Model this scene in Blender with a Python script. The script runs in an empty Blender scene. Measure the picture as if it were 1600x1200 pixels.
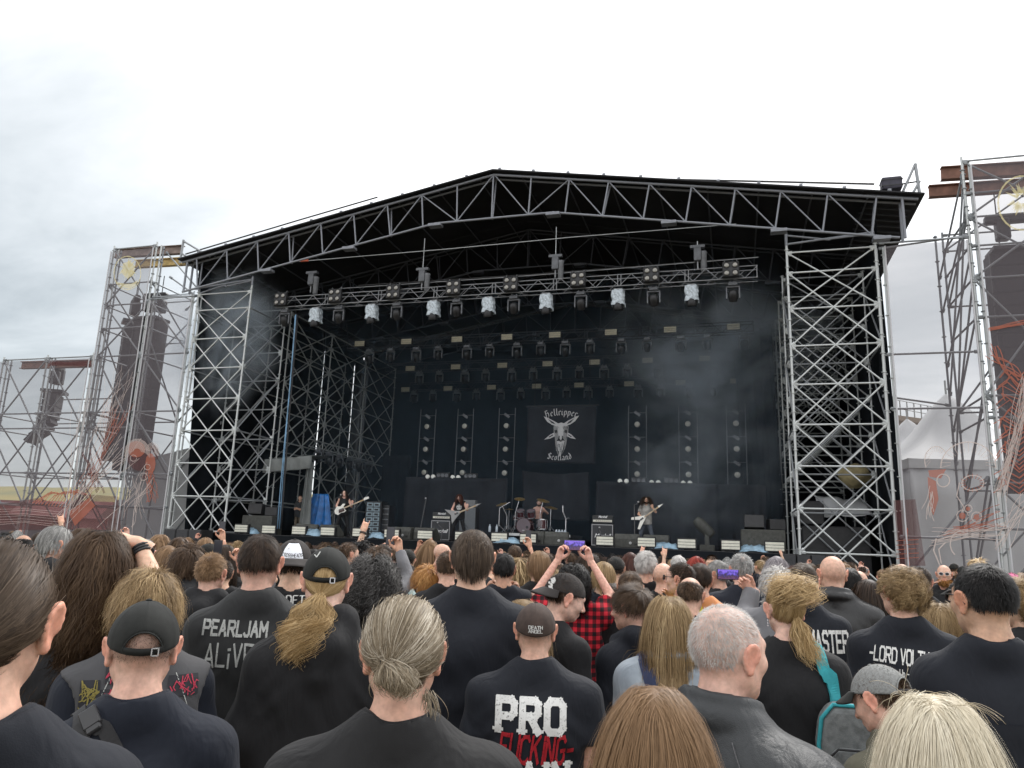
import bpy,bmesh,math,random
import numpy as np
from math import sin,cos,pi,radians,tan,atan2,sqrt
from mathutils import Vector,Matrix,Quaternion
from mathutils.bvhtree import BVHTree

SC = bpy.context.scene
COL = SC.collection
random.seed(7)
RNG = np.random.default_rng(7)

# ------------------------------------------------------------------ camera
FPX,CAM_H = 1162.8,1.95
PITCH,ROLL,YAW = radians(12.209),radians(2.119),radians(16.818)
c_fwd = Vector((-sin(YAW) * cos(PITCH),cos(YAW) * cos(PITCH),sin(PITCH)))
_r = Vector((cos(YAW),sin(YAW),0.0))
_u = _r.cross(c_fwd)
c_right = _r * cos(ROLL) + _u * sin(ROLL)
c_up = _u * cos(ROLL) - _r * sin(ROLL)
c_pos = Vector((0,0,CAM_H))
cam_data = bpy.data.cameras.new("camera")
cam = bpy.data.objects.new("camera",cam_data)
COL.objects.link(cam)
cam.matrix_world = Matrix((
 (c_right.x,c_up.x,-c_fwd.x,c_pos.x),
 (c_right.y,c_up.y,-c_fwd.y,c_pos.y),
 (c_right.z,c_up.z,-c_fwd.z,c_pos.z),
 (0,0,0,1)))
cam_data.sensor_width = 36.0
cam_data.lens = 36.0 * FPX / 1600.0
cam_data.clip_start = 0.05
cam_data.clip_end = 3000.0
SC.camera = cam

def ray(px,py):
 return c_fwd + c_right * ((px - 800) / FPX) + c_up * ((600 - py) / FPX)
def at_y(px,py,Y):
 d = ray(px,py)
 return c_pos + d * (Y / d.y)
def at_x(px,py,X):
 d = ray(px,py)
 return c_pos + d * (X / d.x)
def at_d(px,py,D):
 return c_pos + ray(px,py) * D
# ------------------------------------------------------------------ sky, sun, exposure
SKY_B,EXPO = 0.50,1.48
SUN_EL,SUN_AZ = radians(48),radians(20)        # azimuth from +Y towards +X
world = bpy.data.worlds.new("World")
SC.world = world
world.use_nodes = True
nt = world.node_tree
nt.nodes.clear()

def wn(kind,**kw):
 n = nt.nodes.new(kind)
 for k,v in kw.items():
  setattr(n,k,v)
 return n
def wmath(op,a,b=None,c=None,clamp=False):
 n = wn("ShaderNodeMath",operation=op,use_clamp=clamp)
 for i,v in enumerate((a,b,c)):
  if v is None:
   continue
  if isinstance(v,(int,float)):
   n.inputs[i].default_value = v
  else:
   nt.links.new(v,n.inputs[i])
 return n.outputs[0]
out = wn("ShaderNodeOutputWorld")
bg = wn("ShaderNodeBackground")
bg.inputs[1].default_value = 0.1
nt.links.new(bg.outputs[0],out.inputs[0])
sky = wn("ShaderNodeTexSky",sky_type='NISHITA',sun_disc=False)
sky.sun_elevation = SUN_EL
sky.sun_rotation = SUN_AZ
tc = wn("ShaderNodeTexCoord")
sep = wn("ShaderNodeSeparateXYZ")
nt.links.new(tc.outputs["Generated"],sep.inputs[0])
dx,dy,dz = sep.outputs
zz = wmath('ADD',wmath('MAXIMUM',dz,0.0),0.16)
comb = wn("ShaderNodeCombineXYZ")
nt.links.new(wmath('DIVIDE',dx,zz),comb.inputs[0])
nt.links.new(wmath('DIVIDE',dy,zz),comb.inputs[1])

def wnoise(scale,detail,rough,off):
 mp = wn("ShaderNodeMapping")
 mp.inputs["Location"].default_value = off
 mp.inputs["Rotation"].default_value = (0,0,0.5)
 mp.inputs["Scale"].default_value = (0.75,1.35,1)
 nt.links.new(comb.outputs[0],mp.inputs[0])
 n = wn("ShaderNodeTexNoise")
 n.inputs["Scale"].default_value = scale
 n.inputs["Detail"].default_value = detail
 n.inputs["Roughness"].default_value = rough
 n.inputs["Distortion"].default_value = 0.35
 nt.links.new(mp.outputs[0],n.inputs["Vector"])
 return n.outputs["Fac"]
n1 = wnoise(1.15,6,0.55,(3.1,0.4,0))
n2 = wnoise(3.4,5,0.6,(0.2,7.7,0))
# overcast: even bright deck, with two darker low cloud banks ahead
sd = Vector((sin(SUN_AZ) * cos(SUN_EL),cos(SUN_AZ) * cos(SUN_EL),sin(SUN_EL)))

def wbank(d,lo,hi):
 dn = wn("ShaderNodeVectorMath",operation='DOT_PRODUCT')
 nt.links.new(tc.outputs["Generated"],dn.inputs[0])
 dn.inputs[1].default_value = d.normalized()
 mr = wn("ShaderNodeMapRange",interpolation_type='SMOOTHSTEP')
 mr.inputs[1].default_value,mr.inputs[2].default_value = lo,hi
 nt.links.new(dn.outputs["Value"],mr.inputs[0])
 return mr.outputs[0]
bank = wmath('MAXIMUM',wbank(ray(-150,520),0.83,0.99),wmath('MULTIPLY',wbank(ray(1480,600),0.972,0.995),0.5))
cl = wmath('MULTIPLY_ADD',wmath('SUBTRACT',n1,0.5),0.8,wmath('MULTIPLY',wmath('SUBTRACT',n2,0.5),0.2))
base_ = wmath('MULTIPLY_ADD',wmath('MAXIMUM',dz,0.0),0.16,SKY_B)
val = wmath('MULTIPLY',base_,wmath('SUBTRACT',wmath('ADD',1.0,cl),wmath('MULTIPLY',bank,0.44)))
val = wmath('MAXIMUM',val,0.1)
ramp = wn("ShaderNodeValToRGB")
ramp.color_ramp.elements[0].position = 0.16
ramp.color_ramp.elements[0].color = (0.86,0.955,1.0,1)
ramp.color_ramp.elements[1].position = 0.5
ramp.color_ramp.elements[1].color = (1.0,1.0,1.0,1)
nt.links.new(val,ramp.inputs[0])
cm = wn("ShaderNodeVectorMath",operation='SCALE')
nt.links.new(ramp.outputs[0],cm.inputs[0])
nt.links.new(wmath('MULTIPLY',val,10.0),cm.inputs["Scale"])
mix = wn("ShaderNodeMix",data_type='RGBA')
mix.inputs[0].default_value = 0.93
nt.links.new(sky.outputs[0],mix.inputs[6])
nt.links.new(cm.outputs[0],mix.inputs[7])
nt.links.new(mix.outputs[2],bg.inputs[0])

sun_data = bpy.data.lights.new("sun",'SUN')
sun_data.energy = 1.0
sun_data.angle = radians(25)
sun_data.color = (1.0,0.97,0.93)
sun = bpy.data.objects.new("sun",sun_data)
COL.objects.link(sun)
sun.location = (10,10,60)
sun.rotation_euler = (-sd).to_track_quat('-Z','Y').to_euler()

vs = SC.view_settings
vs.view_transform = 'Standard'
vs.look = 'None'
vs.exposure = EXPO
vs.gamma = 1.0
vs.use_curve_mapping = False
SC.cycles.max_bounces = 8
SC.cycles.diffuse_bounces = 3
SC.cycles.glossy_bounces = 3
SC.cycles.transparent_max_bounces = 24
SC.cycles.volume_bounces = 4
SC.cycles.volume_step_rate = 2.0
SC.cycles.use_denoising = True
SC.cycles.use_adaptive_sampling = True
SC.cycles.adaptive_threshold = 0.02

# ------------------------------------------------------------------ materials
MATS = {}

def new_mat(name):
 m = bpy.data.materials.new(name)
 m.use_nodes = True
 return m,m.node_tree,m.node_tree.nodes["Principled BSDF"]
def mat(name,col,rough=0.6,metal=0.0,var=0.0,vscale=8.0,bump=0.0,bscale=60.0,spec=0.5,col2=None,emit=0.0,sheen=0.0,detail=4.0):
 """principled material; var = share of value variation by noise, bump = relief height"""
 if name in MATS:
  return MATS[name]
 m,t,p = new_mat(name)
 p.inputs["Roughness"].default_value = rough
 p.inputs["Metallic"].default_value = metal
 p.inputs["Specular IOR Level"].default_value = spec
 c = (*col,1)
 p.inputs["Base Color"].default_value = c
 if sheen:
  p.inputs["Sheen Weight"].default_value = sheen
  p.inputs["Sheen Roughness"].default_value = 0.5
 if emit:
  p.inputs["Emission Color"].default_value = c
  p.inputs["Emission Strength"].default_value = emit
 tcn = t.nodes.new("ShaderNodeTexCoord")
 if var > 0 or col2:
  nz = t.nodes.new("ShaderNodeTexNoise")
  nz.inputs["Scale"].default_value = vscale
  nz.inputs["Detail"].default_value = detail
  t.links.new(tcn.outputs["Object"],nz.inputs["Vector"])
  mp = t.nodes.new("ShaderNodeMapRange")
  mp.inputs[1].default_value = 0.3
  mp.inputs[2].default_value = 0.7
  t.links.new(nz.outputs["Fac"],mp.inputs[0])
  mx = t.nodes.new("ShaderNodeMix")
  mx.data_type = 'RGBA'
  d = col2 if col2 else tuple(max(0,x * (1 - var)) for x in col)
  e = col if col2 else tuple(x * (1 + var) for x in col)
  mx.inputs[6].default_value = (*d,1)
  mx.inputs[7].default_value = (*e,1)
  t.links.new(mp.outputs[0],mx.inputs[0])
  t.links.new(mx.outputs[2],p.inputs["Base Color"])
 if bump > 0:
  nb = t.nodes.new("ShaderNodeTexNoise")
  nb.inputs["Scale"].default_value = bscale
  nb.inputs["Detail"].default_value = 3
  t.links.new(tcn.outputs["Object"],nb.inputs["Vector"])
  b = t.nodes.new("ShaderNodeBump")
  b.inputs["Strength"].default_value = 0.6
  b.inputs["Distance"].default_value = bump
  t.links.new(nb.outputs["Fac"],b.inputs["Height"])
  t.links.new(b.outputs[0],p.inputs["Normal"])
 MATS[name] = m
 return m
# ------------------------------------------------------------------ objects
def tag(o,label=None,cat=None,group=None,kind=None):
 if label:
  o["label"] = label
 if cat:
  o["category"] = cat
 if group:
  o["group"] = group
 if kind:
  o["kind"] = kind
 return o
def link(name,me,m=None,parent=None,M=None):
 o = bpy.data.objects.new(name,me)
 COL.objects.link(o)
 if m is not None and me is not None and not me.materials:
  me.materials.append(m)
 if parent is not None:
  o.parent = parent
 if M is not None:
  o.matrix_basis = M
 return o
def empty(name,loc=(0,0,0),rz=0.0,label=None,cat=None,group=None):
 o = bpy.data.objects.new(name,None)
 COL.objects.link(o)
 o.location = loc
 o.rotation_euler = (0,0,rz)
 o.empty_display_size = 0.2
 return tag(o,label,cat,group)
def mesh_np(name,V,Fq=None,T=None,smooth=True):
 """mesh from numpy verts, quads (n,4) and/or triangles (n,3)"""
 me = bpy.data.meshes.new(name)
 V = np.asarray(V,np.float32)
 faces = []
 nq = 0 if Fq is None else len(Fq)
 ntri = 0 if T is None else len(T)
 me.vertices.add(len(V))
 me.vertices.foreach_set("co",V.ravel())
 loops = []
 if nq:
  loops.append(np.asarray(Fq,np.int32).ravel())
 if ntri:
  loops.append(np.asarray(T,np.int32).ravel())
 L = np.concatenate(loops)
 me.loops.add(len(L))
 me.loops.foreach_set("vertex_index",L)
 me.polygons.add(nq + ntri)
 st = np.concatenate([np.arange(nq) * 4,nq * 4 + np.arange(ntri) * 3]).astype(np.int32)
 me.polygons.foreach_set("loop_start",st)
 me.polygons.foreach_set("use_smooth",np.full(nq + ntri,smooth))
 me.update(calc_edges=True)
 me.validate()
 return me
class MB:
 """collects shapes into one mesh"""
 def __init__(self):
  self.v,self.f = [],[]
 def add(self,vs,fs):
  n = len(self.v)
  self.v.extend([tuple(a) for a in vs])
  self.f.extend([tuple(i + n for i in f) for f in fs])
  return self
 def box(self,c,s,M=None):
  x,y,z = (k / 2 for k in s)
  vs = [Vector(((-x,x)[i & 1],(-y,y)[(i >> 1) & 1],(-z,z)[i >> 2])) for i in range(8)]
  if M is not None:
   vs = [M @ a for a in vs]
  vs = [a + Vector(c) for a in vs]
  return self.add(vs,[(0,2,3,1),(4,5,7,6),(0,1,5,4),(2,6,7,3),(0,4,6,2),(1,3,7,5)])
 def tube(self,pts,r,n=8,cap=True,r2=None):
  pts = [Vector(p) for p in pts]
  rings = []
  prev = None
  for i,p in enumerate(pts):
   t = (pts[min(i + 1,len(pts) - 1)] - pts[max(i - 1,0)])
   t = t.normalized() if t.length > 1e-9 else Vector((0,0,1))
   if prev is None:
    a = t.orthogonal().normalized()
   else:
    a = (prev - t * prev.dot(t))
    a = a.normalized() if a.length > 1e-6 else t.orthogonal().normalized()
   prev = a
   b = t.cross(a)
   rr = r if r2 is None else r + (r2 - r) * i / max(1,len(pts) - 1)
   if isinstance(r,(list,tuple)):
    rr = r[i]
   rings.append([p + (a * cos(2 * pi * k / n) + b * sin(2 * pi * k / n)) * rr for k in range(n)])
  vs = [q for R_ in rings for q in R_]
  fs = []
  for i in range(len(rings) - 1):
   for k in range(n):
    k2 = (k + 1) % n
    fs.append((i * n + k,i * n + k2,(i + 1) * n + k2,(i + 1) * n + k))
  if cap:
   fs.append(tuple(range(n - 1,-1,-1)))
   m0 = (len(rings) - 1) * n
   fs.append(tuple(m0 + k for k in range(n)))
  return self.add(vs,fs)
 def lathe(self,prof,n=16,M=None,cap=True):
  """prof: (r, z) list"""
  vs = []
  for r_,z in prof:
   for k in range(n):
    a = 2 * pi * k / n
    vs.append(Vector((r_ * cos(a),r_ * sin(a),z)))
  fs = []
  for i in range(len(prof) - 1):
   for k in range(n):
    k2 = (k + 1) % n
    fs.append((i * n + k,i * n + k2,(i + 1) * n + k2,(i + 1) * n + k))
  if cap:
   fs.append(tuple(range(n - 1,-1,-1)))
   m0 = (len(prof) - 1) * n
   fs.append(tuple(m0 + k for k in range(n)))
  if M is not None:
   vs = [M @ a for a in vs]
  return self.add(vs,fs)
 def prism(self,poly,d,M=None):
  """poly: 2D outline in XZ, extruded along Y by d (centred)"""
  n = len(poly)
  vs = [Vector((x,-d / 2,z)) for x,z in poly] + [Vector((x,d / 2,z)) for x,z in poly]
  fs = [tuple(range(n)),tuple(range(2 * n - 1,n - 1,-1))]
  fs += [(i,i + n,(i + 1) % n + n,(i + 1) % n) for i in range(n)]
  if M is not None:
   vs = [M @ a for a in vs]
  return self.add(vs,fs)
 def mesh(self,name,smooth=False):
  me = bpy.data.meshes.new(name)
  me.from_pydata(self.v,[],self.f)
  me.update()
  if smooth:
   me.polygons.foreach_set("use_smooth",[True] * len(me.polygons))
  return me
 def build(self,name,m,parent=None,smooth=False,M=None):
  return link(name,self.mesh(name,smooth),m,parent,M)
def bevel(o,w,seg=2):
 b = o.modifiers.new("bevel",'BEVEL')
 b.width = w
 b.segments = seg
 b.limit_method = 'ANGLE'
 return o
def auto_smooth(me,ang=40):
 me.polygons.foreach_set("use_smooth",[True] * len(me.polygons))
 try:
  me.set_sharp_from_angle(angle=radians(ang))
 except Exception:
  pass
# unit tube (radius 1, height 1 along Z), shared by all scaffold members of one material
TUBE_ME = {}

def tube_mesh(m,n=8):
 k = (m.name,n)
 if k not in TUBE_ME:
  b = MB()
  b.lathe([(1,0),(1,1)],n)
  me = b.mesh("tube_" + m.name)
  auto_smooth(me,50)
  me.materials.append(m)
  TUBE_ME[k] = me
 return TUBE_ME[k]
def tube(name,p0,p1,r,m,parent,n=8):
 p0,p1 = Vector(p0),Vector(p1)
 d = p1 - p0
 L = d.length
 q = Vector((0,0,1)).rotation_difference(d / L)
 base = parent.location if parent is not None else Vector((0,0,0))
 M = Matrix.Translation(p0 - base) @ q.to_matrix().to_4x4() @ Matrix.Diagonal((r,r,L,1))
 return link(name,tube_mesh(m,n),None,parent,M)
BOX_ME = {}

def box(name,c,s,m,parent=None,M=None):
 """box part sharing one unit cube per material"""
 if m.name not in BOX_ME:
  me = MB().box((0,0,0),(1,1,1)).mesh("box_" + m.name)
  me.materials.append(m)
  BOX_ME[m.name] = me
 base = parent.location if parent is not None else Vector((0,0,0))
 T = Matrix.Translation(Vector(c) - base)
 if M is not None:
  T = T @ M
 return link(name,BOX_ME[m.name],None,parent,T @ Matrix.Diagonal((*s,1)))
def copy_tree(o,parent=None):
 c = o.copy()
 COL.objects.link(c)
 if parent is not None:
  c.parent = parent
 for ch in o.children:
  copy_tree(ch,c)
 return c
def cloth(name,p00,p10,p11,p01,m,parent=None,nu=24,nv=16,fold=0.05,waves=6,thick=0.01,seed=0,sag=0.0,grid=None):
 """hanging fabric between four corners (p00 bottom left, p10 bottom right, p11 top right, p01 top left) with folds"""
 rg = np.random.default_rng(seed + 11)
 a,b,c,d = (np.array(p,float) for p in (p00,p10,p11,p01))
 u = np.linspace(0,1,nu + 1)[:,None,None]
 v = np.linspace(0,1,nv + 1)[None,:,None]
 P = a * (1 - u) * (1 - v) + b * u * (1 - v) + c * u * v + d * (1 - u) * v
 nrm = np.cross(b - a,d - a)
 nrm /= np.linalg.norm(nrm)
 off = np.zeros((nu + 1,nv + 1))
 U,V_ = u[:,:,0],v[:,:,0]
 for k in range(3):
  fr = waves * (0.6 + 0.5 * k) * (0.8 + 0.4 * rg.random())
  ph = rg.random() * 6.28
  sl = (rg.random() - 0.5) * 3
  off = off + fold / (1 + k) * np.sin(2 * pi * fr * U + ph + sl * V_ + 0.8 * np.sin(3 * V_ + ph)) * (1.1 - 0.5 * V_)
 P = P + off[...,None] * nrm
 if sag:
  P[...,2] -= sag * (4 * U * (1 - U)) * (0.3 + 0.7 * V_)
 n = (nu + 1) * (nv + 1)
 front = P.reshape(-1,3)
 back = front + nrm * thick
 idx = np.arange(n).reshape(nu + 1,nv + 1)
 q = np.stack([idx[:-1,:-1],idx[1:,:-1],idx[1:,1:],idx[:-1,1:]],-1).reshape(-1,4)
 fq = [q,q[:,::-1] + n]
 for line in (idx[:,0],idx[-1,:],idx[::-1,-1],idx[0,::-1]):
  fq.append(np.stack([line[:-1],line[:-1] + n,line[1:] + n,line[1:]],-1))
 me = mesh_np(name,np.concatenate([front,back]),np.concatenate(fq))
 return link(name,me,m,parent)
# ------------------------------------------------------------------ common materials
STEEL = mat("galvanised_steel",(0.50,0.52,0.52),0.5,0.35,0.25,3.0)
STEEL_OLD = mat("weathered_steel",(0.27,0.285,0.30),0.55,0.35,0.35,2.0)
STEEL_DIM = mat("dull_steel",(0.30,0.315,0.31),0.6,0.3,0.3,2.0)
ALU = mat("truss_metal",(0.22,0.225,0.235),0.45,0.5,0.3,3.0)
BLACKMETAL = mat("black_metal",(0.02,0.02,0.022),0.45,0.2,0.3,6)
YOKE = mat("grey_casting",(0.10,0.105,0.115),0.4,0.2,0.2,6)
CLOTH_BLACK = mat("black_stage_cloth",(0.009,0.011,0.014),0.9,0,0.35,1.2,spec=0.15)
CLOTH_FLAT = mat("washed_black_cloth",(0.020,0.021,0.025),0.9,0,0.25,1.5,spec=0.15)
ROOF_PVC = mat("black_roof_fabric",(0.018,0.018,0.020),0.7,0,0.3,0.6,spec=0.25)
RUST = mat("rusty_steel",(0.17,0.085,0.06),0.75,0.1,0.4,3.0)
TAN = mat("tan_webbing",(0.42,0.31,0.13),0.8,0,0.3,5.0)
WHITE_PVC = mat("white_tent_fabric",(0.50,0.51,0.52),0.6,0,0.06,1.0)
GREY_PVC = mat("grey_tarpaulin",(0.16,0.17,0.165),0.7,0,0.2,2.0)
BLUE_TARP = mat("blue_plastic_sheet",(0.012,0.12,0.36),0.35,0,0.45,4.0,bump=0.03,bscale=7)
PALE_TARP = mat("pale_blue_tarp",(0.22,0.33,0.42),0.5,0,0.4,5.0,bump=0.03,bscale=9)
DECK = mat("black_stage_deck",(0.03,0.03,0.032),0.6,0,0.3,1.5)
CASE = mat("black_case_laminate",(0.017,0.017,0.019),0.5,0,0.25,8)
TOLEX = mat("black_vinyl",(0.02,0.02,0.021),0.55,0,0.2,30)
GRILLE = mat("speaker_grille",(0.035,0.036,0.04),0.7,0,0.35,90)
WEDGE_MAT = mat("worn_black_paint",(0.055,0.056,0.05),0.7,0,0.25,12)
WHITE_PAINT = mat("white_print",(0.75,0.75,0.75),0.6)
CREAM = mat("cream_panel",(0.46,0.42,0.30),0.5,0,0.15,8)
LENS = mat("glass_lens",(0.24,0.23,0.21),0.2,0.5,0.2,20)
LENS_DARK = mat("dark_lens",(0.05,0.05,0.06),0.12,0.3)
FOIL = mat("crumpled_plastic_cover",(0.40,0.45,0.49),0.2,0,0.35,14.0,bump=0.02,bscale=18)
CABLE = mat("black_cable",(0.015,0.015,0.016),0.5)
BLUE_CABLE = mat("blue_cable",(0.15,0.28,0.42),0.5,0,0.35,3)
WIRE = mat("steel_wire",(0.45,0.47,0.48),0.4,0.6)
ORANGE = mat("orange_strap",(0.55,0.12,0.06),0.7)

YF,YB,ZS = 24.5,39.5,2.0
XL,XR = -18.6,1.85

# ------------------------------------------------------------------ ground and far setting
GROUND = mat("trampled_grass",(0.10,0.095,0.06),0.95,0,0.4,1.3,bump=0.03,bscale=25,col2=(0.16,0.13,0.09))
g = MB()
g.add([(-900,-60,0),(900,-60,0),(900,1500,0),(-900,1500,0)],[(0,1,2,3)])
tag(g.build("ground",GROUND),kind="structure")
FIELD = mat("dry_field",(0.30,0.25,0.10),0.95,0,0.25,0.05,col2=(0.20,0.20,0.10))
nx_,ny_ = 60,14
vs_,fs_ = [],[]
for i in range(nx_ + 1):
 for j in range(ny_ + 1):
  x = -420 + 840 * i / nx_
  y = 130 + 260 * j / ny_
  t = j / ny_
  hgt = -0.4 + 31 * max(0.0,min(1.0,-(x + 10) / 130)) * (t * t * (3 - 2 * t)) * (0.9 + 0.1 * sin(x * 0.011 + 1) + 0.05 * sin(x * 0.05))
  vs_.append((x,y,hgt))
for i in range(nx_):
 for j in range(ny_):
  a = i * (ny_ + 1) + j
  fs_.append((a,a + ny_ + 1,a + ny_ + 2,a + 1))
hb = MB()
hb.add(vs_,fs_)
tag(hb.build("hill",FIELD,smooth=True),kind="structure")

# ------------------------------------------------------------------ scaffold builder
class Scaffold:
 def __init__(self,name,loc,label,cat,m=STEEL,r=0.032,group=None):
  self.root = empty(name,loc,0,label,cat,group)
  self.m,self.r,self.c = m,r,MB()
  self.loc = Vector(loc)
 def post(self,x,y,z0,z1,m=None,r=None,rings=0.6):
  tube("standard",(x,y,z0),(x,y,z1),r or self.r,m or self.m,self.root)
  if rings:
   z = z0 + 0.35
   while z < z1:
    M = Matrix.Translation(Vector((x,y,z)) - self.loc)
    self.c.lathe([(0.075,-0.012),(0.075,0.012)],6,M)
    z += rings
  return self
 def bar(self,p,q,name="ledger",m=None,r=None,clamps=True):
  tube(name,p,q,r or self.r * 0.92,m or self.m,self.root)
  if clamps:
   p,q = Vector(p),Vector(q)
   d = (q - p).normalized()
   for e in (p + d * 0.09,q - d * 0.09):
    self.c.tube([e - d * 0.07 - self.loc,e + d * 0.07 - self.loc],self.r * 1.6,6)
  return self
 def lattice(self,A,B,zs,span=2,m=None,step=1,dirs=(0,1)):
  """X bracing between posts A and B (xy), each brace rising SPAN lifts"""
  for k in range(0,len(zs) - span,step):
   a,b = zs[k],zs[k + span]
   if 0 in dirs:
    self.bar((*A,a),(*B,b),"brace",m,self.r * 0.85)
   if 1 in dirs:
    self.bar((*B,a),(*A,b),"brace",m,self.r * 0.85)
  return self
 def ledgers(self,A,B,zs,m=None):
  for z in zs:
   self.bar((*A,z),(*B,z),"ledger",m)
  return self
 def done(self):
  o = self.c.build("coupler",self.m,self.root,smooth=False)
  tag(o,kind="stuff")
  return self.root
ZL = [0.75,2.05,3.36,4.65,5.94,7.22,8.48,9.72,10.95]

# stage wing towers: front bays
def wing(name,xa,xb,label,inner,rear,deep):
 s = Scaffold(name,((xa + xb) / 2,YF,0),label,"scaffold tower")
 for x in (xa,xb):
  s.post(x,YF,0,11.95,r=0.04)
  s.post(x,YF + 2.5,0,11.75)
 out_x = xa if inner == xb else xb
 s.post(out_x + (0.22 if out_x == xb else -0.22),YF,0,11.6,rings=1.0)
 s.post(out_x + (0.08 if out_x == xb else -0.08),YF + 0.3,0,11.7,rings=0.6)
 zs = ZL + [11.65]
 s.ledgers((xa,YF),(xb,YF),zs)
 s.lattice((xa,YF),(xb,YF),zs,2)
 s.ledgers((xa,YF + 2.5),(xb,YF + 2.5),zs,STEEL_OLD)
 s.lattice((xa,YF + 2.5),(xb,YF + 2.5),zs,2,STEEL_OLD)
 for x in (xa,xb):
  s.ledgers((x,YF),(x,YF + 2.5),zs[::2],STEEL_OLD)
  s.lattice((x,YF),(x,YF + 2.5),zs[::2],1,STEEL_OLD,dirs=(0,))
 return s.done()
wing("scaffold_tower",-21.16,XL,"light steel scaffold tower with crossed braces beside the black stage opening, away from the tents",XL,0,0)
wing("scaffold_tower",XR,4.5,"light steel scaffold tower with crossed braces next to the gap showing white tents",XR,0,0)

# deep side walls of the stage
def side_wall(x,ys,label,m1,m2):
 s = Scaffold("scaffold_wall",(x,32,0),label,"scaffold wall",m1)
 zs = ZL + [11.65]
 for i,y in enumerate(ys):
  s.post(x,y,0,11.7,m1 if i < 2 else m2)
 for i in range(len(ys) - 1):
  A,B = (x,ys[i]),(x,ys[i + 1])
  s.ledgers(A,B,zs[2:] if i == 0 else zs[1:],m1 if i < 2 else m2)
  s.lattice(A,B,zs[3 if i == 0 else 1:],2,m1 if i < 2 else m2)
 return s.done()
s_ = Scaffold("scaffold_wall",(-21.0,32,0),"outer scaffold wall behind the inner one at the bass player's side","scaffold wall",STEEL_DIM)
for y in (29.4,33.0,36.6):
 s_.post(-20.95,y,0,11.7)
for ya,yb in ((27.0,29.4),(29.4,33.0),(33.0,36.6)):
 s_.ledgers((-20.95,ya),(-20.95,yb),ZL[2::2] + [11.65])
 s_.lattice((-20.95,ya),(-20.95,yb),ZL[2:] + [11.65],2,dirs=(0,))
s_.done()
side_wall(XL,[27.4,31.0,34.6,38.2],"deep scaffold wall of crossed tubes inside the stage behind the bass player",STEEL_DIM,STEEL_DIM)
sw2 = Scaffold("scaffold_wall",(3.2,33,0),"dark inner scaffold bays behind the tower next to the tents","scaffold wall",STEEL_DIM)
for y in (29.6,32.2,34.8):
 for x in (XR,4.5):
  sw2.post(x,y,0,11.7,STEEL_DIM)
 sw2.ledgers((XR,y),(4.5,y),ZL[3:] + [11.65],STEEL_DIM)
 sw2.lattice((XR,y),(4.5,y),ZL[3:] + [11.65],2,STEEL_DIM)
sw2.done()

# ------------------------------------------------------------------ stage platform
stg = empty("stage_platform",(-8.4,25,0),0,"black stage platform with low front edge behind the crowd","stage")
box("deck",(-8.4,32.6,ZS - 0.08),(21.6,15.2,0.16),DECK,stg)
box("front_fascia",(-8.4,24.93,0.995),(21.4,0.06,1.97),CLOTH_BLACK,stg)
box("edge_rail",(-8.4,24.86,1.62),(20.6,0.08,0.12),mat("brown_edge",(0.07,0.04,0.03),0.7,0,0.3,3),stg)
for i in range(9):
 tube("leg",(-18 + i * 2.4,26,0),(-18 + i * 2.4,26,ZS - 0.16),0.05,STEEL_DIM,stg)
# crowd barrier before the stage
bar_ = empty("crowd_barrier",(-8.4,22.6,0),0,"low dark metal crowd barrier in front of the stage","barrier")
for i in range(22):
 x = -21 + i * 1.2
 box("panel",(x,22.6,0.55),(1.14,0.03,1.0),BLACKMETAL,bar_)
 tube("top_rail",(x - 0.57,22.6,1.1),(x + 0.57,22.6,1.1),0.03,STEEL_DIM,bar_)
# ------------------------------------------------------------------ stage roof
RX,RZ,RE = -8.25,15.35,12.92          # ridge x, ridge z, eave z (top chord)
EL,ER = -21.75,5.72
roof = empty("stage_roof",(RX,24,RE),0,"black pitched stage roof with grey lattice front truss","stage roof")

def top_z(x):
 return RZ - (RZ - RE) * abs(x - RX) / ((RX - EL) if x < RX else (ER - RX))
FLATZ = 13.62

SHADEM = mat("shaded_truss",(0.035,0.037,0.044),0.6,0.2,0.2,3)  # darker copy of the truss metal, shade under the roof put into its colour

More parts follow.
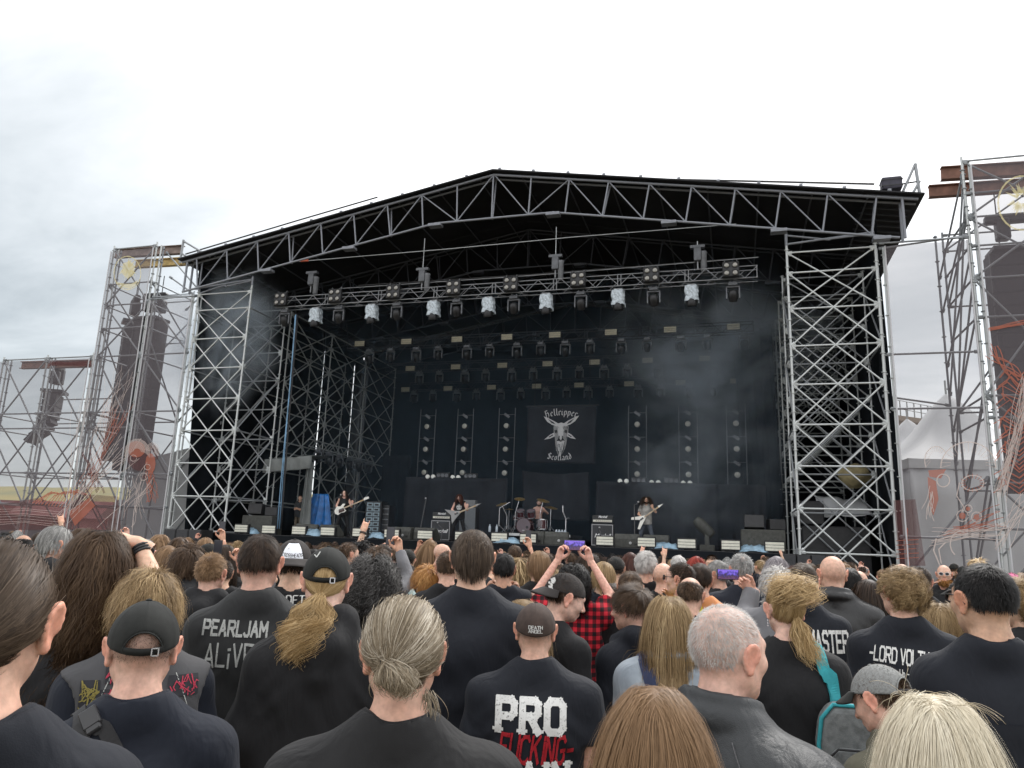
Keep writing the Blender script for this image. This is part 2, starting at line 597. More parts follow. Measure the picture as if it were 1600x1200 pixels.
def bot_z(x):
 return min(FLATZ,top_z(x) - 1.33)
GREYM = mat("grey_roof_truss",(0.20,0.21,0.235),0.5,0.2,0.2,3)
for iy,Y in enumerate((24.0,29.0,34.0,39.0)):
 mm = GREYM if iy == 0 else SHADEM  # rear trusses take the colour with the shade painted in
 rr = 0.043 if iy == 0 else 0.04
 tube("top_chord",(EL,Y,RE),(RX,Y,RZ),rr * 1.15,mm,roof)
 tube("top_chord",(RX,Y,RZ),(ER,Y,RE),rr * 1.15,mm,roof)
 tube("top_chord",(EL,Y + 0.35,RE),(RX,Y + 0.35,RZ),rr,mm,roof)
 tube("top_chord",(RX,Y + 0.35,RZ),(ER,Y + 0.35,RE),rr,mm,roof)
 xa = RX - (RZ - 1.33 - FLATZ) / ((RZ - RE) / (RX - EL))
 xb = RX + (RZ - 1.33 - FLATZ) / ((RZ - RE) / (ER - RX))
 tube("bottom_chord",(EL + 0.2,Y,bot_z(EL + 0.2)),(xa,Y,FLATZ),rr,mm,roof)
 tube("bottom_chord",(xa,Y,FLATZ),(xb,Y,FLATZ),rr,mm,roof)
 tube("bottom_chord",(xb,Y,FLATZ),(ER - 0.6,Y,bot_z(ER - 0.6)),rr,mm,roof)
 k = 0
 for side in (-1,1):
  xs_ = [RX + side * (0.02 + i * (1.42 if i else 0)) for i in range(10)]
  tilt = 0.16
  for i,x in enumerate(xs_):
   if not (EL < x < ER):
    continue
   xl = x - side * (tilt * 1.33 if i > 2 else tilt * 0.4 * i)
   if i == 0 and side == 1:
    continue
   dbl = (i % 3 == 0)
   tube("web_post",(x,Y,top_z(x)),(xl,Y,bot_z(xl)),rr * 0.75,mm,roof)
   if dbl:
    tube("web_post",(x,Y + 0.35,top_z(x)),(xl,Y + 0.12,bot_z(xl)),rr * 0.7,mm,roof)
  for i in range(len(xs_) - 1):
   x0,x1 = xs_[i],xs_[i + 1]
   if not (EL < x1 < ER):
    continue
   x1l = x1 - side * (tilt * 1.33 if i + 1 > 2 else tilt * 0.4 * (i + 1))
   x0l = x0 - side * (tilt * 1.33 if i > 2 else tilt * 0.4 * i)
   if i == 1:
    tube("web_brace",(x0l,Y,bot_z(x0l)),(x1,Y,top_z(x1)),rr * 0.6,mm,roof)
   else:
    tube("web_brace",(x0,Y,top_z(x0)),(x1l,Y,bot_z(x1l)),rr * 0.6,mm,roof)
 # gusset plates under the bottom chord
 for x in (-17.6,-14.0,xa,xb,-1.9,1.6,4.6):
  box("gusset",(x,Y,bot_z(x) - 0.09),(0.5,0.3,0.1),mm,roof)
# tie below the flat part at the front, eave end posts
for x in (EL + 0.25,ER - 0.45):
 tube("end_post",(x,24.0,top_z(x)),(x,24.0,bot_z(x)),0.045,GREYM,roof)
 tube("end_post",(x,24.35,top_z(x)),(x,24.35,bot_z(x)),0.045,GREYM,roof)
# fabric covering, with ribs, as four panels per slope
for side,xe in ((-1,EL - 0.1),(1,ER + 0.15)):
 for k in range(4):
  y0,y1 = 23.8 + k * 4.5,23.8 + (k + 1) * 4.5 - 0.02
  mb = MB()
  n = 10
  for i in range(n):
   xa_,xb_ = RX + (xe - RX) * i / n,RX + (xe - RX) * (i + 1) / n
   for xx in (xa_,xb_):
    pass
   za,zb = top_z(xa_) + 0.09,top_z(xb_) + 0.09
   mb.add([(xa_,y0,za),(xb_,y0,zb),(xb_,y1,zb),(xa_,y1,za),
 (xa_,y0,za + 0.05),(xb_,y0,zb + 0.05),(xb_,y1,zb + 0.05),(xa_,y1,za + 0.05)],
 [(0,3,2,1),(4,5,6,7),(0,1,5,4),(3,7,6,2)])
  o = mb.build("roof_panel",ROOF_PVC,roof)
  o.matrix_basis = Matrix.Translation(-roof.location)
# ribs under the eaves (the ribbed strip seen at both roof ends)
for side,xe in ((-1,EL),(1,ER)):
 for k in range(30):
  y = 24.0 + k * 0.45
  x0,x1 = xe,xe - side * 1.5
  c = ((x0 + x1) / 2,y,(top_z(x0) + top_z(x1)) / 2 + 0.045)
  a = atan2(top_z(x1) - top_z(x0),x1 - x0)
  box("rib",c,(1.5,0.05,0.05),SHADEM,roof,Matrix.Rotation(-a,4,'Y'))
# purlins
for x in np.linspace(EL + 1.4,ER - 1.4,16):
 tube("purlin",(x,24,top_z(x) + 0.02),(x,41,top_z(x) + 0.02),0.03,mat("dark_purlin",(0.07,0.075,0.085),0.6),roof,6)
# small clamps along the ridge edge
for x in np.linspace(EL + 0.8,ER - 0.8,21):
 box("clamp",(x,23.95,top_z(x) + 0.19),(0.1,0.1,0.14),GREYM,roof)
# fascia of the gable side: tie beams from the wing towers up to the roof
for xs_ in ((-21.16,XL),(XR,4.5)):
 for x in xs_:
  tube("roof_leg",(x,24.5,11.9),(x,24.5,bot_z(x) + 0.1),0.05,GREYM,roof)
 zt = 11.9
 xm = (xs_[0] + xs_[1]) / 2
 tube("strut",(xs_[0],24.5,zt + 0.05),(xs_[1],24.5,zt + 0.25),0.04,GREYM,roof)
 tube("strut",(xs_[0],24.5,bot_z(xs_[0])),(xm,24.5,zt + 0.1),0.035,GREYM,roof)
 tube("strut",(xm,24.5,bot_z(xm)),(xs_[1],24.5,zt + 0.2),0.035,GREYM,roof)
 tube("strut",(xm,24.5,bot_z(xm)),(xm,24.5,zt + 0.1),0.035,GREYM,roof)
# end frames on the roof corners
fr = empty("roof_end_frame",at_y(1437,310,24.2),0,"small triangular steel frame standing on the roof corner nearest the tents","frame")
pA,pB,pC,pD = at_y(1430,256,24.2),at_y(1438,310,24.2),at_y(1408,306,24.2),at_y(1437,283,24.2)
tube("post",pB,pA,0.05,STEEL_OLD,fr)
tube("strut",pC,pA,0.04,STEEL_OLD,fr)
tube("strut",at_y(1424,306,24.2),pD,0.04,STEEL_OLD,fr)
tube("tie",at_y(1400,289,24.2),pD,0.025,CABLE,fr)
fr2 = empty("roof_end_frame",at_y(283,412,24.2),0,"dark steel post and strut standing on the roof corner near the yellow emblem","frame")
tube("post",at_y(281,411,24.2),at_y(287,375,24.2),0.05,STEEL_OLD,fr2)
tube("strut",at_y(287,377,24.2),at_y(328,401,24.2),0.04,STEEL_OLD,fr2)
tube("strut",at_y(284,396,24.2),at_y(306,411,24.2),0.04,STEEL_OLD,fr2)
hb_ = empty("hoist_bag",at_y(1393,298,24.2),0,"dark fabric bundle strapped on the roof edge nearest the tents","hoist bag")
b = MB()
b.box((0,0,0.2),(0.6,0.4,0.42))
bo = bevel(b.build("bag",mat("dark_violet_fabric",(0.035,0.033,0.05),0.7,0,0.3,5),hb_),0.06)
for z in (0.1,0.3):
 b = MB()
 b.box((0,0,z),(0.62,0.42,0.03))
 b.build("strap",CABLE,hb_)
c1 = MB()
pts = [at_y(1366,287.5,24.3),at_y(1150,282.5,26),at_y(940,278,28)]
c1.tube(pts,0.035,6)
tag(c1.build("tension_cable",CABLE),"black tension cable running along the roof slope nearest the tents","cable")
c2 = MB()
c2.tube([at_y(290,397,24.2),at_y(470,343,24.6),at_y(590,308,25)],0.03,6)
tag(c2.build("tension_cable",CABLE),"black tension cable rising along the roof slope near the yellow emblem","cable")
c3 = MB()
c3.tube([at_y(468,408.5,24.9),at_y(700,389,25.0),at_y(900,370,25.2),at_y(1150,350,25.5)],0.018,6)
tag(c3.build("wire_rope",WIRE),"thin bright wire rope stretched across under the stage roof","wire rope")
c4 = MB()
c4.tube([at_y(470,407.5,24.9),at_y(482,407,24.9)],0.05,6)
tag(c4.build("turnbuckle",ORANGE),"small orange turnbuckle at the end of the wire rope","turnbuckle")
for (x0,y0,x1,y1) in ((530,451,1185,402),(560,446,1140,405)):
 c5 = MB()
 p0,p1 = at_y(x0,y0,25.3),at_y(x1,y1,25.3)
 c5.tube([p0,(p0 + p1) / 2 - Vector((0,0,0.05)),p1],0.02,6)
 o = c5.build("power_cable",ALU if x0 == 530 else CABLE)
 tag(o,"pale cable stretched just above the front lighting truss" if x0 == 530 else "black cable stretched just above the front lighting truss","cable")
# ------------------------------------------------------------------ black cloths
def hang(label,p00,p10,p11,p01,m=CLOTH_BLACK,**kw):
 o = cloth("stage_cloth",p00,p10,p11,p01,m,None,**kw)
 return tag(o,label,"stage cloth")
hang("huge black cloth closing the back of the stage",(-21.0,YB,1.9),(4.7,YB,1.9),(4.7,YB,12.9),(-21.0,YB,12.9),nu=80,nv=12,fold=0.12,waves=16,seed=1)
gm_ = MB()
gm_.prism([(EL,RE - 0.1),(ER,RE - 0.1),(RX,RZ + 0.05)],0.02,Matrix.Translation((0,YB,0)))
tag(gm_.build("stage_cloth",CLOTH_BLACK),"black gable cloth under the ridge at the back of the roof","stage cloth")
XS = -21.35
yA,yB_,yC = at_x(503,600,XS).y,at_x(548,650,XS).y,at_x(640,690,XS).y
yD,yE = at_x(452,600,XS).y,at_x(586,700,XS).y
edges = [(24.65,yD - 0.02),(yD + 0.02,yA - 0.045),(yA + 0.05,yB_ - 0.055),(yB_ + 0.055,yE - 0.07),(yE + 0.07,yC - 0.2),(yC + 0.2,YB - 0.1)]
desc = ["slanted black cloth hung inside the scaffold tower near the pale marquee","black side cloth behind the blue cable drop","black side cloth between the two tallest bright slits","black side cloth right behind the bass player","deep black side cloth ending at the last bright slit","black side cloth closing the corner by the back wall"]
for k,((a,b),d) in enumerate(zip(edges,desc)):
 bz = 0.6
 hang(d,(XS,a + (1.1 if k == 0 else 0),bz),(XS,b,bz),(XS,b,12.6),(XS,a,12.6),nu=26,nv=20,fold=0.035,waves=3,seed=20 + k)
hang("black cloth strip filling the gable above the side cloths near the bass player",(XS - 0.05,24.6,12.0),(XS - 0.05,39.4,12.0),(XS - 0.05,39.4,13.0),(XS - 0.05,24.6,13.0),nu=20,nv=4,fold=0.03,seed=31)
hang("black outer side cloth behind the tower next to the tents",(4.75,25.0,0.2),(4.75,40,0.2),(4.75,40,12.8),(4.75,25.0,12.8),nu=30,nv=14,fold=0.1,waves=7,seed=41)
hang("pleated black drape at the stage side next to the tents",(0.35,34.5,2.0),(1.9,32.0,2.0),(1.75,32.0,11.5),(0.2,34.5,11.5),nu=40,nv=14,fold=0.13,waves=7,seed=51)
hang("narrow black drape closing the side behind the tower next to the tents",(1.9,36.4,0.3),(4.7,36.4,0.3),(4.7,36.4,12.5),(1.9,36.4,12.5),nu=24,nv=8,fold=0.08,waves=5,seed=52)

def px_cloth(label,x0,x1,yt0,yt1,yb,Y,m=CLOTH_FLAT,**kw):
 a,b = at_y(x0,yt0,Y),at_y(x1,yt1,Y)
 return hang(label,(a.x,Y,1.98),(b.x,Y,1.98),(b.x,Y,b.z),(a.x,Y,a.z),m,**kw)
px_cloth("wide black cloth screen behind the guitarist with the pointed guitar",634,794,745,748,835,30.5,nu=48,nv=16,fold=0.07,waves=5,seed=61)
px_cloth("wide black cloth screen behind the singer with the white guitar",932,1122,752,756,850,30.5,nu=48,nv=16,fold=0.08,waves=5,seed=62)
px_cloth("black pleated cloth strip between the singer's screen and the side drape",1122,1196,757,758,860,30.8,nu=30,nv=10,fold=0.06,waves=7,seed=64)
a,b = at_y(816,735,31.0),at_y(920,737,31.0)
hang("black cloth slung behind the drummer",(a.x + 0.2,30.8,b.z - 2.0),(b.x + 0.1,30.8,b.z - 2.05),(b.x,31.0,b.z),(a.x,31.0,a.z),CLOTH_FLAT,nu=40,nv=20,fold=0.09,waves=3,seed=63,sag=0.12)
pz = [at_y(590,840,33),at_y(634,840,33)]
hang("plain black drape beside the amplifier rack",(pz[0].x,33,2),(pz[1].x,33,2),(pz[1].x,33,6.0),(pz[0].x,33,6.0),nu=20,nv=10,fold=0.06,waves=6,seed=67)

# ------------------------------------------------------------------ lighting trusses
def truss(name,x0,x1,Y,z,hgt,label,m=ALU,n=44,r=0.021):
 t = empty(name,((x0 + x1) / 2,Y,z),0,label,"lighting truss","lighting trusses across the stage")
 d = hgt
 for yy in (0,d):
  for zz_ in (0,hgt):
   tube("chord",(x0,Y + yy,z + zz_),(x1,Y + yy,z + zz_),r,m,t)
 st = (x1 - x0) / n
 for i in range(n):
  a,b = x0 + i * st,x0 + (i + 1) * st
  if i % 2:
   tube("lacing",(a,Y,z),(b,Y,z + hgt),r * 0.6,m,t,6)
  else:
   tube("lacing",(a,Y,z + hgt),(b,Y,z),r * 0.6,m,t,6)
  if i % 2 == 0:
   tube("lacing",(a,Y,z),(b,Y + d,z),r * 0.6,m,t,6)
   tube("lacing",(a,Y + d,z),(b,Y + d,z + hgt),r * 0.6,m,t,6)
 for i in range(0,9):
  x = x0 + (x1 - x0) * i / 8
  for dxx in ((0.06,-0.06) if 0 < i < 8 else ((0.03,) if i == 0 else (-0.03,))):
   tube("frame_tube",(x + dxx,Y,z),(x + dxx,Y,z + hgt),r * 0.8,m,t,6)
 return t
TR = []
for (Y,pxl,pyl,pxr,pyr,hgt,lab) in (
 (25.0,425,481.5,1180,432.5,0.42,"front lighting truss carrying four-lamp clusters and moving heads"),
 (31.0,545,545,1176,517,0.42,"second lighting truss from the front with pale strobe panels"),
 (35.2,600,580,1172,562,0.42,"third lighting truss from the front in the dark of the stage"),
 (38.4,620,608,1172,598,0.42,"rearmost lighting truss high before the back cloth")):
 zl,zr = at_y(pxl,pyl,Y).z,at_y(pxr,pyr,Y).z
 z = (zl + zr) / 2
 truss("lighting_truss",-17.75,0.95,Y,z,hgt,lab,ALU if Y < 30 else SHADEM)  # trusses deep in the stage also use the shade-darkened metal
 TR.append((Y,z,hgt))
def hang_z(i):
 return TR[i][1]
# four-lamp cluster
def cluster_proto():
 t = empty("lamp_cluster",(0,0,0))
 b = MB()
 b.box((0,0,0),(0.56,0.16,0.56))
 bevel(b.build("housing",BLACKMETAL,t),0.03,1)
 for sx in (-1,1):
  for sz in (-1,1):
   M = Matrix.Translation((sx * 0.138,-0.075,sz * 0.138)) @ Matrix.Rotation(pi / 2,4,'X')
   b = MB()
   b.lathe([(0.105,-0.01),(0.11,0.03),(0.095,0.03)],14,M,cap=False)
   b.build("bezel",BLACKMETAL,t,True)
   b = MB()
   b.lathe([(0.0,0.028),(0.045,0.026),(0.075,0.018),(0.094,0.004)],14,M,cap=False)
   b.build("lamp",LENS,t,True)
 for sx in (-1,1):
  b = MB()
  b.tube([(sx * 0.2,0.05,0.31),(sx * 0.2,0.1,0.38),(sx * 0.2,0.2,0.36)],0.02,6)
  b.build("clamp",ALU,t)
 return t
def moving_head_proto(s=1.0):
 t = empty("moving_head",(0,0,0))
 b = MB()
 b.box((0,0,-0.09 * s),(0.36 * s,0.3 * s,0.16 * s))
 bevel(b.build("base",YOKE,t),0.02,1)
 b = MB()
 for sx in (-1,1):
  b.box((sx * 0.24 * s,0,-0.44 * s),(0.06 * s,0.14 * s,0.5 * s))
 b.box((0,0,-0.2 * s),(0.54 * s,0.16 * s,0.07 * s))
 bevel(b.build("yoke",YOKE,t),0.02,2)
 M = Matrix.Translation((0,0,-0.5 * s)) @ Matrix.Rotation(radians(28),4,'X')
 b = MB()
 b.lathe([(0.05 * s,0.2 * s),(0.14 * s,0.16 * s),(0.18 * s,0.05 * s),(0.19 * s,-0.1 * s),(0.15 * s,-0.24 * s),(0.15 * s,-0.27 * s)],12,M)
 b.build("lamp_head",BLACKMETAL,t,True)
 b = MB()
 b.lathe([(0.13 * s,-0.271 * s),(0.06 * s,-0.29 * s),(0.0,-0.295 * s)],12,M,cap=False)
 b.build("lens",LENS_DARK,t,True)
 b = MB()
 for sx in (-1,1):
  b.tube([(sx * 0.1 * s,0,-0.02),(sx * 0.1 * s,0,0.06)],0.025,6)
 b.build("clamp",ALU,t)
 return t
def covered_head_proto():
 t = empty("moving_head",(0,0,0))
 rg = np.random.default_rng(3)
 b = MB()
 n = 6
 vs,fs = [],[]
 # crumpled sleeve: open box of four walls
 for j in range(7):
  z = -0.04 - 0.56 * j / 6
  for k in range(24):
   a = 2 * pi * (k + 0.5) / 24
   sq = 1 / max(abs(cos(a)),abs(sin(a)))
   rr = 0.205 * min(sq,1.3) * (1 + 0.12 * j / 6) + rg.normal() * 0.014
   vs.append((rr * cos(a),rr * sin(a) * 0.85,z + rg.normal() * 0.01))
 for j in range(6):
  for k in range(24):
   k2 = (k + 1) % 24
   fs.append((j * 24 + k,(j + 1) * 24 + k,(j + 1) * 24 + k2,j * 24 + k2))
 fs.append(tuple(range(24)))
 b.add(vs,fs)
 o = b.build("rain_cover",FOIL,t)
 so = o.modifiers.new("solid",'SOLIDIFY')
 so.thickness = 0.006
 M = Matrix.Translation((0.0,-0.04,-0.66)) @ Matrix.Rotation(radians(20),4,'X')
 b = MB()
 b.lathe([(0.1,0.18),(0.17,0.1),(0.18,-0.06),(0.165,-0.1)],14,M)
 b.build("lamp_head",BLACKMETAL,t,True)
 for k in range(7):
  a = 2 * pi * k / 6
  rr = 0.1 if k < 6 else 0
  b = MB()
  b.lathe([(0.035,-0.105),(0.02,-0.118),(0,-0.121)],8,M @ Matrix.Translation((rr * cos(a),rr * sin(a),0)),cap=False)
  b.build("lens",LENS_DARK,t,True)
 b = MB()
 b.box((0,0,0.0),(0.3,0.2,0.06))
 b.build("clamp",ALU,t)
 return t
def strobe_proto():
 t = empty("strobe_panel",(0,0,0))
 b = MB()
 b.box((0,0.05,0),(0.56,0.1,0.30))
 b.build("housing",BLACKMETAL,t)
 for k in range(3):
  box_ = MB()
  box_.box((0,-0.012,0.085 - 0.085 * k),(0.5,0.03,0.07))
  box_.build("lamp_row",CREAM,t)
 return t
def spread(proto,pts,labels,cat,group):
 for i,p in enumerate(pts):
  o = proto if i == 0 else copy_tree(proto)
  o.location = p
  tag(o,labels[i] if isinstance(labels,list) else labels,cat,group)
def nth(n):
 return ["first","second","third","fourth","fifth","sixth","seventh","eighth","ninth","tenth","eleventh","twelfth","thirteenth"][n]
qpx = [(438,473),(523,468),(614,461),(708,454),(797.6,449),(903,440),(1017.5,432),(1142,424)]
qpts = [at_y(x,y,24.86) for x,y in qpx]
for q in qpts:
 q.z = TR[0][1] + 0.28
spread(cluster_proto(),qpts,[f"four-lamp cluster clamped on the front truss, {nth(i)} counted from the bass player's side" for i in range(8)],"stage light","four-lamp clusters on the front truss")
mh = moving_head_proto(0.88)
spread(mh,[Vector((q.x + 0.05,25.2,TR[0][1] - 0.06)) for q in qpts],[f"bare dark moving head hung under the front truss, {nth(i)} counted from the bass player's side" for i in range(8)],"moving head","bare moving heads under the front truss")
cpx = [495,582,678,763.5,853.5,966,1081]
spread(covered_head_proto(),[Vector((at_y(x,480,25.2).x,25.2,TR[0][1] - 0.08)) for x in cpx],[f"moving head under a crumpled white rain cover, {nth(i)} counted from the bass player's side" for i in range(7)],"moving head","moving heads under white rain covers")
sp = strobe_proto()
rows = [(1,[(562,537),(635,534),(714,530),(792,527),(867,524),(954.5,520),(1047,514),(1146,509)]),
 (2,[(641,575),(712,573),(785,570),(855.6,569),(929,567),(1012,563),(1101,560)]),
 (3,[(633.6,606),(700,606),(768,605),(838.5,603),(904.7,602),(983,600.5),(1063.5,599),(1149,597)])]
names = ["second","third","rearmost"]
first = True
for ti,pts in rows:
 Y = TR[ti][0] - 0.14
 lst = [at_y(x,y,Y) for x,y in pts]
 zm = sum(p.z for p in lst) / len(lst)
 for p in lst:
  p.z = zm
 pr = sp if first else copy_tree(sp)
 first = False
 spread(pr,lst,[f"pale striped strobe panel on the {names[ti-1]} truss, {nth(i)} counted from the bass player's side" for i in range(len(lst))],"strobe light","strobe panels on the rear trusses")
 xs_ = [p.x for p in lst]
 gap = (xs_[-1] - xs_[0]) / (len(xs_) - 1)
 m1 = copy_tree(mh)
 spread(m1,[Vector((x + gap * 0.17,Y + 0.3,TR[ti][1] - 0.04)) for x in xs_],[f"large moving head below the {names[ti-1]} truss, {nth(i)} counted from the bass player's side" for i in range(len(xs_))],"moving head","moving heads under the rear trusses")
 m2 = moving_head_proto(0.8) if ti == 1 else copy_tree(m2p)
 if ti == 1:
  m2p = m2
 spread(m2,[Vector((x + gap * 0.62,Y + 0.3,TR[ti][1] - 0.04)) for x in xs_[:-1]],[f"small moving head below the {names[ti-1]} truss, {nth(i)} counted from the bass player's side" for i in range(len(xs_) - 1)],"moving head","moving heads under the rear trusses")
# chain hoists
def hoist(px,py,Y,ztop,label,body=(0.26,0.22,0.5),bag=True):
 p = at_y(px,py,Y)
 t = empty("chain_hoist",p,0,label,"chain hoist","chain hoists holding the front truss")
 b = MB()
 b.box((0,0,0),body)
 bevel(b.build("motor",YOKE,t),0.04)
 tube("chain",p + Vector((0,0,body[2] / 2)),Vector((p.x,p.y,ztop)),0.018,WIRE,t,6)
 tube("hook",p - Vector((0,0,body[2] / 2 + 0.3)),p - Vector((0,0,body[2] / 2)),0.03,ALU,t,6)
 if bag:
  b = MB()
  b.lathe([(0.06,-0.75),(0.1,-0.7),(0.11,-0.1),(0.12,0.0)],10,Matrix.Translation((0.2,0.02,0.1)))
  b.build("chain_bag",mat("grey_bag",(0.14,0.145,0.155),0.7,0,0.2,8),t,True)
 b = MB()
 b.box((0,0,body[2] / 2 + 0.04),(0.5,0.16,0.1))
 b.build("bracket",YOKE,t)
 return t
hoist(487,437,25.2,12.6,"chain hoist hanging above the truss end near the bass player")
hoist(660,432,25.2,13.6,"chain hoist with long grey bag above the guitarist with the pointed guitar")
hoist(868,412,25.2,13.6,"chain hoist hanging above the drummer")
hoist(1090,398,25.2,12.6,"chain hoist hanging above the truss end near the tents")

# cable drop from the truss end
cd = empty("cable_drop",(-17.7,25.0,2.0),0,"blue and black cable bundle dropping from the front truss to the stage floor","cable bundle")
pt,pb = at_y(463,492,25.1),at_y(437,826,25.1)
rg = np.random.default_rng(5)
for k in range(4):
 b = MB()
 pts = []
 for i in range(13):
  t = i / 12
  p = pt.lerp(pb,t)
  pts.append(p + Vector((0.045 * (k - 1.5) + 0.02 * sin(5 * t + k),0.03 * cos(4 * t + 2 * k),0)) - cd.location)
 b.tube(pts,0.02,6)
 b.build("cable",BLUE_CABLE if k in (0,1) else CABLE,cd,True)
# ------------------------------------------------------------------ upright light ladders at the back
def ladder_proto(h):
 t = empty("light_ladder",(0,0,0))
 for sx in (-1,1):
  tube("upright",(sx * 0.4,0,0),(sx * 0.4,0,h + 0.45),0.02,YOKE,t,6)
 for k in range(3):
  z = h - 0.42 - 1.12 * k
  M = Matrix.Translation((0,-0.1,z)) @ Matrix.Rotation(pi / 2,4,'X')
  b = MB()
  b.lathe([(0.06,-0.22),(0.13,-0.16),(0.14,0.0),(0.125,0.0)],12,M)
  h_ = b.build("lamp",BLACKMETAL,t,True)
  b = MB()
  b.lathe([(0.122,0.002),(0.08,0.02),(0.0,0.026)],12,M,cap=False)
  b.build("lens",mat("pale_lens",(0.38,0.37,0.33),0.3,0.2),h_,True)
  tube("rung",(-0.4,0,z + 0.55),(0.4,0,z + 0.55),0.012,YOKE,t,6)
  b = MB()
  b.box((0,0,0),(0.3,0.02,0.12),Matrix.Rotation(radians(35),3,'Y'))
  b.build("shutter",YOKE,t,M=Matrix.Translation((0,-0.05,z + 0.5)))
 return t
lp = ladder_proto(5.9)
lads = [(666,"behind the first microphone stand"),(725,"behind the guitarist with the pointed guitar"),(790.5,"beside the goat banner, drummer's side"),(996,"between the goat banner and the singer"),(1075.5,"behind the empty floor beside the singer"),(1151,"next to the pleated side drape")]
spread(lp,[Vector((at_y(x,700,33.5).x,33.5,2.0)) for x,_ in lads],["dark upright ladder of three round lamps " + d for _,d in lads],"light ladder","upright lamp ladders at the back of the stage")

# lamps standing on the screens
def twin_proto():
 t = empty("twin_lamp",(0,0,0))
 for sx in (-1,1):
  M = Matrix.Translation((sx * 0.13,-0.06,0)) @ Matrix.Rotation(pi / 2,4,'X')
  b = MB()
  b.lathe([(0.05,-0.15),(0.09,-0.1),(0.1,0),(0.07,0.03),(0,0.04)],10,M)
  b.build("lamp",mat("white_lens",(0.85,0.85,0.8),0.3),t,True)  # plain white lens colour, no emission
 b = MB()
 b.box((0,0.02,-0.12),(0.42,0.08,0.05))
 b.build("bar",BLACKMETAL,t)
 return t
def triple_proto():
 t = empty("lamp_bar",(0,0,0))
 b = MB()
 b.box((0,0.05,0),(0.62,0.14,0.26))
 bevel(b.build("housing",BLACKMETAL,t),0.02,1)
 for k in range(3):
  M = Matrix.Translation((-0.19 + 0.19 * k,-0.02,0)) @ Matrix.Rotation(pi / 2,4,'X')
  b = MB()
  b.lathe([(0.08,0.0),(0.085,0.03),(0.06,0.02),(0,0.015)],10,M,cap=False)
  b.build("lamp",YOKE,t,True)
 return t
tw = [(673,745),(712,746),(974,752),(1023.5,754),(1073,755)]
spread(twin_proto(),[at_y(x,y,30.6) for x,y in tw],[f"pair of small white lamps on the black screens, {nth(i)} from the amplifier rack" for i in range(5)],"stage light","pairs of white lamps on the screens")
tp = [(692,743),(735,744),(998,751),(1049,751)]
spread(triple_proto(),[at_y(x,y,30.7) for x,y in tp],[f"dark three-lamp bar on top of the black screens, {nth(i)} from the amplifier rack" for i in range(4)],"stage light","dark three-lamp bars on the screens")
# ------------------------------------------------------------------ lettering by strokes
BL = {  # blackletter, broad nib
 'l': ([[(.1,1),(.1,.12),(.22,0)]],.28),
 'e': ([[(.08,.5),(.08,.12),(.22,0),(.36,.14)],[(.08,.5),(.22,.62),(.34,.48),(.1,.3)]],.42),
 'r': ([[(.08,.58),(.08,.05),(.16,0)],[(.08,.5),(.2,.62),(.32,.52)]],.36),
 'i': ([[(.08,.6),(.08,.1),(.2,0)],[(.08,.78),(.14,.84)]],.28),
 'p': ([[(.08,.6),(.08,-.3)],[(.08,.52),(.24,.62),(.36,.5),(.36,.12),(.22,0),(.08,.08)]],.46),
 'c': ([[(.34,.5),(.22,.62),(.08,.48),(.08,.12),(.22,0),(.36,.12)]],.42),
 'o': ([[(.08,.5),(.08,.12),(.22,0),(.36,.12),(.36,.5),(.22,.62),(.08,.5)]],.46),
 't': ([[(.12,.9),(.12,.1),(.26,0)],[(0,.6),(.28,.6)]],.34),
 'a': ([[(.1,.52),(.22,.62),(.36,.5),(.36,.1),(.46,0)],[(.36,.36),(.12,.26),(.1,.1),(.22,0),(.36,.12)]],.5),
 'n': ([[(.08,.6),(.08,.02)],[(.08,.5),(.24,.62),(.36,.5),(.36,.1),(.46,0)]],.5),
 'd': ([[(.36,.5),(.22,.6),(.08,.48),(.08,.12),(.22,0),(.36,.12),(.36,.55),(.1,.98)]],.46),
 'H': ([[(.02,.82),(.18,1),(.18,.12),(.06,0)],[(.18,.54),(.42,.66),(.54,.5),(.54,.1),(.42,-.14)],[(.3,1),(.46,.9)]],.68),
 'S': ([[(.54,.84),(.34,1),(.1,.85),(.12,.62),(.5,.42),(.52,.14),(.3,0),(.04,.12)],[(.3,.94),(.3,.06)]],.62),
 }
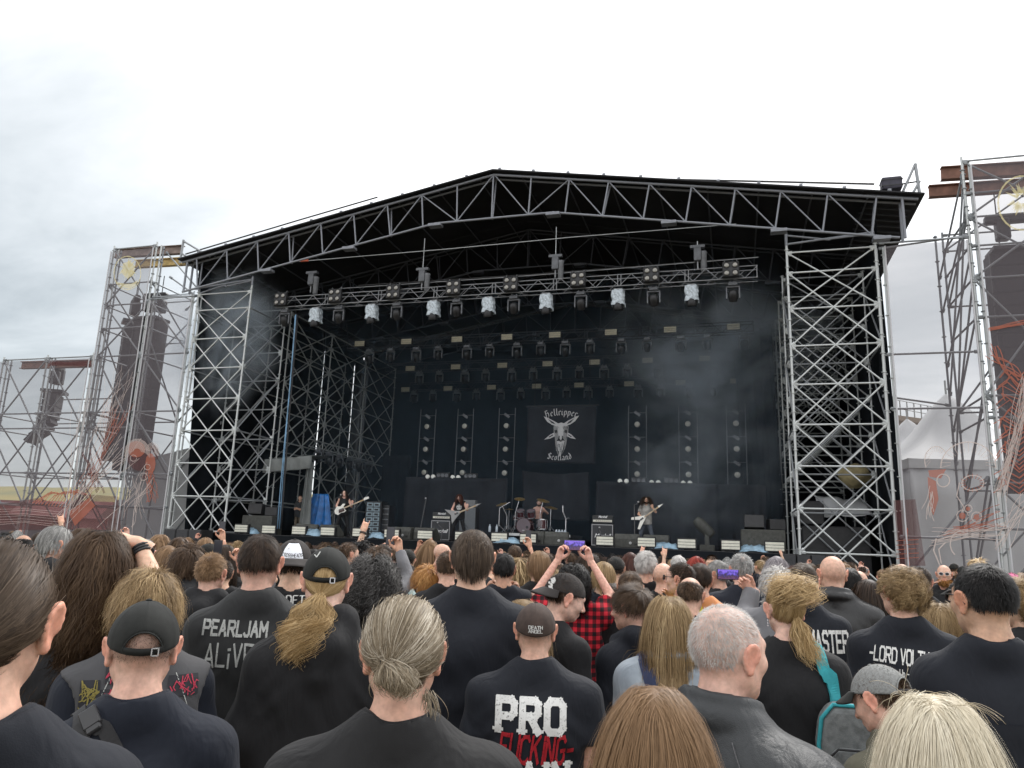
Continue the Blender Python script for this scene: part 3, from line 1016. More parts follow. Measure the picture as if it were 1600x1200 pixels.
UC = {  # plain capitals
 'P': [[(0,0),(0,1),(.5,1),(.62,.88),(.62,.6),(.5,.48),(0,.48)]],
 'R': [[(0,0),(0,1),(.5,1),(.62,.88),(.62,.62),(.5,.5),(0,.5)],[(.3,.5),(.64,0)]],
 'O': [[(.14,0),(0,.16),(0,.84),(.14,1),(.5,1),(.64,.84),(.64,.16),(.5,0),(.14,0)]],
 'A': [[(0,0),(.32,1),(.64,0)],[(.12,.34),(.52,.34)]],
 'I': [[(.1,0),(.1,1)]],
 'N': [[(0,0),(0,1),(.6,0),(.6,1)]],
 'F': [[(0,0),(0,1),(.56,1)],[(0,.52),(.44,.52)]],
 'U': [[(0,1),(0,.14),(.14,0),(.48,0),(.62,.14),(.62,1)]],
 'C': [[(.6,.84),(.48,1),(.14,1),(0,.84),(0,.16),(.14,0),(.48,0),(.6,.16)]],
 'K': [[(0,0),(0,1)],[(.58,1),(.02,.45)],[(.2,.6),(.62,0)]],
 'G': [[(.6,.84),(.48,1),(.14,1),(0,.84),(0,.16),(.14,0),(.48,0),(.6,.14),(.6,.46),(.34,.46)]],
 'E': [[(.56,0),(0,0),(0,1),(.56,1)],[(0,.52),(.46,.52)]],
 'L': [[(0,1),(0,0),(.54,0)]],
 'J': [[(.5,1),(.5,.14),(.38,0),(.12,0),(0,.16)]],
 'M': [[(0,0),(0,1),(.36,.4),(.72,1),(.72,0)]],
 'V': [[(0,1),(.3,0),(.6,1)]],
 'S': [[(.58,.86),(.46,1),(.12,1),(0,.86),(0,.64),(.12,.52),(.46,.48),(.58,.36),(.58,.14),(.46,0),(.12,0),(0,.14)]],
 'T': [[(0,1),(.64,1)],[(.32,1),(.32,0)]],
 'D': [[(0,0),(0,1),(.44,1),(.62,.8),(.62,.2),(.44,0),(0,0)]],
 'H': [[(0,0),(0,1)],[(.6,0),(.6,1)],[(0,.5),(.6,.5)]],
 'B': [[(0,0),(0,1),(.44,1),(.56,.88),(.56,.62),(.44,.52),(0,.52)],[(.44,.52),(.62,.4),(.62,.12),(.48,0),(0,0)]],
 'W': [[(0,1),(.2,0),(.4,.7),(.6,0),(.8,1)]],
 'X': [[(0,0),(.6,1)],[(0,1),(.6,0)]],
 'Y': [[(0,1),(.3,.5),(.6,1)],[(.3,.5),(.3,0)]],
 'i': [[(.08,0),(.08,.6)],[(.02,.82),(.16,.84)]],
 '-': [[(.05,.45),(.45,.45)]],
 "'": [[(.1,1),(.06,.75)]],
 'l': [[(.06,0),(.06,1)]],'n': [[(0,0),(0,.6)],[(0,.5),(.2,.62),(.34,.5),(.34,0)]],
 'e': [[(.02,.32),(.36,.34),(.32,.56),(.16,.62),(.02,.5),(.02,.12),(.16,0),(.34,.08)]],
 'm': [[(0,0),(0,.6)],[(0,.5),(.14,.62),(.26,.5),(.26,0)],[(.26,.5),(.4,.62),(.52,.5),(.52,0)]],
 'p': [[(0,.6),(0,-.3)],[(0,.5),(.2,.62),(.34,.48),(.34,.12),(.2,0),(0,.1)]],
 'a': [[(.06,.54),(.2,.62),(.32,.5),(.32,0)],[(.32,.34),(.1,.3),(.02,.14),(.14,0),(.32,.12)]],
 'g': [[(.34,.5),(.2,.62),(.02,.5),(.02,.14),(.16,0),(.34,.12)],[(.34,.6),(.34,-.16),(.2,-.3),(.04,-.22)]],
 'h': [[(0,0),(0,1)],[(0,.46),(.2,.62),(.34,.5),(.34,0)]],
 'r': [[(0,0),(0,.6)],[(0,.46),(.16,.62),(.28,.56)]],
 's': [[(.3,.52),(.16,.62),(.02,.5),(.06,.36),(.26,.28),(.3,.1),(.16,0),(0,.1)]],
 '.': [[(.08,.3),(.16,.3)]],
 }
def stroke_quads(line,w,nib=None,jit=0.0,rg=None):
 """2D polyline to quads; nib = angle of a broad nib, else constant width"""
 out_ = []
 for (x0,y0),(x1,y1) in zip(line[:-1],line[1:]):
  L = math.hypot(x1 - x0,y1 - y0)
  if L < 1e-6:
   continue
  tx,ty = (x1 - x0) / L,(y1 - y0) / L
  if nib is not None:
   nx,ny = cos(nib) * w / 2,sin(nib) * w / 2
   if abs(tx * ny - ty * nx) < w * 0.12:
    nx,ny = nx - ty * w * 0.12,ny + tx * w * 0.12
   e = 0
  else:
   nx,ny = -ty * w / 2,tx * w / 2
   e = w * 0.42
  n = max(1,int(L / (w * 1.5)))
  for k in range(n):
   a0,a1 = k / n,(k + 1) / n
   def pt(t,s):
    j = (rg.normal() * jit if rg is not None and jit else 0)
    ext = -e if t == 0 else (e if t == 1 else 0)
    return (x0 + (x1 - x0) * t + tx * ext + nx * s * (1 + j),y0 + (y1 - y0) * t + ty * ext + ny * s * (1 + j))
   out_.append([pt(a0,1),pt(a0,-1),pt(a1,-1),pt(a1,1)])
 return out_
def word_quads(text,font,w=0.13,nib=None,gap=0.2,jit=0.0,seed=0,xs=1.0,wob=0.0):
 rg = np.random.default_rng(seed)
 x,q = 0.0,[]
 for ch in text:
  if ch == ' ':
   x += 0.4 * xs
   continue
  gl = font[ch]
  if isinstance(gl,tuple):
   lines,adv = gl
  else:
   lines = gl
   adv = max(p[0] for l in lines for p in l) + gap
  dy = rg.normal() * wob
  for l in lines:
   l2 = [(x + px * xs + rg.normal() * jit * 0.3,py + dy + rg.normal() * jit * 0.3) for px,py in l]
   q += stroke_quads(l2,w,nib,jit,rg)
  x += adv * xs
 return q,x
# ------------------------------------------------------------------ goat banner
bnY = 31.0
bl,br,bt,bb = at_y(825,634,bnY),at_y(932,634,bnY),at_y(878,634,bnY),at_y(875,723,bnY)
bw,bh = br.x - bl.x,bt.z - bb.z
ban = empty("banner",((bl.x + br.x) / 2,bnY,bb.z),0,"black band banner with a grey goat head hung above the drummer","banner")
fab = cloth("fabric",(-bw / 2,0,0),(bw / 2 - 0.03,0,-0.05),(bw / 2,0,bh),(-bw / 2,0,bh),CLOTH_FLAT,ban,nu=24,nv=20,fold=0.008,waves=3,thick=0.006,seed=70)
# banner units: 429 px of the close-up = bw; origin at the top centre
U_ = bw / 429.0

def bxy(x,y):
 return ((x - 1107.5) * U_,bh - (y - 133) * U_)
GREYS = {k: mat("banner_ink_%d" % k,(v,v,v * 1.02),0.8) for k,v in enumerate((0.02,0.10,0.24,0.48))}

def flat_poly(name,polys,m,parent,y,M=None):
 b = MB()
 for i,p in enumerate(polys):
  n = len(p)
  b.add([(x,y - 0.0006 * i,z) for x,z in p],[tuple(range(n))])
 return b.build(name,m,parent)
def arc_word(text,cx,cy,R,a0,up,h,w):
 q,L = word_quads(text,{k_: (v_[0],v_[1] * 1.13 + 0.02) for k_,v_ in BL.items()},0.145,radians(38))
 res = []
 for quad in q:
  r_ = []
  for (x,y) in quad:
   s = (x - L / 2) * h
   a = s / R
   if up:
    r_.append((cx + (R + y * h) * sin(a),cy + (R + y * h) * cos(a)))
   else:
    r_.append((cx + (R - y * h) * sin(a),cy - (R - y * h) * cos(a)))
  res.append(r_)
 return res
cx,cy = bxy(1107,168)
hq = arc_word("Hellripper",bxy(1107,0)[0],bxy(0,192)[1] - 2.2,2.2,0,True,0.30,0)
sq = arc_word("Scotland",bxy(1103,0)[0],bxy(0,468)[1] + 2.0,2.0 ,0,False,0.27,0)
YO = -0.032
flat_poly("lettering",hq,GREYS[3],ban,YO)
flat_poly("lettering",sq,GREYS[3],ban,YO)
rgb = np.random.default_rng(12)

def gp(pts):
 return [bxy(*p) for p in pts]
goat3 = [gp(p) for p in (
 [(996,198),(1018,205),(1062,228),(1094,246),(1082,262),(1052,252),(1020,232)],
 [(1218,196),(1196,203),(1150,226),(1120,246),(1134,262),(1164,250),(1194,230)],
 [(1086,244),(1107,238),(1130,244),(1126,290),(1120,330),(1107,346),(1094,330),(1088,290)],
 [(1004,342),(1040,312),(1064,300),(1070,322),(1040,336)],
 [(1200,340),(1172,312),(1150,300),(1146,322),(1170,334)],
 [(1084,352),(1107,346),(1130,350),(1124,392),(1110,436),(1100,444),(1092,420),(1086,384)],
 )]
goat2 = [gp(p) for p in (
 [(1060,262),(1086,246),(1088,296),(1094,334),(1080,350),(1070,330),(1062,300)],
 [(1130,246),(1154,262),(1152,300),(1146,332),(1132,350),(1120,334),(1126,296)],
 [(1070,330),(1086,352),(1086,400),(1096,440),(1080,410),(1074,370)],
 [(1146,332),(1130,352),(1128,396),(1112,436),(1132,404),(1142,366)],
 )]
goat0 = [gp(p) for p in (
 [(1066,286),(1082,282),(1086,298),(1072,304)],[(1132,282),(1148,288),(1142,304),(1128,298)],
 [(1094,320),(1100,318),(1100,338),(1095,336)],[(1114,318),(1120,320),(1118,336),(1113,338)],
 [(1024,214),(1060,236),(1074,250),(1046,240)],[(1190,212),(1154,234),(1142,250),(1168,238)],
 [(1092,350),(1107,347),(1122,350),(1107,356)],
 [(1030,326),(1058,310),(1060,316),(1036,330)],[(1176,324),(1152,310),(1152,316),(1170,328)],
 )]
for k in range(34):
 x = 1080 + 54 * rgb.random()
 y = 356 + 60 * rgb.random()
 goat0.append(gp([(x,y),(x + 2.2,y),(x + 1 + (1104 - x) * 0.25,y + 22),(x + (1104 - x) * 0.25,y + 22)]))
for k in range(26):
 s = rgb.choice((-1,1))
 x = 1107 + s * (14 + 30 * rgb.random())
 y = 258 + 80 * rgb.random()
 goat0.append(gp([(x,y),(x + 1.8,y),(x + 1.0 - s * 3,y + 14),(x - s * 3,y + 14)]))
flat_poly("goat_ink",goat2,GREYS[2],ban,YO - 0.002)
flat_poly("goat_ink",goat3,GREYS[3],ban,YO - 0.006)
flat_poly("goat_ink",goat0,GREYS[0],ban,YO - 0.011)
tube("batten",(bl.x - 0.1,bnY,bt.z),(br.x + 0.1,bnY,bt.z),0.03,BLACKMETAL,ban)
tube("hanging_line",(bl.x + 0.3,bnY,bt.z),(bl.x + 0.3,bnY,10.6),0.01,CABLE,ban)
tube("hanging_line",(br.x - 0.3,bnY,bt.z),(br.x - 0.3,bnY,10.6),0.01,CABLE,ban)

# ------------------------------------------------------------------ backline
def script_logo(parent,loc,size,text="Marshall"):
 fc = bpy.data.curves.new("logo",'FONT')
 fc.body = text
 fc.size = size
 fc.shear = 0.35
 fc.offset = size * 0.012
 fc.space_character = 0.86
 fc.align_x = 'CENTER'
 ob = bpy.data.objects.new("logo_tmp",fc)
 COL.objects.link(ob)
 dg = bpy.context.evaluated_depsgraph_get()
 me = bpy.data.meshes.new_from_object(ob.evaluated_get(dg))
 bpy.data.objects.remove(ob)
 me.materials.clear()
 return link("logo",me,WHITE_PAINT,parent,Matrix.Translation(loc) @ Matrix.Rotation(pi / 2,4,'X'))
def half_stack(p,label,rz=0.0):
 t = empty("guitar_amplifier",p,rz,label,"guitar amplifier")
 b = MB()
 b.box((0,0,0.42),(0.80,0.38,0.80))
 bevel(b.build("cabinet",TOLEX,t),0.02)
 b = MB()
 b.box((0,-0.192,0.42),(0.70,0.012,0.70))
 gcl = b.build("grille_cloth",GRILLE,t)
 for (c,s) in (((0,-0.196,0.78),(0.76,0.02,0.025)),((0,-0.196,0.06),(0.76,0.02,0.025)),((-0.37,-0.196,0.42),(0.025,0.02,0.74)),((0.37,-0.196,0.42),(0.025,0.02,0.74))):
  b = MB()
  b.box(c,s)
  b.build("piping",mat("silver_piping",(0.35,0.35,0.36),0.5),t)
 b = MB()
 b.box((0,0,0.98),(0.74,0.3,0.28))
 bevel(b.build("amplifier_head",TOLEX,t),0.02)
 b = MB()
 b.box((0,-0.152,0.92),(0.68,0.012,0.075))
 pn = b.build("control_panel",mat("cream_metal",(0.62,0.60,0.52),0.4,0.2),t)
 for k in range(8):
  M = Matrix.Translation((-0.22 + k * 0.07,-0.16,0.92)) @ Matrix.Rotation(pi / 2,4,'X')
  b = MB()
  b.lathe([(0.017,0),(0.014,0.02),(0,0.021)],8,M)
  b.build("knob",BLACKMETAL,pn)
 script_logo(t,(0,-0.202,0.33),0.2)
 script_logo(t,(0,-0.155,1.03),0.11)
 b = MB()
 for k in (-1,1):
  b.box((k * 0.3,0,0.01),(0.06,0.3,0.03))
 b.build("foot",BLACKMETAL,t)
 return t
half_stack(Vector((at_y(690,830,28).x,28,ZS)),"black guitar stack with white script logo beside the guitarist with the pointed guitar",0.1)
half_stack(Vector((at_y(942,830,27.2).x,27.2,ZS)),"black guitar stack with white script logo beside the singer",0.05)
t = empty("speaker_cabinet",Vector((at_y(732,830,28.6).x,28.6,ZS)),0,"tall grey fronted speaker cabinet behind the guitarist with the pointed guitar","speaker cabinet")
b = MB()
b.box((0,0,0.7),(0.72,0.42,1.36))
bevel(b.build("cabinet",TOLEX,t),0.02)
b = MB()
b.box((0,-0.215,0.7),(0.66,0.012,1.3))
b.build("grille_cloth",mat("grey_grille_cloth",(0.12,0.13,0.14),0.8,0,0.2,60),t)
b = MB()
b.box((-0.02,0,1.53),(0.6,0.3,0.26))
bevel(b.build("amplifier_head",mat("grey_amp",(0.13,0.135,0.14),0.5),t),0.02)
# amplifier rack with pale devices by the bassist
t = empty("amplifier_rack",Vector((at_y(586,830,29).x,29.0,ZS)),0,"tall black rack of pale blue amplifiers standing behind the bass player","amplifier rack")
b = MB()
b.box((0,0,0.78),(0.72,0.6,1.52))
b.build("case",CASE,t)
DEV = mat("pale_blue_panel",(0.23,0.30,0.34),0.45,0.2,0.3,9)
for k in range(7):
 for sx in (-1,1):
  b = MB()
  b.box((sx * 0.155,-0.31,0.2 + k * 0.2),(0.28,0.03,0.16))
  d_ = b.build("amplifier",DEV,t)
  b = MB()
  b.box((sx * 0.155,-0.33,0.2 + k * 0.2),(0.16,0.02,0.08))
  b.build("vent",BLACKMETAL,d_)
t = empty("flight_case",Vector((at_y(604,830,29.2).x,29.2,ZS)),0,"black flight case with metal edges beside the rack of pale amplifiers","flight case")
b = MB()
b.box((0,0,0.7),(0.4,0.6,1.4))
b.build("case",CASE,t)
for k in range(6):
 b = MB()
 b.box((0,-0.31,0.15 + k * 0.22),(0.36,0.02,0.03))
 b.build("edge",ALU,t)
# ------------------------------------------------------------------ wedges, floor strobes and tarps at the stage edge
def wedge_proto():
 t = empty("stage_monitor",(0,0,0))
 b = MB()
 prof = [(-0.26,0),(0.30,0),(0.30,0.16),(0.02,0.46),(-0.20,0.46),(-0.26,0.3)]
 vs = [(-0.42,y,z) for y,z in prof] + [(0.42,y,z) for y,z in prof]
 n = len(prof)
 b.add(vs,[tuple(range(n - 1,-1,-1)),tuple(range(n,2 * n))] + [(i,(i + 1) % n,(i + 1) % n + n,i + n) for i in range(n)])
 bevel(b.build("cabinet",WEDGE_MAT,t),0.03)
 b = MB()
 b.lathe([(0.05,0),(0.04,0.01),(0,0.012)],10,Matrix.Translation((0.1,-0.262,0.16)) @ Matrix.Rotation(pi / 2,4,'X'))
 b.build("badge",mat("silver_badge",(0.4,0.4,0.4),0.4,0.4),t)
 b = MB()
 b.box((0.28,-0.25,0.12),(0.1,0.03,0.06))
 b.build("socket_plate",BLACKMETAL,t)
 return t
wp = [(481,830,0.3),(517,832,-0.35),(632,834,-0.2),(667,833,-0.1),(838,846,-0.3),(870,846,0.1),(980,852,0.15),(1026,854,0)]
wl = ["in front of the stagehand","at the bass player's feet","between the rack and the first microphone stand","in front of the script logo stack near the pointed guitar","in front of the drum kit","beside the drum kit, next to the water bottles","at the singer's feet, nearer the drums","at the singer's feet, nearer the tents"]
wpr = wedge_proto()
for i,((x,y,rz),l) in enumerate(zip(wp,wl)):
 o = wpr if i == 0 else copy_tree(wpr)
 o.location = Vector((at_y(x,y,25.9).x,25.9,ZS))
 o.rotation_euler.z = rz
 tag(o,"worn black stage monitor " + l,"stage monitor","stage monitors along the front of the stage")
def floor_strobe_proto():
 t = empty("floor_strobe",(0,0,0))
 b = MB()
 b.box((0,0.06,0.2),(0.62,0.14,0.36))
 bevel(b.build("housing",BLACKMETAL,t),0.015,1)
 for k in range(3):
  b = MB()
  b.box((0,-0.02,0.295 - k * 0.092),(0.55,0.03,0.078))
  b.build("lamp_row",mat("pale_reflector",(0.66,0.65,0.56),0.35,0.1,0.12,12),t)
 b = MB()
 for sx in (-1,1):
  b.box((sx * 0.24,0.06,0.012),(0.06,0.3,0.025))
 b.build("foot",BLACKMETAL,t)
 return t
fs_ = [(377,828),(420,829),(467,831),(512,833),(562,835),(612,837),(664,840),(723,843),(780,847),(825,849),(945,851),(1010,855),(1073,859),(1142,862),(1211,865)]
fp = floor_strobe_proto()
for i,(x,y) in enumerate(fs_):
 o = fp if i == 0 else copy_tree(fp)
 p = at_y(x,y,25.15)
 o.location = Vector((p.x,25.15,ZS))
 o.rotation_euler.x = 0
 tag(o,f"floor strobe with pale striped face on the stage edge, {i+1}th of the row from the red stalls' side".replace("1th of","first of").replace("2th of","second of").replace("3th of","third of").replace("1first","eleventh"),"strobe light","floor strobes along the stage edge")
import itertools
ordw = ["first","second","third","fourth","fifth","sixth","seventh","eighth","ninth","tenth","eleventh","twelfth","thirteenth","fourteenth","fifteenth"]
for i,o in enumerate([q for q in COL.objects if q.name.startswith("floor_strobe")]):
 o["label"] = f"floor strobe with pale striped face, {ordw[i]} along the stage edge from the bass player's side"
def tarp(px,py,Y,w,d,hgt,m,label,seed,z0=ZS):
 rg_ = np.random.default_rng(seed)
 n = 14
 xs_,ys_ = np.meshgrid(np.linspace(-1,1,n),np.linspace(-1,1,n),indexing='ij')
 z = hgt * np.clip(1.15 - (np.abs(xs_) ** 2.5 + np.abs(ys_) ** 2.5),0,1) * (0.7 + 0.4 * rg_.random((n,n)))
 z += 0.012
 P = np.stack([xs_ * w / 2 + rg_.normal(size=(n,n)) * 0.02,ys_ * d / 2 + rg_.normal(size=(n,n)) * 0.02,z],-1).reshape(-1,3)
 i = np.arange(n * n).reshape(n,n)
 q = np.stack([i[:-1,:-1],i[1:,:-1],i[1:,1:],i[:-1,1:]],-1).reshape(-1,4)
 o = link("tarpaulin",mesh_np("tarpaulin",P,q),m,None,Matrix.Translation((at_y(px,py,Y).x,Y,z0)))
 return tag(o,label,"tarpaulin")
tarp(488,836,25.4,0.9,0.5,0.26,PALE_TARP,"pale blue tarp heaped in front of the bass player's monitors",1)
tarp(390,833,25.5,0.9,0.5,0.22,PALE_TARP,"pale blue tarp heaped beside the black cases",2)
tarp(590,838,25.4,0.7,0.5,0.22,PALE_TARP,"pale blue tarp heaped below the rack of amplifiers",3)
tarp(793,848,25.3,1.0,0.5,0.2,PALE_TARP,"pale blue tarp heaped in front of the drum kit",4)
tarp(1040,860,25.4,1.1,0.6,0.2,PALE_TARP,"pale blue tarp heaped in front of the singer",5)
tarp(1178,866,25.4,1.1,0.6,0.22,PALE_TARP,"pale blue tarp heaped below the side speakers",6)

# blue plastic sheet hanging behind the bass player
p = at_y(502,785,27.9)
cl_ = cloth("plastic_sheet",(p.x - 0.9,27.7,ZS),(p.x + 0.75,27.7,ZS),(p.x + 0.35,27.8,ZS + 1.75),(p.x - 0.3,27.8,ZS + 1.75),BLUE_TARP,None,nu=22,nv=14,fold=0.09,waves=5,seed=90)
tag(cl_,"bright blue plastic sheet hanging on the scaffold behind the bass player","plastic sheet")
# grey canopy over the side entrance
cp = empty("canopy",Vector((-18.0,27.3,ZS)),0,"grey fabric canopy over the stage side entrance above the stagehand","canopy")
a,b_ = at_y(412,722,27.0),at_y(490,722,27.4)
c_ = cloth("valance",(a.x,27.0,a.z - 0.45),(b_.x,27.2,b_.z - 0.3),(b_.x,27.2,b_.z + 0.25),(a.x,27.0,a.z + 0.1),GREY_PVC,None,nu=24,nv=8,fold=0.05,waves=6,seed=91)
c_.parent = cp
c_.matrix_parent_inverse = Matrix.Translation(-cp.location)
c_ = cloth("top_cover",(a.x,27.0,a.z + 0.1),(b_.x,27.2,b_.z + 0.25),(b_.x - 0.4,29.5,b_.z + 0.45),(a.x - 0.4,29.5,a.z + 0.3),GREY_PVC,None,nu=16,nv=8,fold=0.03,waves=4,seed=92)
c_.parent = cp
c_.matrix_parent_inverse = Matrix.Translation(-cp.location)
p = at_y(478,780,27.3)
c_ = cloth("side_curtain",(p.x - 0.22,27.3,ZS),(p.x + 0.28,27.4,ZS),(p.x + 0.1,27.4,b_.z),(p.x - 0.1,27.3,b_.z),GREY_PVC,None,nu=16,nv=10,fold=0.06,waves=3,seed=93)
c_.parent = cp
c_.matrix_parent_inverse = Matrix.Translation(-cp.location)

# side lamps truss along the inner wall
st_ = empty("side_truss",(-18.2,30,at_x(520,705,-18.2).z),0,"low side truss carrying small dark lamps beside the bass player","side truss")
z1 = at_x(483,690,-18.2)
z2 = at_x(585,716,-18.2)
for dz_ in (0,0.32):
 tube("chord",(-18.2,z1.y,z1.z + dz_ - 0.2),(-18.2,z2.y,z1.z + dz_ - 0.2),0.028,STEEL_DIM,st_)
for i in range(16):
 y0 = z1.y + (z2.y - z1.y) * i / 16
 y1 = z1.y + (z2.y - z1.y) * (i + 1) / 16
 zb = z1.z - 0.2
 tube("lacing",(-18.2,y0,zb + (0.32 if i % 2 else 0)),(-18.2,y1,zb + (0 if i % 2 else 0.32)),0.018,STEEL_DIM,st_,6)
mh3 = copy_tree(m2p)
spread(mh3,[Vector((-18.1,z1.y + (z2.y - z1.y) * (i + 0.7) / 6.5,z1.z - 0.25)) for i in range(6)],[f"small dark moving head under the low side truss, {nth(i)} from the stage front" for i in range(6)],"moving head","moving heads under the side truss")

# ------------------------------------------------------------------ drums
DZ = 0.42
dY = 29.0
dx0 = at_y(820,820,dY).x
ris = empty("drum_riser",(dx0 + 0.3,dY + 0.9,ZS),0,"drum riser with a pale front edge under the drum kit","drum riser")
b = MB()
b.box((0,0.1,DZ - 0.06),(3.2,2.4,0.12))
b.build("top",DECK,ris)
b = MB()
b.box((0,-1.12,DZ - 0.05),(3.2,0.04,0.1))
b.build("front_edge",mat("pale_edge",(0.55,0.56,0.56),0.4,0.3,0.2,2),ris)
for x in (-1.4,0,1.4):
 b = MB()
 b.tube([(x,-0.95,0),(x,-0.95,DZ - 0.1)],0.035)
 b.build("leg",STEEL_DIM,ris)
DRUM = mat("dark_red_lacquer",(0.075,0.018,0.022),0.25,0.2,0.2,4)
SKIN_D = mat("drum_head",(0.13,0.10,0.115),0.5,0,0.1,3)
CHROME = mat("chrome_metal",(0.6,0.6,0.62),0.25,0.8)
BRASS = mat("cymbal_bronze",(0.36,0.25,0.10),0.35,0.7,0.2,20)
kit = empty("drum_kit",(dx0,dY,ZS + DZ),0,"dark red drum kit with cymbals on the riser below the goat banner","drum kit")

def drum(c,r,h,tilt,rimm,head=SKIN_D):
 M = Matrix.Translation(c) @ tilt
 b = MB()
 b.lathe([(r,0),(r,h)],24,M)
 o = b.build("shell",DRUM,kit)
 auto_smooth(o.data)
 for z in (-0.012,h - 0.012):
  b = MB()
  b.lathe([(r + 0.004,z - 0.01),(r + 0.014,z - 0.01),(r + 0.014,z + 0.03),(r + 0.004,z + 0.03)],24,M,cap=False)
  b.build("hoop",rimm,o)
 b = MB()
 b.lathe([(r * 0.98,h + 0.006),(0,h + 0.006)],24,M,cap=False)
 b.build("drum_head",head,o)
 for k in range(8):
  a = 2 * pi * k / 8 + 0.2
  b = MB()
  b.tube([M @ Vector((cos(a) * (r + 0.012),sin(a) * (r + 0.012),0.02)),M @ Vector((cos(a) * (r + 0.012),sin(a) * (r + 0.012),h - 0.02))],0.008,5)
  b.build("lug",CHROME,o)
 return o
kd = drum((0,0.25,0.30),0.29,0.45,Matrix.Rotation(pi / 2,4,'X'),DRUM)
b = MB()
b.lathe([(0.055,0),(0,0)],14,Matrix.Translation((0.15,-0.21,0.24)) @ Matrix.Rotation(pi / 2,4,'X'),cap=False)
b.build("port_hole",BLACKMETAL,kit)
script_logo(kit,(0,-0.212,0.1),0.05,"Pearl")
drum((-0.22,0.15,0.66),0.165,0.26,Matrix.Rotation(radians(24),4,'X'),CHROME,SKIN_D)
drum((0.22,0.15,0.66),0.165,0.26,Matrix.Rotation(radians(24),4,'X'),CHROME,SKIN_D)
drum((0.58,0.5,0.2),0.2,0.38,Matrix.Identity(4),CHROME,SKIN_D)
drum((-0.5,0.65,0.56),0.18,0.14,Matrix.Rotation(radians(6),4,'X'),CHROME,SKIN_D)

def stand(x,y,h,name="stand",bend=0.0):
 b = MB()
 b.tube([(x,y,0.15),(x,y,h * 0.6),(x + bend,y + 0.02,h)],0.014,6)
 for k in range(3):
  a = 2 * pi * k / 3 + 0.5
  b.tube([(x,y,0.32),(x + 0.28 * cos(a),y + 0.28 * sin(a),0.01)],0.012,5)
 return b.build(name,CHROME,kit)
def cymbal(x,y,z,r,tx,ty):
 M = Matrix.Translation((x,y,z)) @ Matrix.Rotation(tx,4,'X') @ Matrix.Rotation(ty,4,'Y')
 b = MB()
 b.lathe([(r,0),(r * 0.6,0.018),(r * 0.2,0.03),(r * 0.16,0.05),(0.0,0.055)],24,M,cap=False)
 b.build("cymbal",BRASS,kit,True)
for (x,y,h,bend,r,tx,ty) in ((-0.75,0.0,1.12,-0.25,0.24,0.3,-0.2),(-0.42,0.05,1.35,0.15,0.22,0.35,0.1),(0.62,0.0,1.3,0.1,0.26,0.25,0.25),(0.95,0.4,1.05,0.0,0.27,0.2,0.2),(-0.85,0.6,0.95,0,0.18,0.1,0.0)):
 stand(x,y,h,bend=bend)
 cymbal(x + bend,y + 0.02,h,r,tx,ty)
# tall boom stand beside the kit
b = MB()
for k in range(3):
 a = 2 * pi * k / 3 + 0.3
 b.tube([(-0.95,-0.4,0.3),(-0.95 + 0.3 * cos(a),-0.4 + 0.3 * sin(a),-0.0)],0.013,5)
b.tube([(-0.95,-0.4,0.25),(-0.95,-0.4,0.95),(-0.55,-0.3,1.2)],0.014,6)
b.build("boom_stand",CHROME,kit)
thr = empty("drum_stool",(dx0 + 0.12,dY + 0.95,ZS + DZ),0,"round black drum stool under the drummer","stool")
b = MB()
b.lathe([(0.17,0.44),(0.18,0.47),(0.17,0.5),(0,0.505)],16)
b.build("seat",TOLEX,thr,True)
b = MB()
b.tube([(0,0,0.2),(0,0,0.44)],0.02)
for k in range(3):
 a = 2 * pi * k / 3
 b.tube([(0,0,0.25),(0.22 * cos(a),0.22 * sin(a),0.0)],0.013,5)
b.build("stand",CHROME,thr)

# ------------------------------------------------------------------ microphone stands
def mic_stand(px,py,Y,top,label,lean=(0.0,0),boom=None):
 p = Vector((at_y(px,py,Y).x,Y,ZS))
 t = empty("microphone_stand",p,0,label,"microphone stand")
 b = MB()
 b.lathe([(0.14,0),(0.14,0.015),(0.03,0.03)],14)
 b.build("base",BLACKMETAL,t)
 b = MB()
 pts = [(0,0,0.02),(lean[0],lean[1],top)]
 if boom:
  pts.append((lean[0] + boom[0],lean[1] + boom[1],top + boom[2]))
 b.tube(pts,0.018,6)
 b.build("pole",mat("grey_stand",(0.10,0.10,0.105),0.4,0.4),t)
 e = Vector(pts[-1])
 b = MB()
 b.tube([e,e + Vector((0.03,-0.1,0.04))],[0.016,0.022],8)
 b.build("microphone",BLACKMETAL,t)
 b = MB()
 b.lathe([(0,-0.035),(0.03,-0.02),(0.034,0),(0.03,0.022),(0,0.035)],10,Matrix.Translation(e + Vector((0.035,-0.12,0.05))))
 b.build("grille",mat("mic_grille",(0.45,0.45,0.46),0.4,0.6),t,True)
 return t
mic_stand(654,835,27.0,1.55,"microphone stand leaning beside the wide screen, with no one at it",(0.22,0))
mic_stand(521,835,25.8,1.45,"microphone stand with boom in front of the bass player",(-0.05,0),(0.2,0.1,0.1))
mic_stand(992,850,25.9,1.45,"microphone stand in front of the singer with the white guitar",(-0.02,0),(0.1,0.12,0.05))
mic_stand(730,835,27.0,0.55,"low microphone stand before the grey fronted cabinet",(0.0,0),(-0.25,0.3,0.15))
mic_stand(938,845,26.5,0.5,"low microphone stand before the stack beside the singer",(0.0,0),(-0.1,0.3,0.12))
mic_stand(690,835,27.2,0.5,"low microphone stand before the stack near the pointed guitar",(0.0,0),(-0.3,0.3,0.15))
t = empty("guitar_stand",Vector((at_y(884,830,28.2).x,28.2,ZS)),0,"tall chrome stand with hooks behind the water bottles","stand")
b = MB()
b.tube([(0,0,0.1),(0,0,1.0),(-0.12,0,1.25),(-0.13,0,1.5)],0.022,6)
b.tube([(0,0,1.0),(0.12,-0.05,1.05),(0.14,-0.1,1.0)],0.016,6)
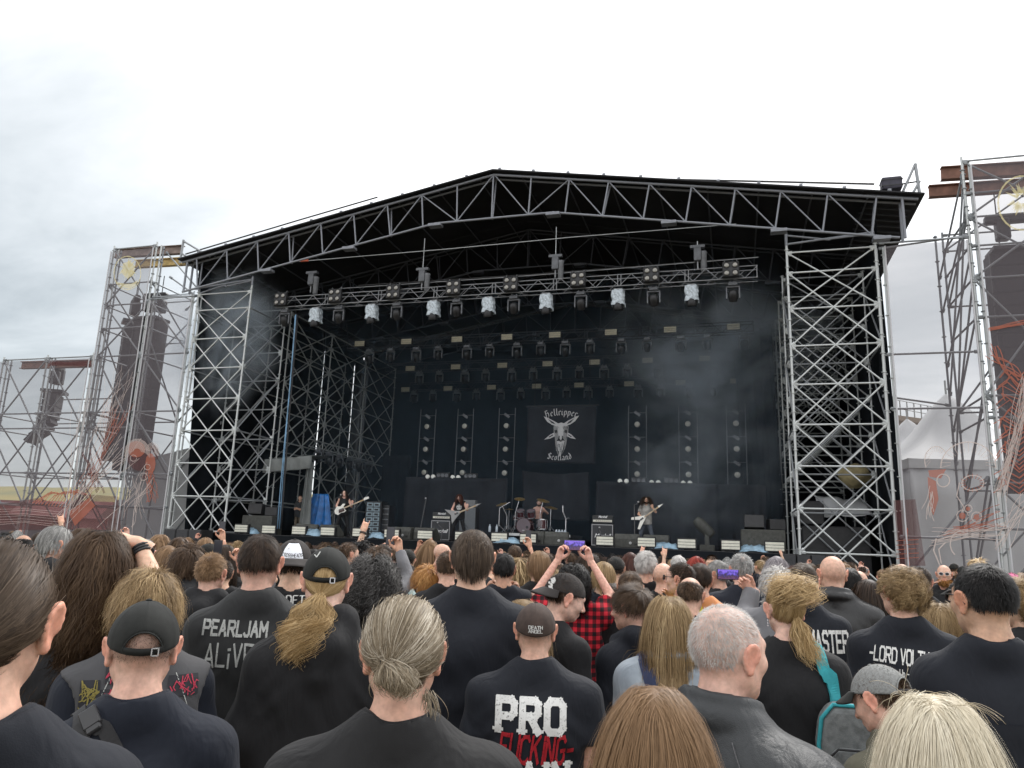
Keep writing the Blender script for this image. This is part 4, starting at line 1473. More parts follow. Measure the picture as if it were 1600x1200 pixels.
for k in range(3):
 a = 2 * pi * k / 3
 b.tube([(0,0,0.3),(0.3 * cos(a),0.3 * sin(a),0.0)],0.014,5)
b.build("frame",CHROME,t)
t = empty("water_pack",Vector((at_y(877,835,27.6).x,27.6,ZS)),0,"shrink-wrapped pack of clear water bottles by the drum riser","water bottles")
BOT = mat("clear_plastic",(0.5,0.56,0.62),0.15,0,0.2,20)
for i in range(4):
 for j in range(2):
  b = MB()
  b.lathe([(0.04,0),(0.045,0.05),(0.045,0.2),(0.016,0.26),(0.016,0.28),(0,0.28)],8,Matrix.Translation((-0.2 + 0.11 * i,0.1 * j,0.3)))
  b.build("bottle",BOT,t,True)
b = MB()
b.box((-0.03,0.05,0.15),(0.52,0.3,0.29))
b.build("crate",BLACKMETAL,t)
for k,px in enumerate((765,776)):
 b = MB()
 b.lathe([(0.045,0),(0.05,0.05),(0.05,0.2),(0.018,0.27),(0.018,0.3),(0,0.3)],10,Matrix.Translation((at_y(px,830,28.3).x,28.3,ZS + DZ)))
 tag(b.build("water_bottle",BOT,None,True),["clear water bottle on the riser edge, farther from the drums","clear water bottle on the riser edge, nearer the drums"][k],"bottle")
# ------------------------------------------------------------------ black speakers at both stage wings
def sub_stack(x,y,z,nx,nz,w,h,d,label,rz=0.0):
 t = empty("subwoofer_stack",(x,y,z),rz,label,"subwoofers")
 for i in range(nx):
  for j in range(nz):
   b = MB()
   c = ((i - (nx - 1) / 2) * (w + 0.015),0,h / 2 + j * (h + 0.015))
   b.box(c,(w,d,h))
   o = bevel(b.build("speaker_box",CASE,t),0.02,1)
   b = MB()
   b.box((c[0],-d / 2 - 0.005,c[2]),(w * 0.9,0.02,h * 0.86))
   b.build("grille",GRILLE,o)
   b = MB()
   b.lathe([(h * 0.2,0),(h * 0.1,-0.02),(0,-0.01)],12,Matrix.Translation((c[0],-d / 2 - 0.017,c[2])) @ Matrix.Rotation(pi / 2,4,'X'),cap=False)
   b.build("driver",BLACKMETAL,o)
 return t
p = at_y(1265,862,23.9)
sub_stack(p.x,23.9,1.05,4,2,0.38,0.46,0.7,"black stacked subwoofers in front of the tower next to the tents")
p = at_y(296,822,24.0)
sub_stack(p.x,24.0,1.15,3,2,0.54,0.46,0.7,"black stacked subwoofers in front of the tower near the red stalls")
for (px,Y,lab) in ((1265,23.9,"black platform under the subwoofers next to the tents"),(296,24.0,"black platform under the subwoofers near the red stalls")):
 x = at_y(px,850,Y).x
 t = empty("speaker_platform",(x,Y,0),0,lab,"platform")
 b = MB()
 b.box((0,0,1.0),(1.9,0.9,0.09))
 b.build("top",DECK,t)
 for sx in (-1,1):
  for sy in (-1,1):
   b = MB()
   b.tube([(sx * 0.9,sy * 0.4,0),(sx * 0.9,sy * 0.4,0.96)],0.03)
   b.build("leg",STEEL_DIM,t)
def side_fill(px,py,Y,n,label,top=True):
 x = at_y(px,py,Y).x
 t = empty("side_fill",(x,Y,ZS),0,label,"side speakers")
 b = MB()
 b.box((0,0,0.36),(1.35,0.75,0.72))
 o = bevel(b.build("speaker_box",WEDGE_MAT,t),0.02,1)
 for sx in (-1,1):
  b = MB()
  b.lathe([(0.13,0),(0.05,-0.03),(0,-0.01)],4,Matrix.Translation((sx * 0.36,-0.378,0.36)) @ Matrix.Rotation(pi / 2,4,'X'),cap=False)
  b.build("vent",BLACKMETAL,o)
 if top:
  b = MB()
  b.box((-0.25,0.05,0.95),(0.62,0.6,0.42),Matrix.Rotation(radians(-8),3,'X'))
  bevel(b.build("speaker_box",CASE,t),0.02,1)
  b = MB()
  b.box((0.42,0.05,0.9),(0.5,0.5,0.34),Matrix.Rotation(radians(12),3,'Z'))
  bevel(b.build("speaker_box",CASE,t),0.02,1)
 return t
side_fill(1192,845,25.8,2,"black side fill speakers on the stage next to the tower and the tents")
side_fill(410,815,25.9,2,"black side fill speakers on the stage between the tower and the cable drop")
t = empty("spotlight",Vector((at_y(1105,850,27),0)) if False else Vector((at_y(1105,850,27).x,27,ZS)),0,"dark moving spotlight standing on the floor beside the singer","spotlight")
b = MB()
b.box((0,0,0.1),(0.5,0.42,0.2))
bevel(b.build("base",WEDGE_MAT,t),0.02)
b = MB()
b.box((0,0,0.42),(0.14,0.3,0.5))
b.build("yoke",WEDGE_MAT,t)
b = MB()
b.lathe([(0.14,-0.4),(0.19,-0.3),(0.2,0.2),(0.13,0.4)],12,Matrix.Translation((-0.1,0,0.78)) @ Matrix.Rotation(radians(-45),4,'Y'))
b.build("lamp_head",WEDGE_MAT,t,True)

# things behind the tower next to the tents
t = empty("flight_case",Vector((3.2,27.8,0.4)),0,"big black equipment cases behind the tower next to the tents","equipment case")
for (c,s) in (((0,0,1.3),(2.1,1.2,2.5)),((-0.75,0.2,3.0),(0.9,1.0,0.8))):
 b = MB()
 b.box(c,s)
 bevel(b.build("case",CASE,t),0.03,1)
p0,p1 = at_y(1279,772,28.6),at_y(1362,776,28.6)
o = cloth("tarpaulin",(p0.x,28.4,3.35),(p1.x,28.4,3.35),(p1.x,29.9,4.0),(p0.x,29.9,4.15),WHITE_PVC,None,nu=16,nv=10,fold=0.05,waves=3,seed=97)
tag(o,"white sheet spread over cases behind the tower next to the tents","tarpaulin")
b = MB()
rg = np.random.default_rng(8)
vs = []
for j in range(9):
 for k in range(16):
  a,bb_ = 2 * pi * k / 16,pi * j / 8
  rr = 0.55 * (1 + 0.09 * rg.normal())
  vs.append((rr * sin(bb_) * cos(a),rr * 0.7 * sin(bb_) * sin(a),rr * 0.75 * cos(bb_)))
b.add(vs,[(j * 16 + k,(j + 1) * 16 + k,(j + 1) * 16 + (k + 1) % 16,j * 16 + (k + 1) % 16) for j in range(8) for k in range(16)])
o = b.build("tarpaulin_bundle",mat("straw_canvas",(0.36,0.30,0.16),0.8,0,0.3,3),None,True,M=Matrix.Translation(at_y(1336,744,28.9)))
tag(o,"straw coloured canvas bundle on the white sheet behind the tower","canvas bundle")

# ------------------------------------------------------------------ PA towers
def pa_tower(name,cols,tops,label,zlev,yb,dbl=True):
 """cols: x of the front posts, tops: their top z"""
 s = Scaffold(name,(sum(cols) / len(cols),YF,0),label,"scaffold tower",STEEL_OLD,0.036)
 for x,zt in zip(cols,tops):
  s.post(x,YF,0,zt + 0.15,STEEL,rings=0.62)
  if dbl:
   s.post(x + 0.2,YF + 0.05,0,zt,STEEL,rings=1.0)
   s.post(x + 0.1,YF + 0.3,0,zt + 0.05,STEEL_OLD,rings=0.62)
  s.post(x,YF + yb,0,zt - 1.2,STEEL_OLD,rings=0)
 for i in range(len(cols) - 1):
  zt = min(tops[i],tops[i + 1]) if tops[i] != tops[i + 1] else tops[i]
  A,B = (cols[i],YF),(cols[i + 1],YF)
  zs = [z for z in zlev if z < zt - 0.3] + [zt]
  s.ledgers(A,B,zs)
  s.ledgers((cols[i],YF + yb),(cols[i + 1],YF + yb),zs[:-1:2] + [zt - 1.3])
  big = zs[::2] if len(zs) % 2 else zs[1::2]
  for k in range(len(big) - 1):
   s.bar((*A,big[k]),(*B,big[k + 1]),"brace")
   s.bar((*B,big[k]),(*A,big[k + 1]),"brace")
   if k % 2 == 0:
    s.bar((cols[i],YF + yb,big[k]),(cols[i + 1],YF + yb,big[k + 1]),"brace")
 for x,zt in zip(cols,tops):
  zs = [z for z in zlev if z < zt - 1.2]
  for k,z in enumerate(zs):
   s.bar((x,YF,z),(x,YF + yb,z),"ledger")
   if k + 2 < len(zs) and k % 2 == 0:
    s.bar((x,YF,zs[k + 2]),(x,YF + yb,z),"brace")
 return s
ZP = [1.2,2.9,4.2,6.1,6.75,9.16,10.4,11.45,12.4]
lt = pa_tower("speaker_tower",[-31.16,-28.66,-26.16],[9.2,9.2,9.2],"low speaker tower of steel scaffold above the red food stalls",ZP,2.6)
lt.done()
mt = pa_tower("speaker_tower",[-25.95,-23.66],[14.06,14.06],"tall speaker tower of steel scaffold carrying the yellow emblem",ZP,2.6)
# diagonal bracing between the tall tower and the stage wing
for zz_ in (11.6,9.16,6.75,4.2,2.9):
 mt.bar((-23.66,YF,zz_),(-21.3,YF,zz_),"ledger")
mt.bar((-23.5,YF,11.7),(-21.3,YF + 0.1,11.65),"ledger")
for a_,b_ in ((9.16,11.6),(6.75,9.16),(4.2,6.75),(1.2,4.2)):
 mt.bar((-23.66,YF,b_),(-21.3,YF,a_),"brace")
 mt.bar((-23.66,YF + 2.6,a_),(-21.3,YF + 2.6,b_),"brace")
for (x0,z0,x1,z1,y) in ((-23.5,13.9,-21.4,11.9,24.9),(-23.5,12.9,-21.6,11.7,25.3),(-23.4,11.7,-21.5,13.3,26.4),(-23.4,13.6,-21.0,12.2,26.8),(-23.5,12.9,-21.2,12.9,26.9)):
 mt.bar((x0,y,z0),(x1,y,z1),"brace")
mt.done()
rt = pa_tower("speaker_tower",[7.15,9.8,12.4],[14.3,14.3,14.3],"tall speaker tower of steel scaffold beyond the gap with the white tents",ZP + [13.2],2.8)
for zz_ in (11.75,8.1,6.4,2.6,1.1):
 rt.bar((4.6,YF,zz_),(7.15,YF,zz_),"ledger")
rt.bar((4.6,YF + 0.12,11.62),(7.15,YF + 0.12,11.85),"ledger")
rt.bar((4.6,YF + 1.0,7.0),(6.9,YF + 2.8,7.0),"ledger")
for (za,zb_) in ((13.9,11.4),(12.6,10.2),(13.7,7.3),(13.2,5.0),(11.2,8.3),(9.3,6.1),(7.0,2.9)):
 rt.bar((7.15,YF,za),(6.95,YF + 2.8,zb_),"brace")
rt.post(6.93,YF + 2.8,0,13.0,rings=0.9)
rt.bar((4.7,YF + 0.2,1.4),(7.1,YF + 0.2,4.4),"brace")
rt.bar((6.9,YF + 2.8,0.3),(7.1,YF + 0.2,4.4),"brace")
rt.done()

def beam(p0,p1,hgt,m,label,parent=None):
 p0,p1 = Vector(p0),Vector(p1)
 L = (p1 - p0).length
 t = empty("steel_beam",p0,0,label,"steel beam")
 d = (p1 - p0).normalized()
 q = Vector((1,0,0)).rotation_difference(d).to_matrix().to_4x4()
 b = MB()
 for c,s in (((L / 2,0,hgt / 2),(L,0.22,0.03)),((L / 2,0,-hgt / 2),(L,0.22,0.03)),((L / 2,0,0),(L - 0.002,0.03,hgt - 0.032))):
  b.box(c,s)
 b.build("profile",m,t,M=q)
 return t
beam(at_y(1470,272,25.2),at_y(1640,262,25.2),0.42,RUST,"rusty steel beam sticking out highest on the tower beyond the tents")
beam(at_y(1451,300,26.4),at_y(1640,287,26.4),0.40,RUST,"rusty steel beam sticking out second highest on the tower beyond the tents")
GREYB = mat("grey_brown_steel",(0.20,0.15,0.13),0.7,0.1,0.35,3)
beam(at_y(180,397,25.2),at_y(286,390,25.2),0.36,GREYB,"grey brown steel beam on top of the tall tower with the yellow emblem")
beam(at_y(212,413,26.6),at_y(296,408,26.6),0.34,TAN,"tan wrapped steel beam below the top of the tower with the yellow emblem")
beam(at_y(34,571,25.4),at_y(142,568,25.4),0.3,RUST,"rusty steel beam on top of the low tower above the food stalls")

# line arrays
ARR = mat("line_array_black",(0.018,0.017,0.02),0.6,0,0.2,6)

def line_array(p,n,w,h,label,rz=0.0,curve=0.0,d=0.6,zmotor=1.9):
 t = empty("line_array",p,rz,label,"line array")
 z,y,ang = 0.0,0.0,0.0
 for k in range(n):
  ang = curve * (k / max(1,n - 1)) ** 2
  M = Matrix.Translation((0,y,z)) @ Matrix.Rotation(ang,4,'X')
  b = MB()
  b.prism([(-w / 2,-h / 2),(w / 2,-h / 2),(w / 2,h / 2),(-w / 2,h / 2)],d,M)
  o = b.build("speaker_box",ARR,t)
  b = MB()
  for sx in (-1,1):
   b.box((0,0,0),(0.05,0.08,h * 0.95))
   for i_ in range(len(b.v) - 8,len(b.v)):
    v = M @ (Vector(b.v[i_]) + Vector((sx * w * 0.49,-d / 2,0)))
    b.v[i_] = tuple(v)
  b.build("bracket",BLACKMETAL,o)
  b = MB()
  b.box((0,0,0),(w * 0.9,0.02,h * 0.85))
  b.v = [tuple(M @ (Vector(v) + Vector((0,-d / 2 - 0.006,0)))) for v in b.v]
  b.build("grille",mat("array_grille",(0.03,0.028,0.032),0.8),o)
  z -= (h + 0.012) * cos(ang)
  y += (h + 0.012) * sin(ang) * -1
 b = MB()
 b.box((0,0,h / 2 + 0.14),(w * 0.9,0.9,0.12))
 b.build("bumper",BLACKMETAL,t)
 b = MB()
 b.box((-w * 0.24,0,h / 2 + 0.9),(0.4,0.4,0.75))
 b.box((w * 0.3,0,h / 2 + 0.75),(0.35,0.4,0.6))
 b.box((0,0,h / 2 + 1.25),(w * 0.95,0.3,0.3))
 bevel(b.build("motor",BLACKMETAL,t),0.08,2)
 for sx in (-0.3,0.25):
  b = MB()
  b.tube([(sx * w,0,h / 2 + 0.2),(sx * w,0,h / 2 + zmotor + 0.3)],0.02,6)
  b.build("chain",BLACKMETAL,t)
 return t
pa,pb = at_y(236,512,26.0),at_y(236,738,26.0)
line_array(pa,15,1.32,(pa.z - pb.z) / 15,"big dark line array hanging in the tall tower, next to the stage",0,0.0)
pa,pb = at_y(206,516,26.6),at_y(206,722,26.6)
line_array(pa,14,0.95,(pa.z - pb.z) / 14,"narrow dark line array hanging in the tall tower, turned outward",-0.7,0.05)
pa = at_y(84,622,25.8)
line_array(pa,8,1.1,0.27,"short curved line array hanging in the low tower above the stalls",-1.0,0.95,0.5,0.6)
pa,pb = at_y(1600,408,26.0),at_y(1600,772,26.0)
line_array(pa,17,2.1,(pa.z - pb.z) / 17,"huge dark line array hanging in the tower beyond the tents",0.0,0.0)

# ------------------------------------------------------------------ printed mesh screens
def scrim_mat():
 m,t,p = new_mat("printed_mesh_screen")
 p.inputs["Base Color"].default_value = (0.16,0.142,0.155,1)
 p.inputs["Roughness"].default_value = 0.8
 p.inputs["Specular IOR Level"].default_value = 0.2
 p.inputs["Alpha"].default_value = 0.46
 return m
def ink_mat(name,col,a):
 m,t,p = new_mat(name)
 p.inputs["Base Color"].default_value = (*col,1)
 p.inputs["Roughness"].default_value = 0.8
 p.inputs["Alpha"].default_value = a
 return m
SCRIM = scrim_mat()
INK_W = ink_mat("screen_ink_pale",(0.62,0.52,0.48),0.7)
INK_O = ink_mat("screen_ink_orange",(0.42,0.13,0.08),0.65)
INK_D = ink_mat("screen_ink_dark_red",(0.12,0.045,0.045),0.5)
INK_Y = ink_mat("screen_ink_yellow",(0.72,0.64,0.36),0.55)

def scrim(label,x0,x1,z0,z1,Y):
 t = empty("mesh_screen",((x0 + x1) / 2,Y,z0),0,label,"mesh screen")
 b = MB()
 n = 8
 for i in range(n):
  for j in range(n):
   pass
 vs,fs = [],[]
 for i in range(n + 1):
  for j in range(n + 1):
   vs.append((x0 + (x1 - x0) * i / n - t.location.x,0.012 * sin(i * 2.1 + j),(z1 - z0) * j / n))
 for i in range(n):
  for j in range(n):
   a = i * (n + 1) + j
   fs.append((a,a + n + 1,a + n + 2,a + 1))
 b.add(vs,fs)
 b.build("mesh_fabric",SCRIM,t,True)
 for x in (x0,x1):
  b = MB()
  b.tube([(x - t.location.x,-0.02,0),(x - t.location.x,-0.02,z1 - z0)],0.025,6)
  b.build("edge_rope",mat("pale_rope",(0.5,0.5,0.52),0.8),t)
 return t
YS = 24.38
sA = scrim("translucent printed screen on the low tower above the food stalls",-31.4,-26.2,0.4,9.1,YS)
sB = scrim("translucent printed screen with yellow emblem on the tall tower",-25.95,-23.7,0.4,13.9,YS)
sC = scrim("translucent printed screen between the tall tower and the stage wing",-23.45,-21.35,0.4,11.5,YS)
sD = scrim("translucent printed screen hung before the white tents",4.75,7.05,0.3,11.6,YS)
sE = scrim("translucent printed screen on the tower with the huge line array",7.35,12.3,0.3,14.1,YS)

class Ink:
 def __init__(self,scr,m,y):
  self.s,self.m,self.y,self.b,self.k = scr,m,y,MB(),0
 def line(self,pts,w):
  """pts in photo pixels on the screen plane"""
  P = [at_y(x,y,YS) for x,y in pts]
  L = self.s.location
  poly = [(p.x - L.x,p.z - L.z) for p in P]
  for q in stroke_quads(poly,w):
   yy = self.y - 0.00025 * (self.k % 60)
   self.k += 1
   self.b.add([(x,yy,z) for x,z in q],[(0,1,2,3)])
 def poly(self,pts):
  P = [at_y(x,y,YS) for x,y in pts]
  L = self.s.location
  yy = self.y - 0.00025 * (self.k % 60)
  self.k += 1
  self.b.add([(p.x - L.x,yy,p.z - L.z) for p in P],[tuple(range(len(P)))])
 def done(self,name="print"):
  if self.b.v:
   return tag(self.b.build(name,self.m,self.s),kind="stuff")
def curl(cx,cy,r,a0,a1,n=12,ry=None,sp=0.0):
 ry = ry or r
 return [(cx + r * (1 - sp * i / n) * cos(a0 + (a1 - a0) * i / n),cy + ry * (1 - sp * i / n) * sin(a0 + (a1 - a0) * i / n)) for i in range(n + 1)]
rg = np.random.default_rng(77)

def wisps(ink,n,x0,y0,x1,y1,spread_,w,seg=7,wob=4.0):
 """bundle of wavy lines running from one point area to another"""
 for k in range(n):
  ax,ay = x0 + rg.normal() * spread_[0],y0 + rg.normal() * spread_[0]
  bx_,by_ = x1 + rg.normal() * spread_[1],y1 + rg.normal() * spread_[1]
  ph = rg.random() * 6
  pts = []
  for i in range(seg + 1):
   t = i / seg
   pts.append((ax + (bx_ - ax) * t + wob * sin(ph + 5 * t),ay + (by_ - ay) * t + wob * cos(ph * 1.3 + 4 * t)))
  ink.line(pts,w)
# yellow emblem: ring with a splash inside
iy = Ink(sB,INK_Y,-0.03)
iy.line(curl(200,427,21,0,2 * pi,28,26),0.045)
for k in range(40):
 a = rg.random() * 2 * pi
 r0,r1 = 2 + 6 * rg.random(),9 + 9 * rg.random()
 cx,cy = 201,421
 iy.poly([(cx + r0 * cos(a - .25),cy + r0 * sin(a - .25)),(cx + r1 * cos(a),cy + r1 * sin(a) * 1.15),(cx + r0 * cos(a + .25),cy + r0 * sin(a + .25))])
iy.poly([(183,441),(192,449),(203,452),(212,447),(217,438),(206,444),(196,444)])
iy.poly([(193,412),(204,408),(212,416),(210,430),(200,436),(192,428)])
iy.done("emblem_print")
# big beast mask print low on the screen by the stage
io,iw,idk = Ink(sC,INK_O,-0.03),Ink(sC,INK_W,-0.05),Ink(sC,INK_D,-0.02)
idk.poly(curl(218,712,19,0,2 * pi,14,24))
idk.poly(curl(240,708,9,0,2 * pi,10,13))
io.poly(curl(214,702,14,0,2 * pi,12,13))
io.poly(curl(236,724,8,0,2 * pi,10,16))
for k in range(12):
 iw.line(curl(216,708,20 - k * 1.2,pi * 0.9 + 0.06 * k,pi * 2.1 - 0.05 * k,9,22 - k * 1.3),0.018)
for k in range(5):
 iw.line(curl(240,705,10 - k * 1.6,pi,2.2 * pi,8,13 - 2 * k),0.018)
for cxx,cyy,r in ((210,716,5),(232,730,4.5),(226,745,6)):
 iw.line(curl(cxx,cyy,r,0,1.9 * pi,10),0.022)
 idk.poly(curl(cxx,cyy,r * 0.7,0,2 * pi,8))
wisps(io,9,238,735,236,780,(4,7),0.03)
wisps(iw,9,220,740,215,800,(9,12),0.018)
wisps(iw,6,232,760,200,820,(5,14),0.02,wob=7)
for i in (idk,io,iw):
 i.done()
io,iw,idk = Ink(sB,INK_O,-0.03),Ink(sB,INK_W,-0.05),Ink(sB,INK_D,-0.02)
wisps(iw,20,150,700,196,600,(10,16),0.012,wob=6)
wisps(iw,16,110,800,190,690,(8,14),0.018,wob=6)
wisps(io,9,130,770,196,640,(8,12),0.022,wob=6)
wisps(idk,5,150,760,140,720,(8,6),0.10,wob=3)
for k in range(7):
 io.line(curl(190,650,10 + 3 * k,2.0 + 0.1 * k,3.6,8,24 + 6 * k),0.015)
idk.poly([(104,790),(132,772),(186,776),(190,828),(102,828)])
io.poly([(108,800),(140,778),(150,790),(118,822)])
for i in (idk,io,iw):
 i.done()
io,iw,idk = Ink(sA,INK_O,-0.03),Ink(sA,INK_W,-0.05),Ink(sA,INK_D,-0.02)
idk.poly([(0,788),(60,778),(100,790),(98,828),(0,828)])
for k in range(12):
 x = 52 + 5 * k
 io.line([(x,786 + 0.7 * k),(x + 14,772 - 0.9 * k + 6 * rg.random()),(x + 30,768 + 5 * rg.random())],0.05)
wisps(iw,9,108,770,140,610,(5,12),0.012,wob=6)
for k in range(7):
 iw.line([(0,796 + 4 * k),(40,794 + 4 * k + rg.normal()),(98,800 + 4 * k)],0.012)
wisps(idk,4,82,568,140,572,(3,3),0.12,wob=1)
for i in (idk,io,iw):
 i.done()
# skull print before the tents
io,iw,idk = Ink(sD,INK_O,-0.03),Ink(sD,INK_W,-0.05),Ink(sD,INK_D,-0.02)
for k in range(17):
 a = pi * (1.0 + 1.0 * k / 16)
 iw.line([(1512 + 28 * cos(a),727 + 20 * sin(a)),(1512 + 43 * cos(a),731 + 40 * sin(a))],0.013)
iw.line(curl(1512,731,43,pi,2 * pi,18,40),0.03)
for k in range(12):
 a = pi * (0.85 + 0.9 * k / 11)
 iw.line([(1462 + 10 * cos(a),716 + 10 * sin(a)),(1462 + 18 * cos(a),720 + 22 * sin(a))],0.012)
iw.line(curl(1462,720,18,0.85 * pi,1.8 * pi,12,22),0.025)
io.poly([(1450,735),(1478,733),(1470,748),(1452,745)])
io.poly([(1449,745),(1462,752),(1466,780),(1458,806),(1452,790)])
for cxx,cyy,r,rr in ((1473,751,10,10),(1519,755,17,12)):
 iw.line(curl(cxx,cyy,r,0,2 * pi,14,rr),0.03)
for k in range(16):
 a = 2 * pi * k / 16
 io.line([(1519 + 12 * cos(a),755 + 8 * sin(a)),(1519 + 19 * cos(a),755 + 14 * sin(a))],0.02)
for cxx,cyy,r in ((1503,806,9),(1525,808,8),(1512,795,6)):
 iw.line(curl(cxx,cyy,r,0.3,2 * pi,10),0.022)
 io.poly(curl(cxx,cyy,r * 0.6,0,2 * pi,8))
iw.line([(1498,755),(1494,775),(1505,792),(1502,800)],0.025)
wisps(iw,14,1460,840,1560,828,(5,8),0.014,wob=5)
wisps(io,10,1480,832,1560,812,(4,8),0.02,wob=4)
iw.line(curl(1500,850,16,pi * 0.7,1.6 * pi,10,20),0.03)
iw.line([(1462,842),(1458,860),(1468,884)],0.035)
iw.line([(1476,848),(1466,858),(1470,880)],0.03)
wisps(iw,8,1458,770,1452,806,(4,5),0.016,wob=2)
idk.poly([(1396,782),(1430,780),(1446,884),(1406,884)])
io.line([(1417,826),(1416,850),(1420,884)],0.05)
for k in range(5):
 io.line([(1400,845 + 7 * k),(1430 + 6 * rg.random(),843 + 7 * k)],0.02)
for i in (idk,io,iw):
 i.done()
io,iw,idk = Ink(sE,INK_O,-0.03),Ink(sE,INK_W,-0.05),Ink(sE,INK_D,-0.02)
for k in range(26):
 y = 590 + 7.2 * k
 io.line([(1562 + 10 * sin(k * 1.7),y),(1572 + 8 * sin(k),y - 10 - 6 * rg.random()),(1592,y - 4 + 8 * rg.random()),(1612,y - 18)],0.022 + 0.02 * rg.random())
wisps(iw,22,1565,770,1606,590,(6,8),0.012,wob=6)
wisps(io,7,1548,545,1600,600,(4,6),0.03,wob=5)
wisps(io,8,1546,515,1610,502,(1.5,2.0),0.02,wob=1.2)
wisps(iw,10,1560,850,1604,780,(6,10),0.014,wob=5)
for i in (idk,io,iw):
 i.done()
iy = Ink(sE,INK_Y,-0.03)
iy.line(curl(1597,318,38,0,2 * pi,30,42),0.05)
for k in range(26):
 a = rg.random() * 2 * pi
 r0,r1 = 6 + 8 * rg.random(),18 + 16 * rg.random()
 iy.poly([(1597 + r0 * cos(a - .3),312 + r0 * sin(a - .3)),(1597 + r1 * cos(a),312 + r1 * sin(a)),(1597 + r0 * cos(a + .3),312 + r0 * sin(a + .3))])
iy.done("emblem_print")

# ------------------------------------------------------------------ tents and stalls far behind
def pagoda(p,w,eave,peak,wall_to,label,m=WHITE_PVC):
 t = empty("pagoda_tent",p,0.2,label,"tent")
 n = 10
 b = MB()
 vs,fs = [],[]
 for j in range(n + 1):
  u = j / n
  r_ = (w / 2 * 1.0) * (1 - u) ** 1.0 * (1 - 0.28 * sin(pi * u)) + 0.05
  z = eave + (peak - eave) * u
  for sx,sy in ((-1,-1),(0,-1),(1,-1),(1,0),(1,1),(0,1),(-1,1),(-1,0)):
   q = 1.0 if sx and sy else 0.93
   vs.append((sx * r_ * q,sy * r_ * q,z))
 for j in range(n):
  for k in range(8):
   k2 = (k + 1) % 8
   fs.append((j * 8 + k,j * 8 + k2,(j + 1) * 8 + k2,(j + 1) * 8 + k))
 b.add(vs,fs)
 b.build("roof",m,t,True)
 b = MB()
 b.tube([(0,0,peak),(0,0,peak + 0.75)],0.05,6)
 b.build("finial",STEEL_DIM,t)
 h_ = 0.45
 for k in range(4):
  M = Matrix.Rotation(k * pi / 2,4,'Z')
  b = MB()
  b.box((0,-w / 2,eave - h_ / 2),(w,0.03,h_))
  b.v = [tuple(M @ Vector(v)) for v in b.v]
  b.build("valance",m,t)
  wl_ = cloth("wall",(-w / 2,-w / 2 + 0.06,wall_to),(w / 2,-w / 2 + 0.06,wall_to),(w / 2,-w / 2 + 0.06,eave - 0.2),(-w / 2,-w / 2 + 0.06,eave - 0.2),m,t,nu=30,nv=4,fold=0.06,waves=7,seed=k)
  wl_.matrix_basis = M
 return t
pk = at_d(1478,616,40)
ev = at_d(1478,735,40)
pagoda(Vector((pk.x,pk.y,0)),7.6,ev.z,pk.z,0.05,"large white pointed tent seen through the printed screen")
pk = at_d(1417,655,52)
ev = at_d(1417,720,52)
pagoda(Vector((pk.x,pk.y,0)),5.5,ev.z,pk.z,0.05,"smaller white pointed tent half hidden behind the large one")
# raised walkway
p0,p1 = at_d(1385,648,60),at_d(1462,662,62)
wk = empty("footbridge",p0,0,"grey raised footbridge with railings behind the pointed tents","footbridge")
for dz_ in (0,0.7,1.4):
 tube("rail",p0 + Vector((0,0,dz_)),p1 + Vector((0,0,dz_)),0.03,STEEL_DIM,wk)
for i in range(8):
 q = p0.lerp(p1,i / 7)
 tube("post",q,q + Vector((0,0,1.4)),0.05,STEEL_DIM,wk)
box("deck",(p0 + p1) / 2 + Vector((0,0,-0.25)),((p1 - p0).length,1.8,0.4),mat("tan_deck",(0.25,0.2,0.15),0.8),wk,Matrix.Rotation(atan2(p1.y - p0.y,p1.x - p0.x),4,'Z'))
for q in (p0.lerp(p1,0.1),p0.lerp(p1,0.9)):
 tube("pillar",(q.x,q.y,0),q,0.2,STEEL_DIM,wk)
# white tent beside the wing tower near the stalls
pk = at_d(296,690,33)
t = empty("marquee",Vector((pk.x - 1.0,pk.y + 1.5,0)),0.35,"pale grey marquee side behind the wing tower near the stalls","marquee")
b = MB()
b.prism([(-1.7,0.05),(1.7,0.05),(1.7,4.3),(0.5,5.6),(-1.7,4.9)],4.0)
b.build("cover",WHITE_PVC,t)
for x in (-0.8,0.2,1.1):
 b = MB()
 b.box((x,-2.02,2.2),(0.06,0.04,4.2))
 b.build("seam",GREY_PVC,t)
# food stalls
RED = mat("stall_red",(0.20,0.055,0.05),0.6,0,0.25,1.5)
PINK = mat("pink_awning",(0.55,0.27,0.27),0.7,0,0.1,2)

def stall(px,D,w,hgt,m,roofm,label,sign=True):
 p = at_d(px,800,D)
 t = empty("food_stall",Vector((p.x,p.y,0)),0.45,label,"food stall")
 b = MB()
 b.box((0,0,hgt / 2 + 0.02),(w,3.0,hgt))
 b.build("body",m,t)
 b = MB()
 b.prism([(-w / 2 - 0.4,hgt),(w / 2 + 0.4,hgt),(w / 2 - 0.6,hgt + 1.1),(-w / 2 + 0.6,hgt + 1.1)],4.0,Matrix.Translation((0,-0.3,0.03)))
 b.build("roof",roofm,t)
 b = MB()
 b.box((0,-1.53,hgt * 0.55),(w * 0.8,0.04,hgt * 0.4))
 b.build("hatch",mat("dark_hatch",(0.03,0.02,0.02),0.7),t)
 b = MB()
 b.box((0,-1.75,hgt * 0.34),(w * 0.84,0.45,0.06))
 b.build("counter",mat("pale_counter",(0.35,0.3,0.27),0.6),t)
 for sx in (-1,1):
  b = MB()
  b.tube([(sx * w * 0.45,-2.1,0),(sx * w * 0.45,-2.1,hgt)],0.05,6)
  b.build("post",STEEL_DIM,t)
 return t
stall(20,62,9,2.9,RED,RED,"long dark red food stall at the far edge of the field")
stall(120,58,7,2.8,RED,PINK,"red food stall with pink roof behind the low tower")
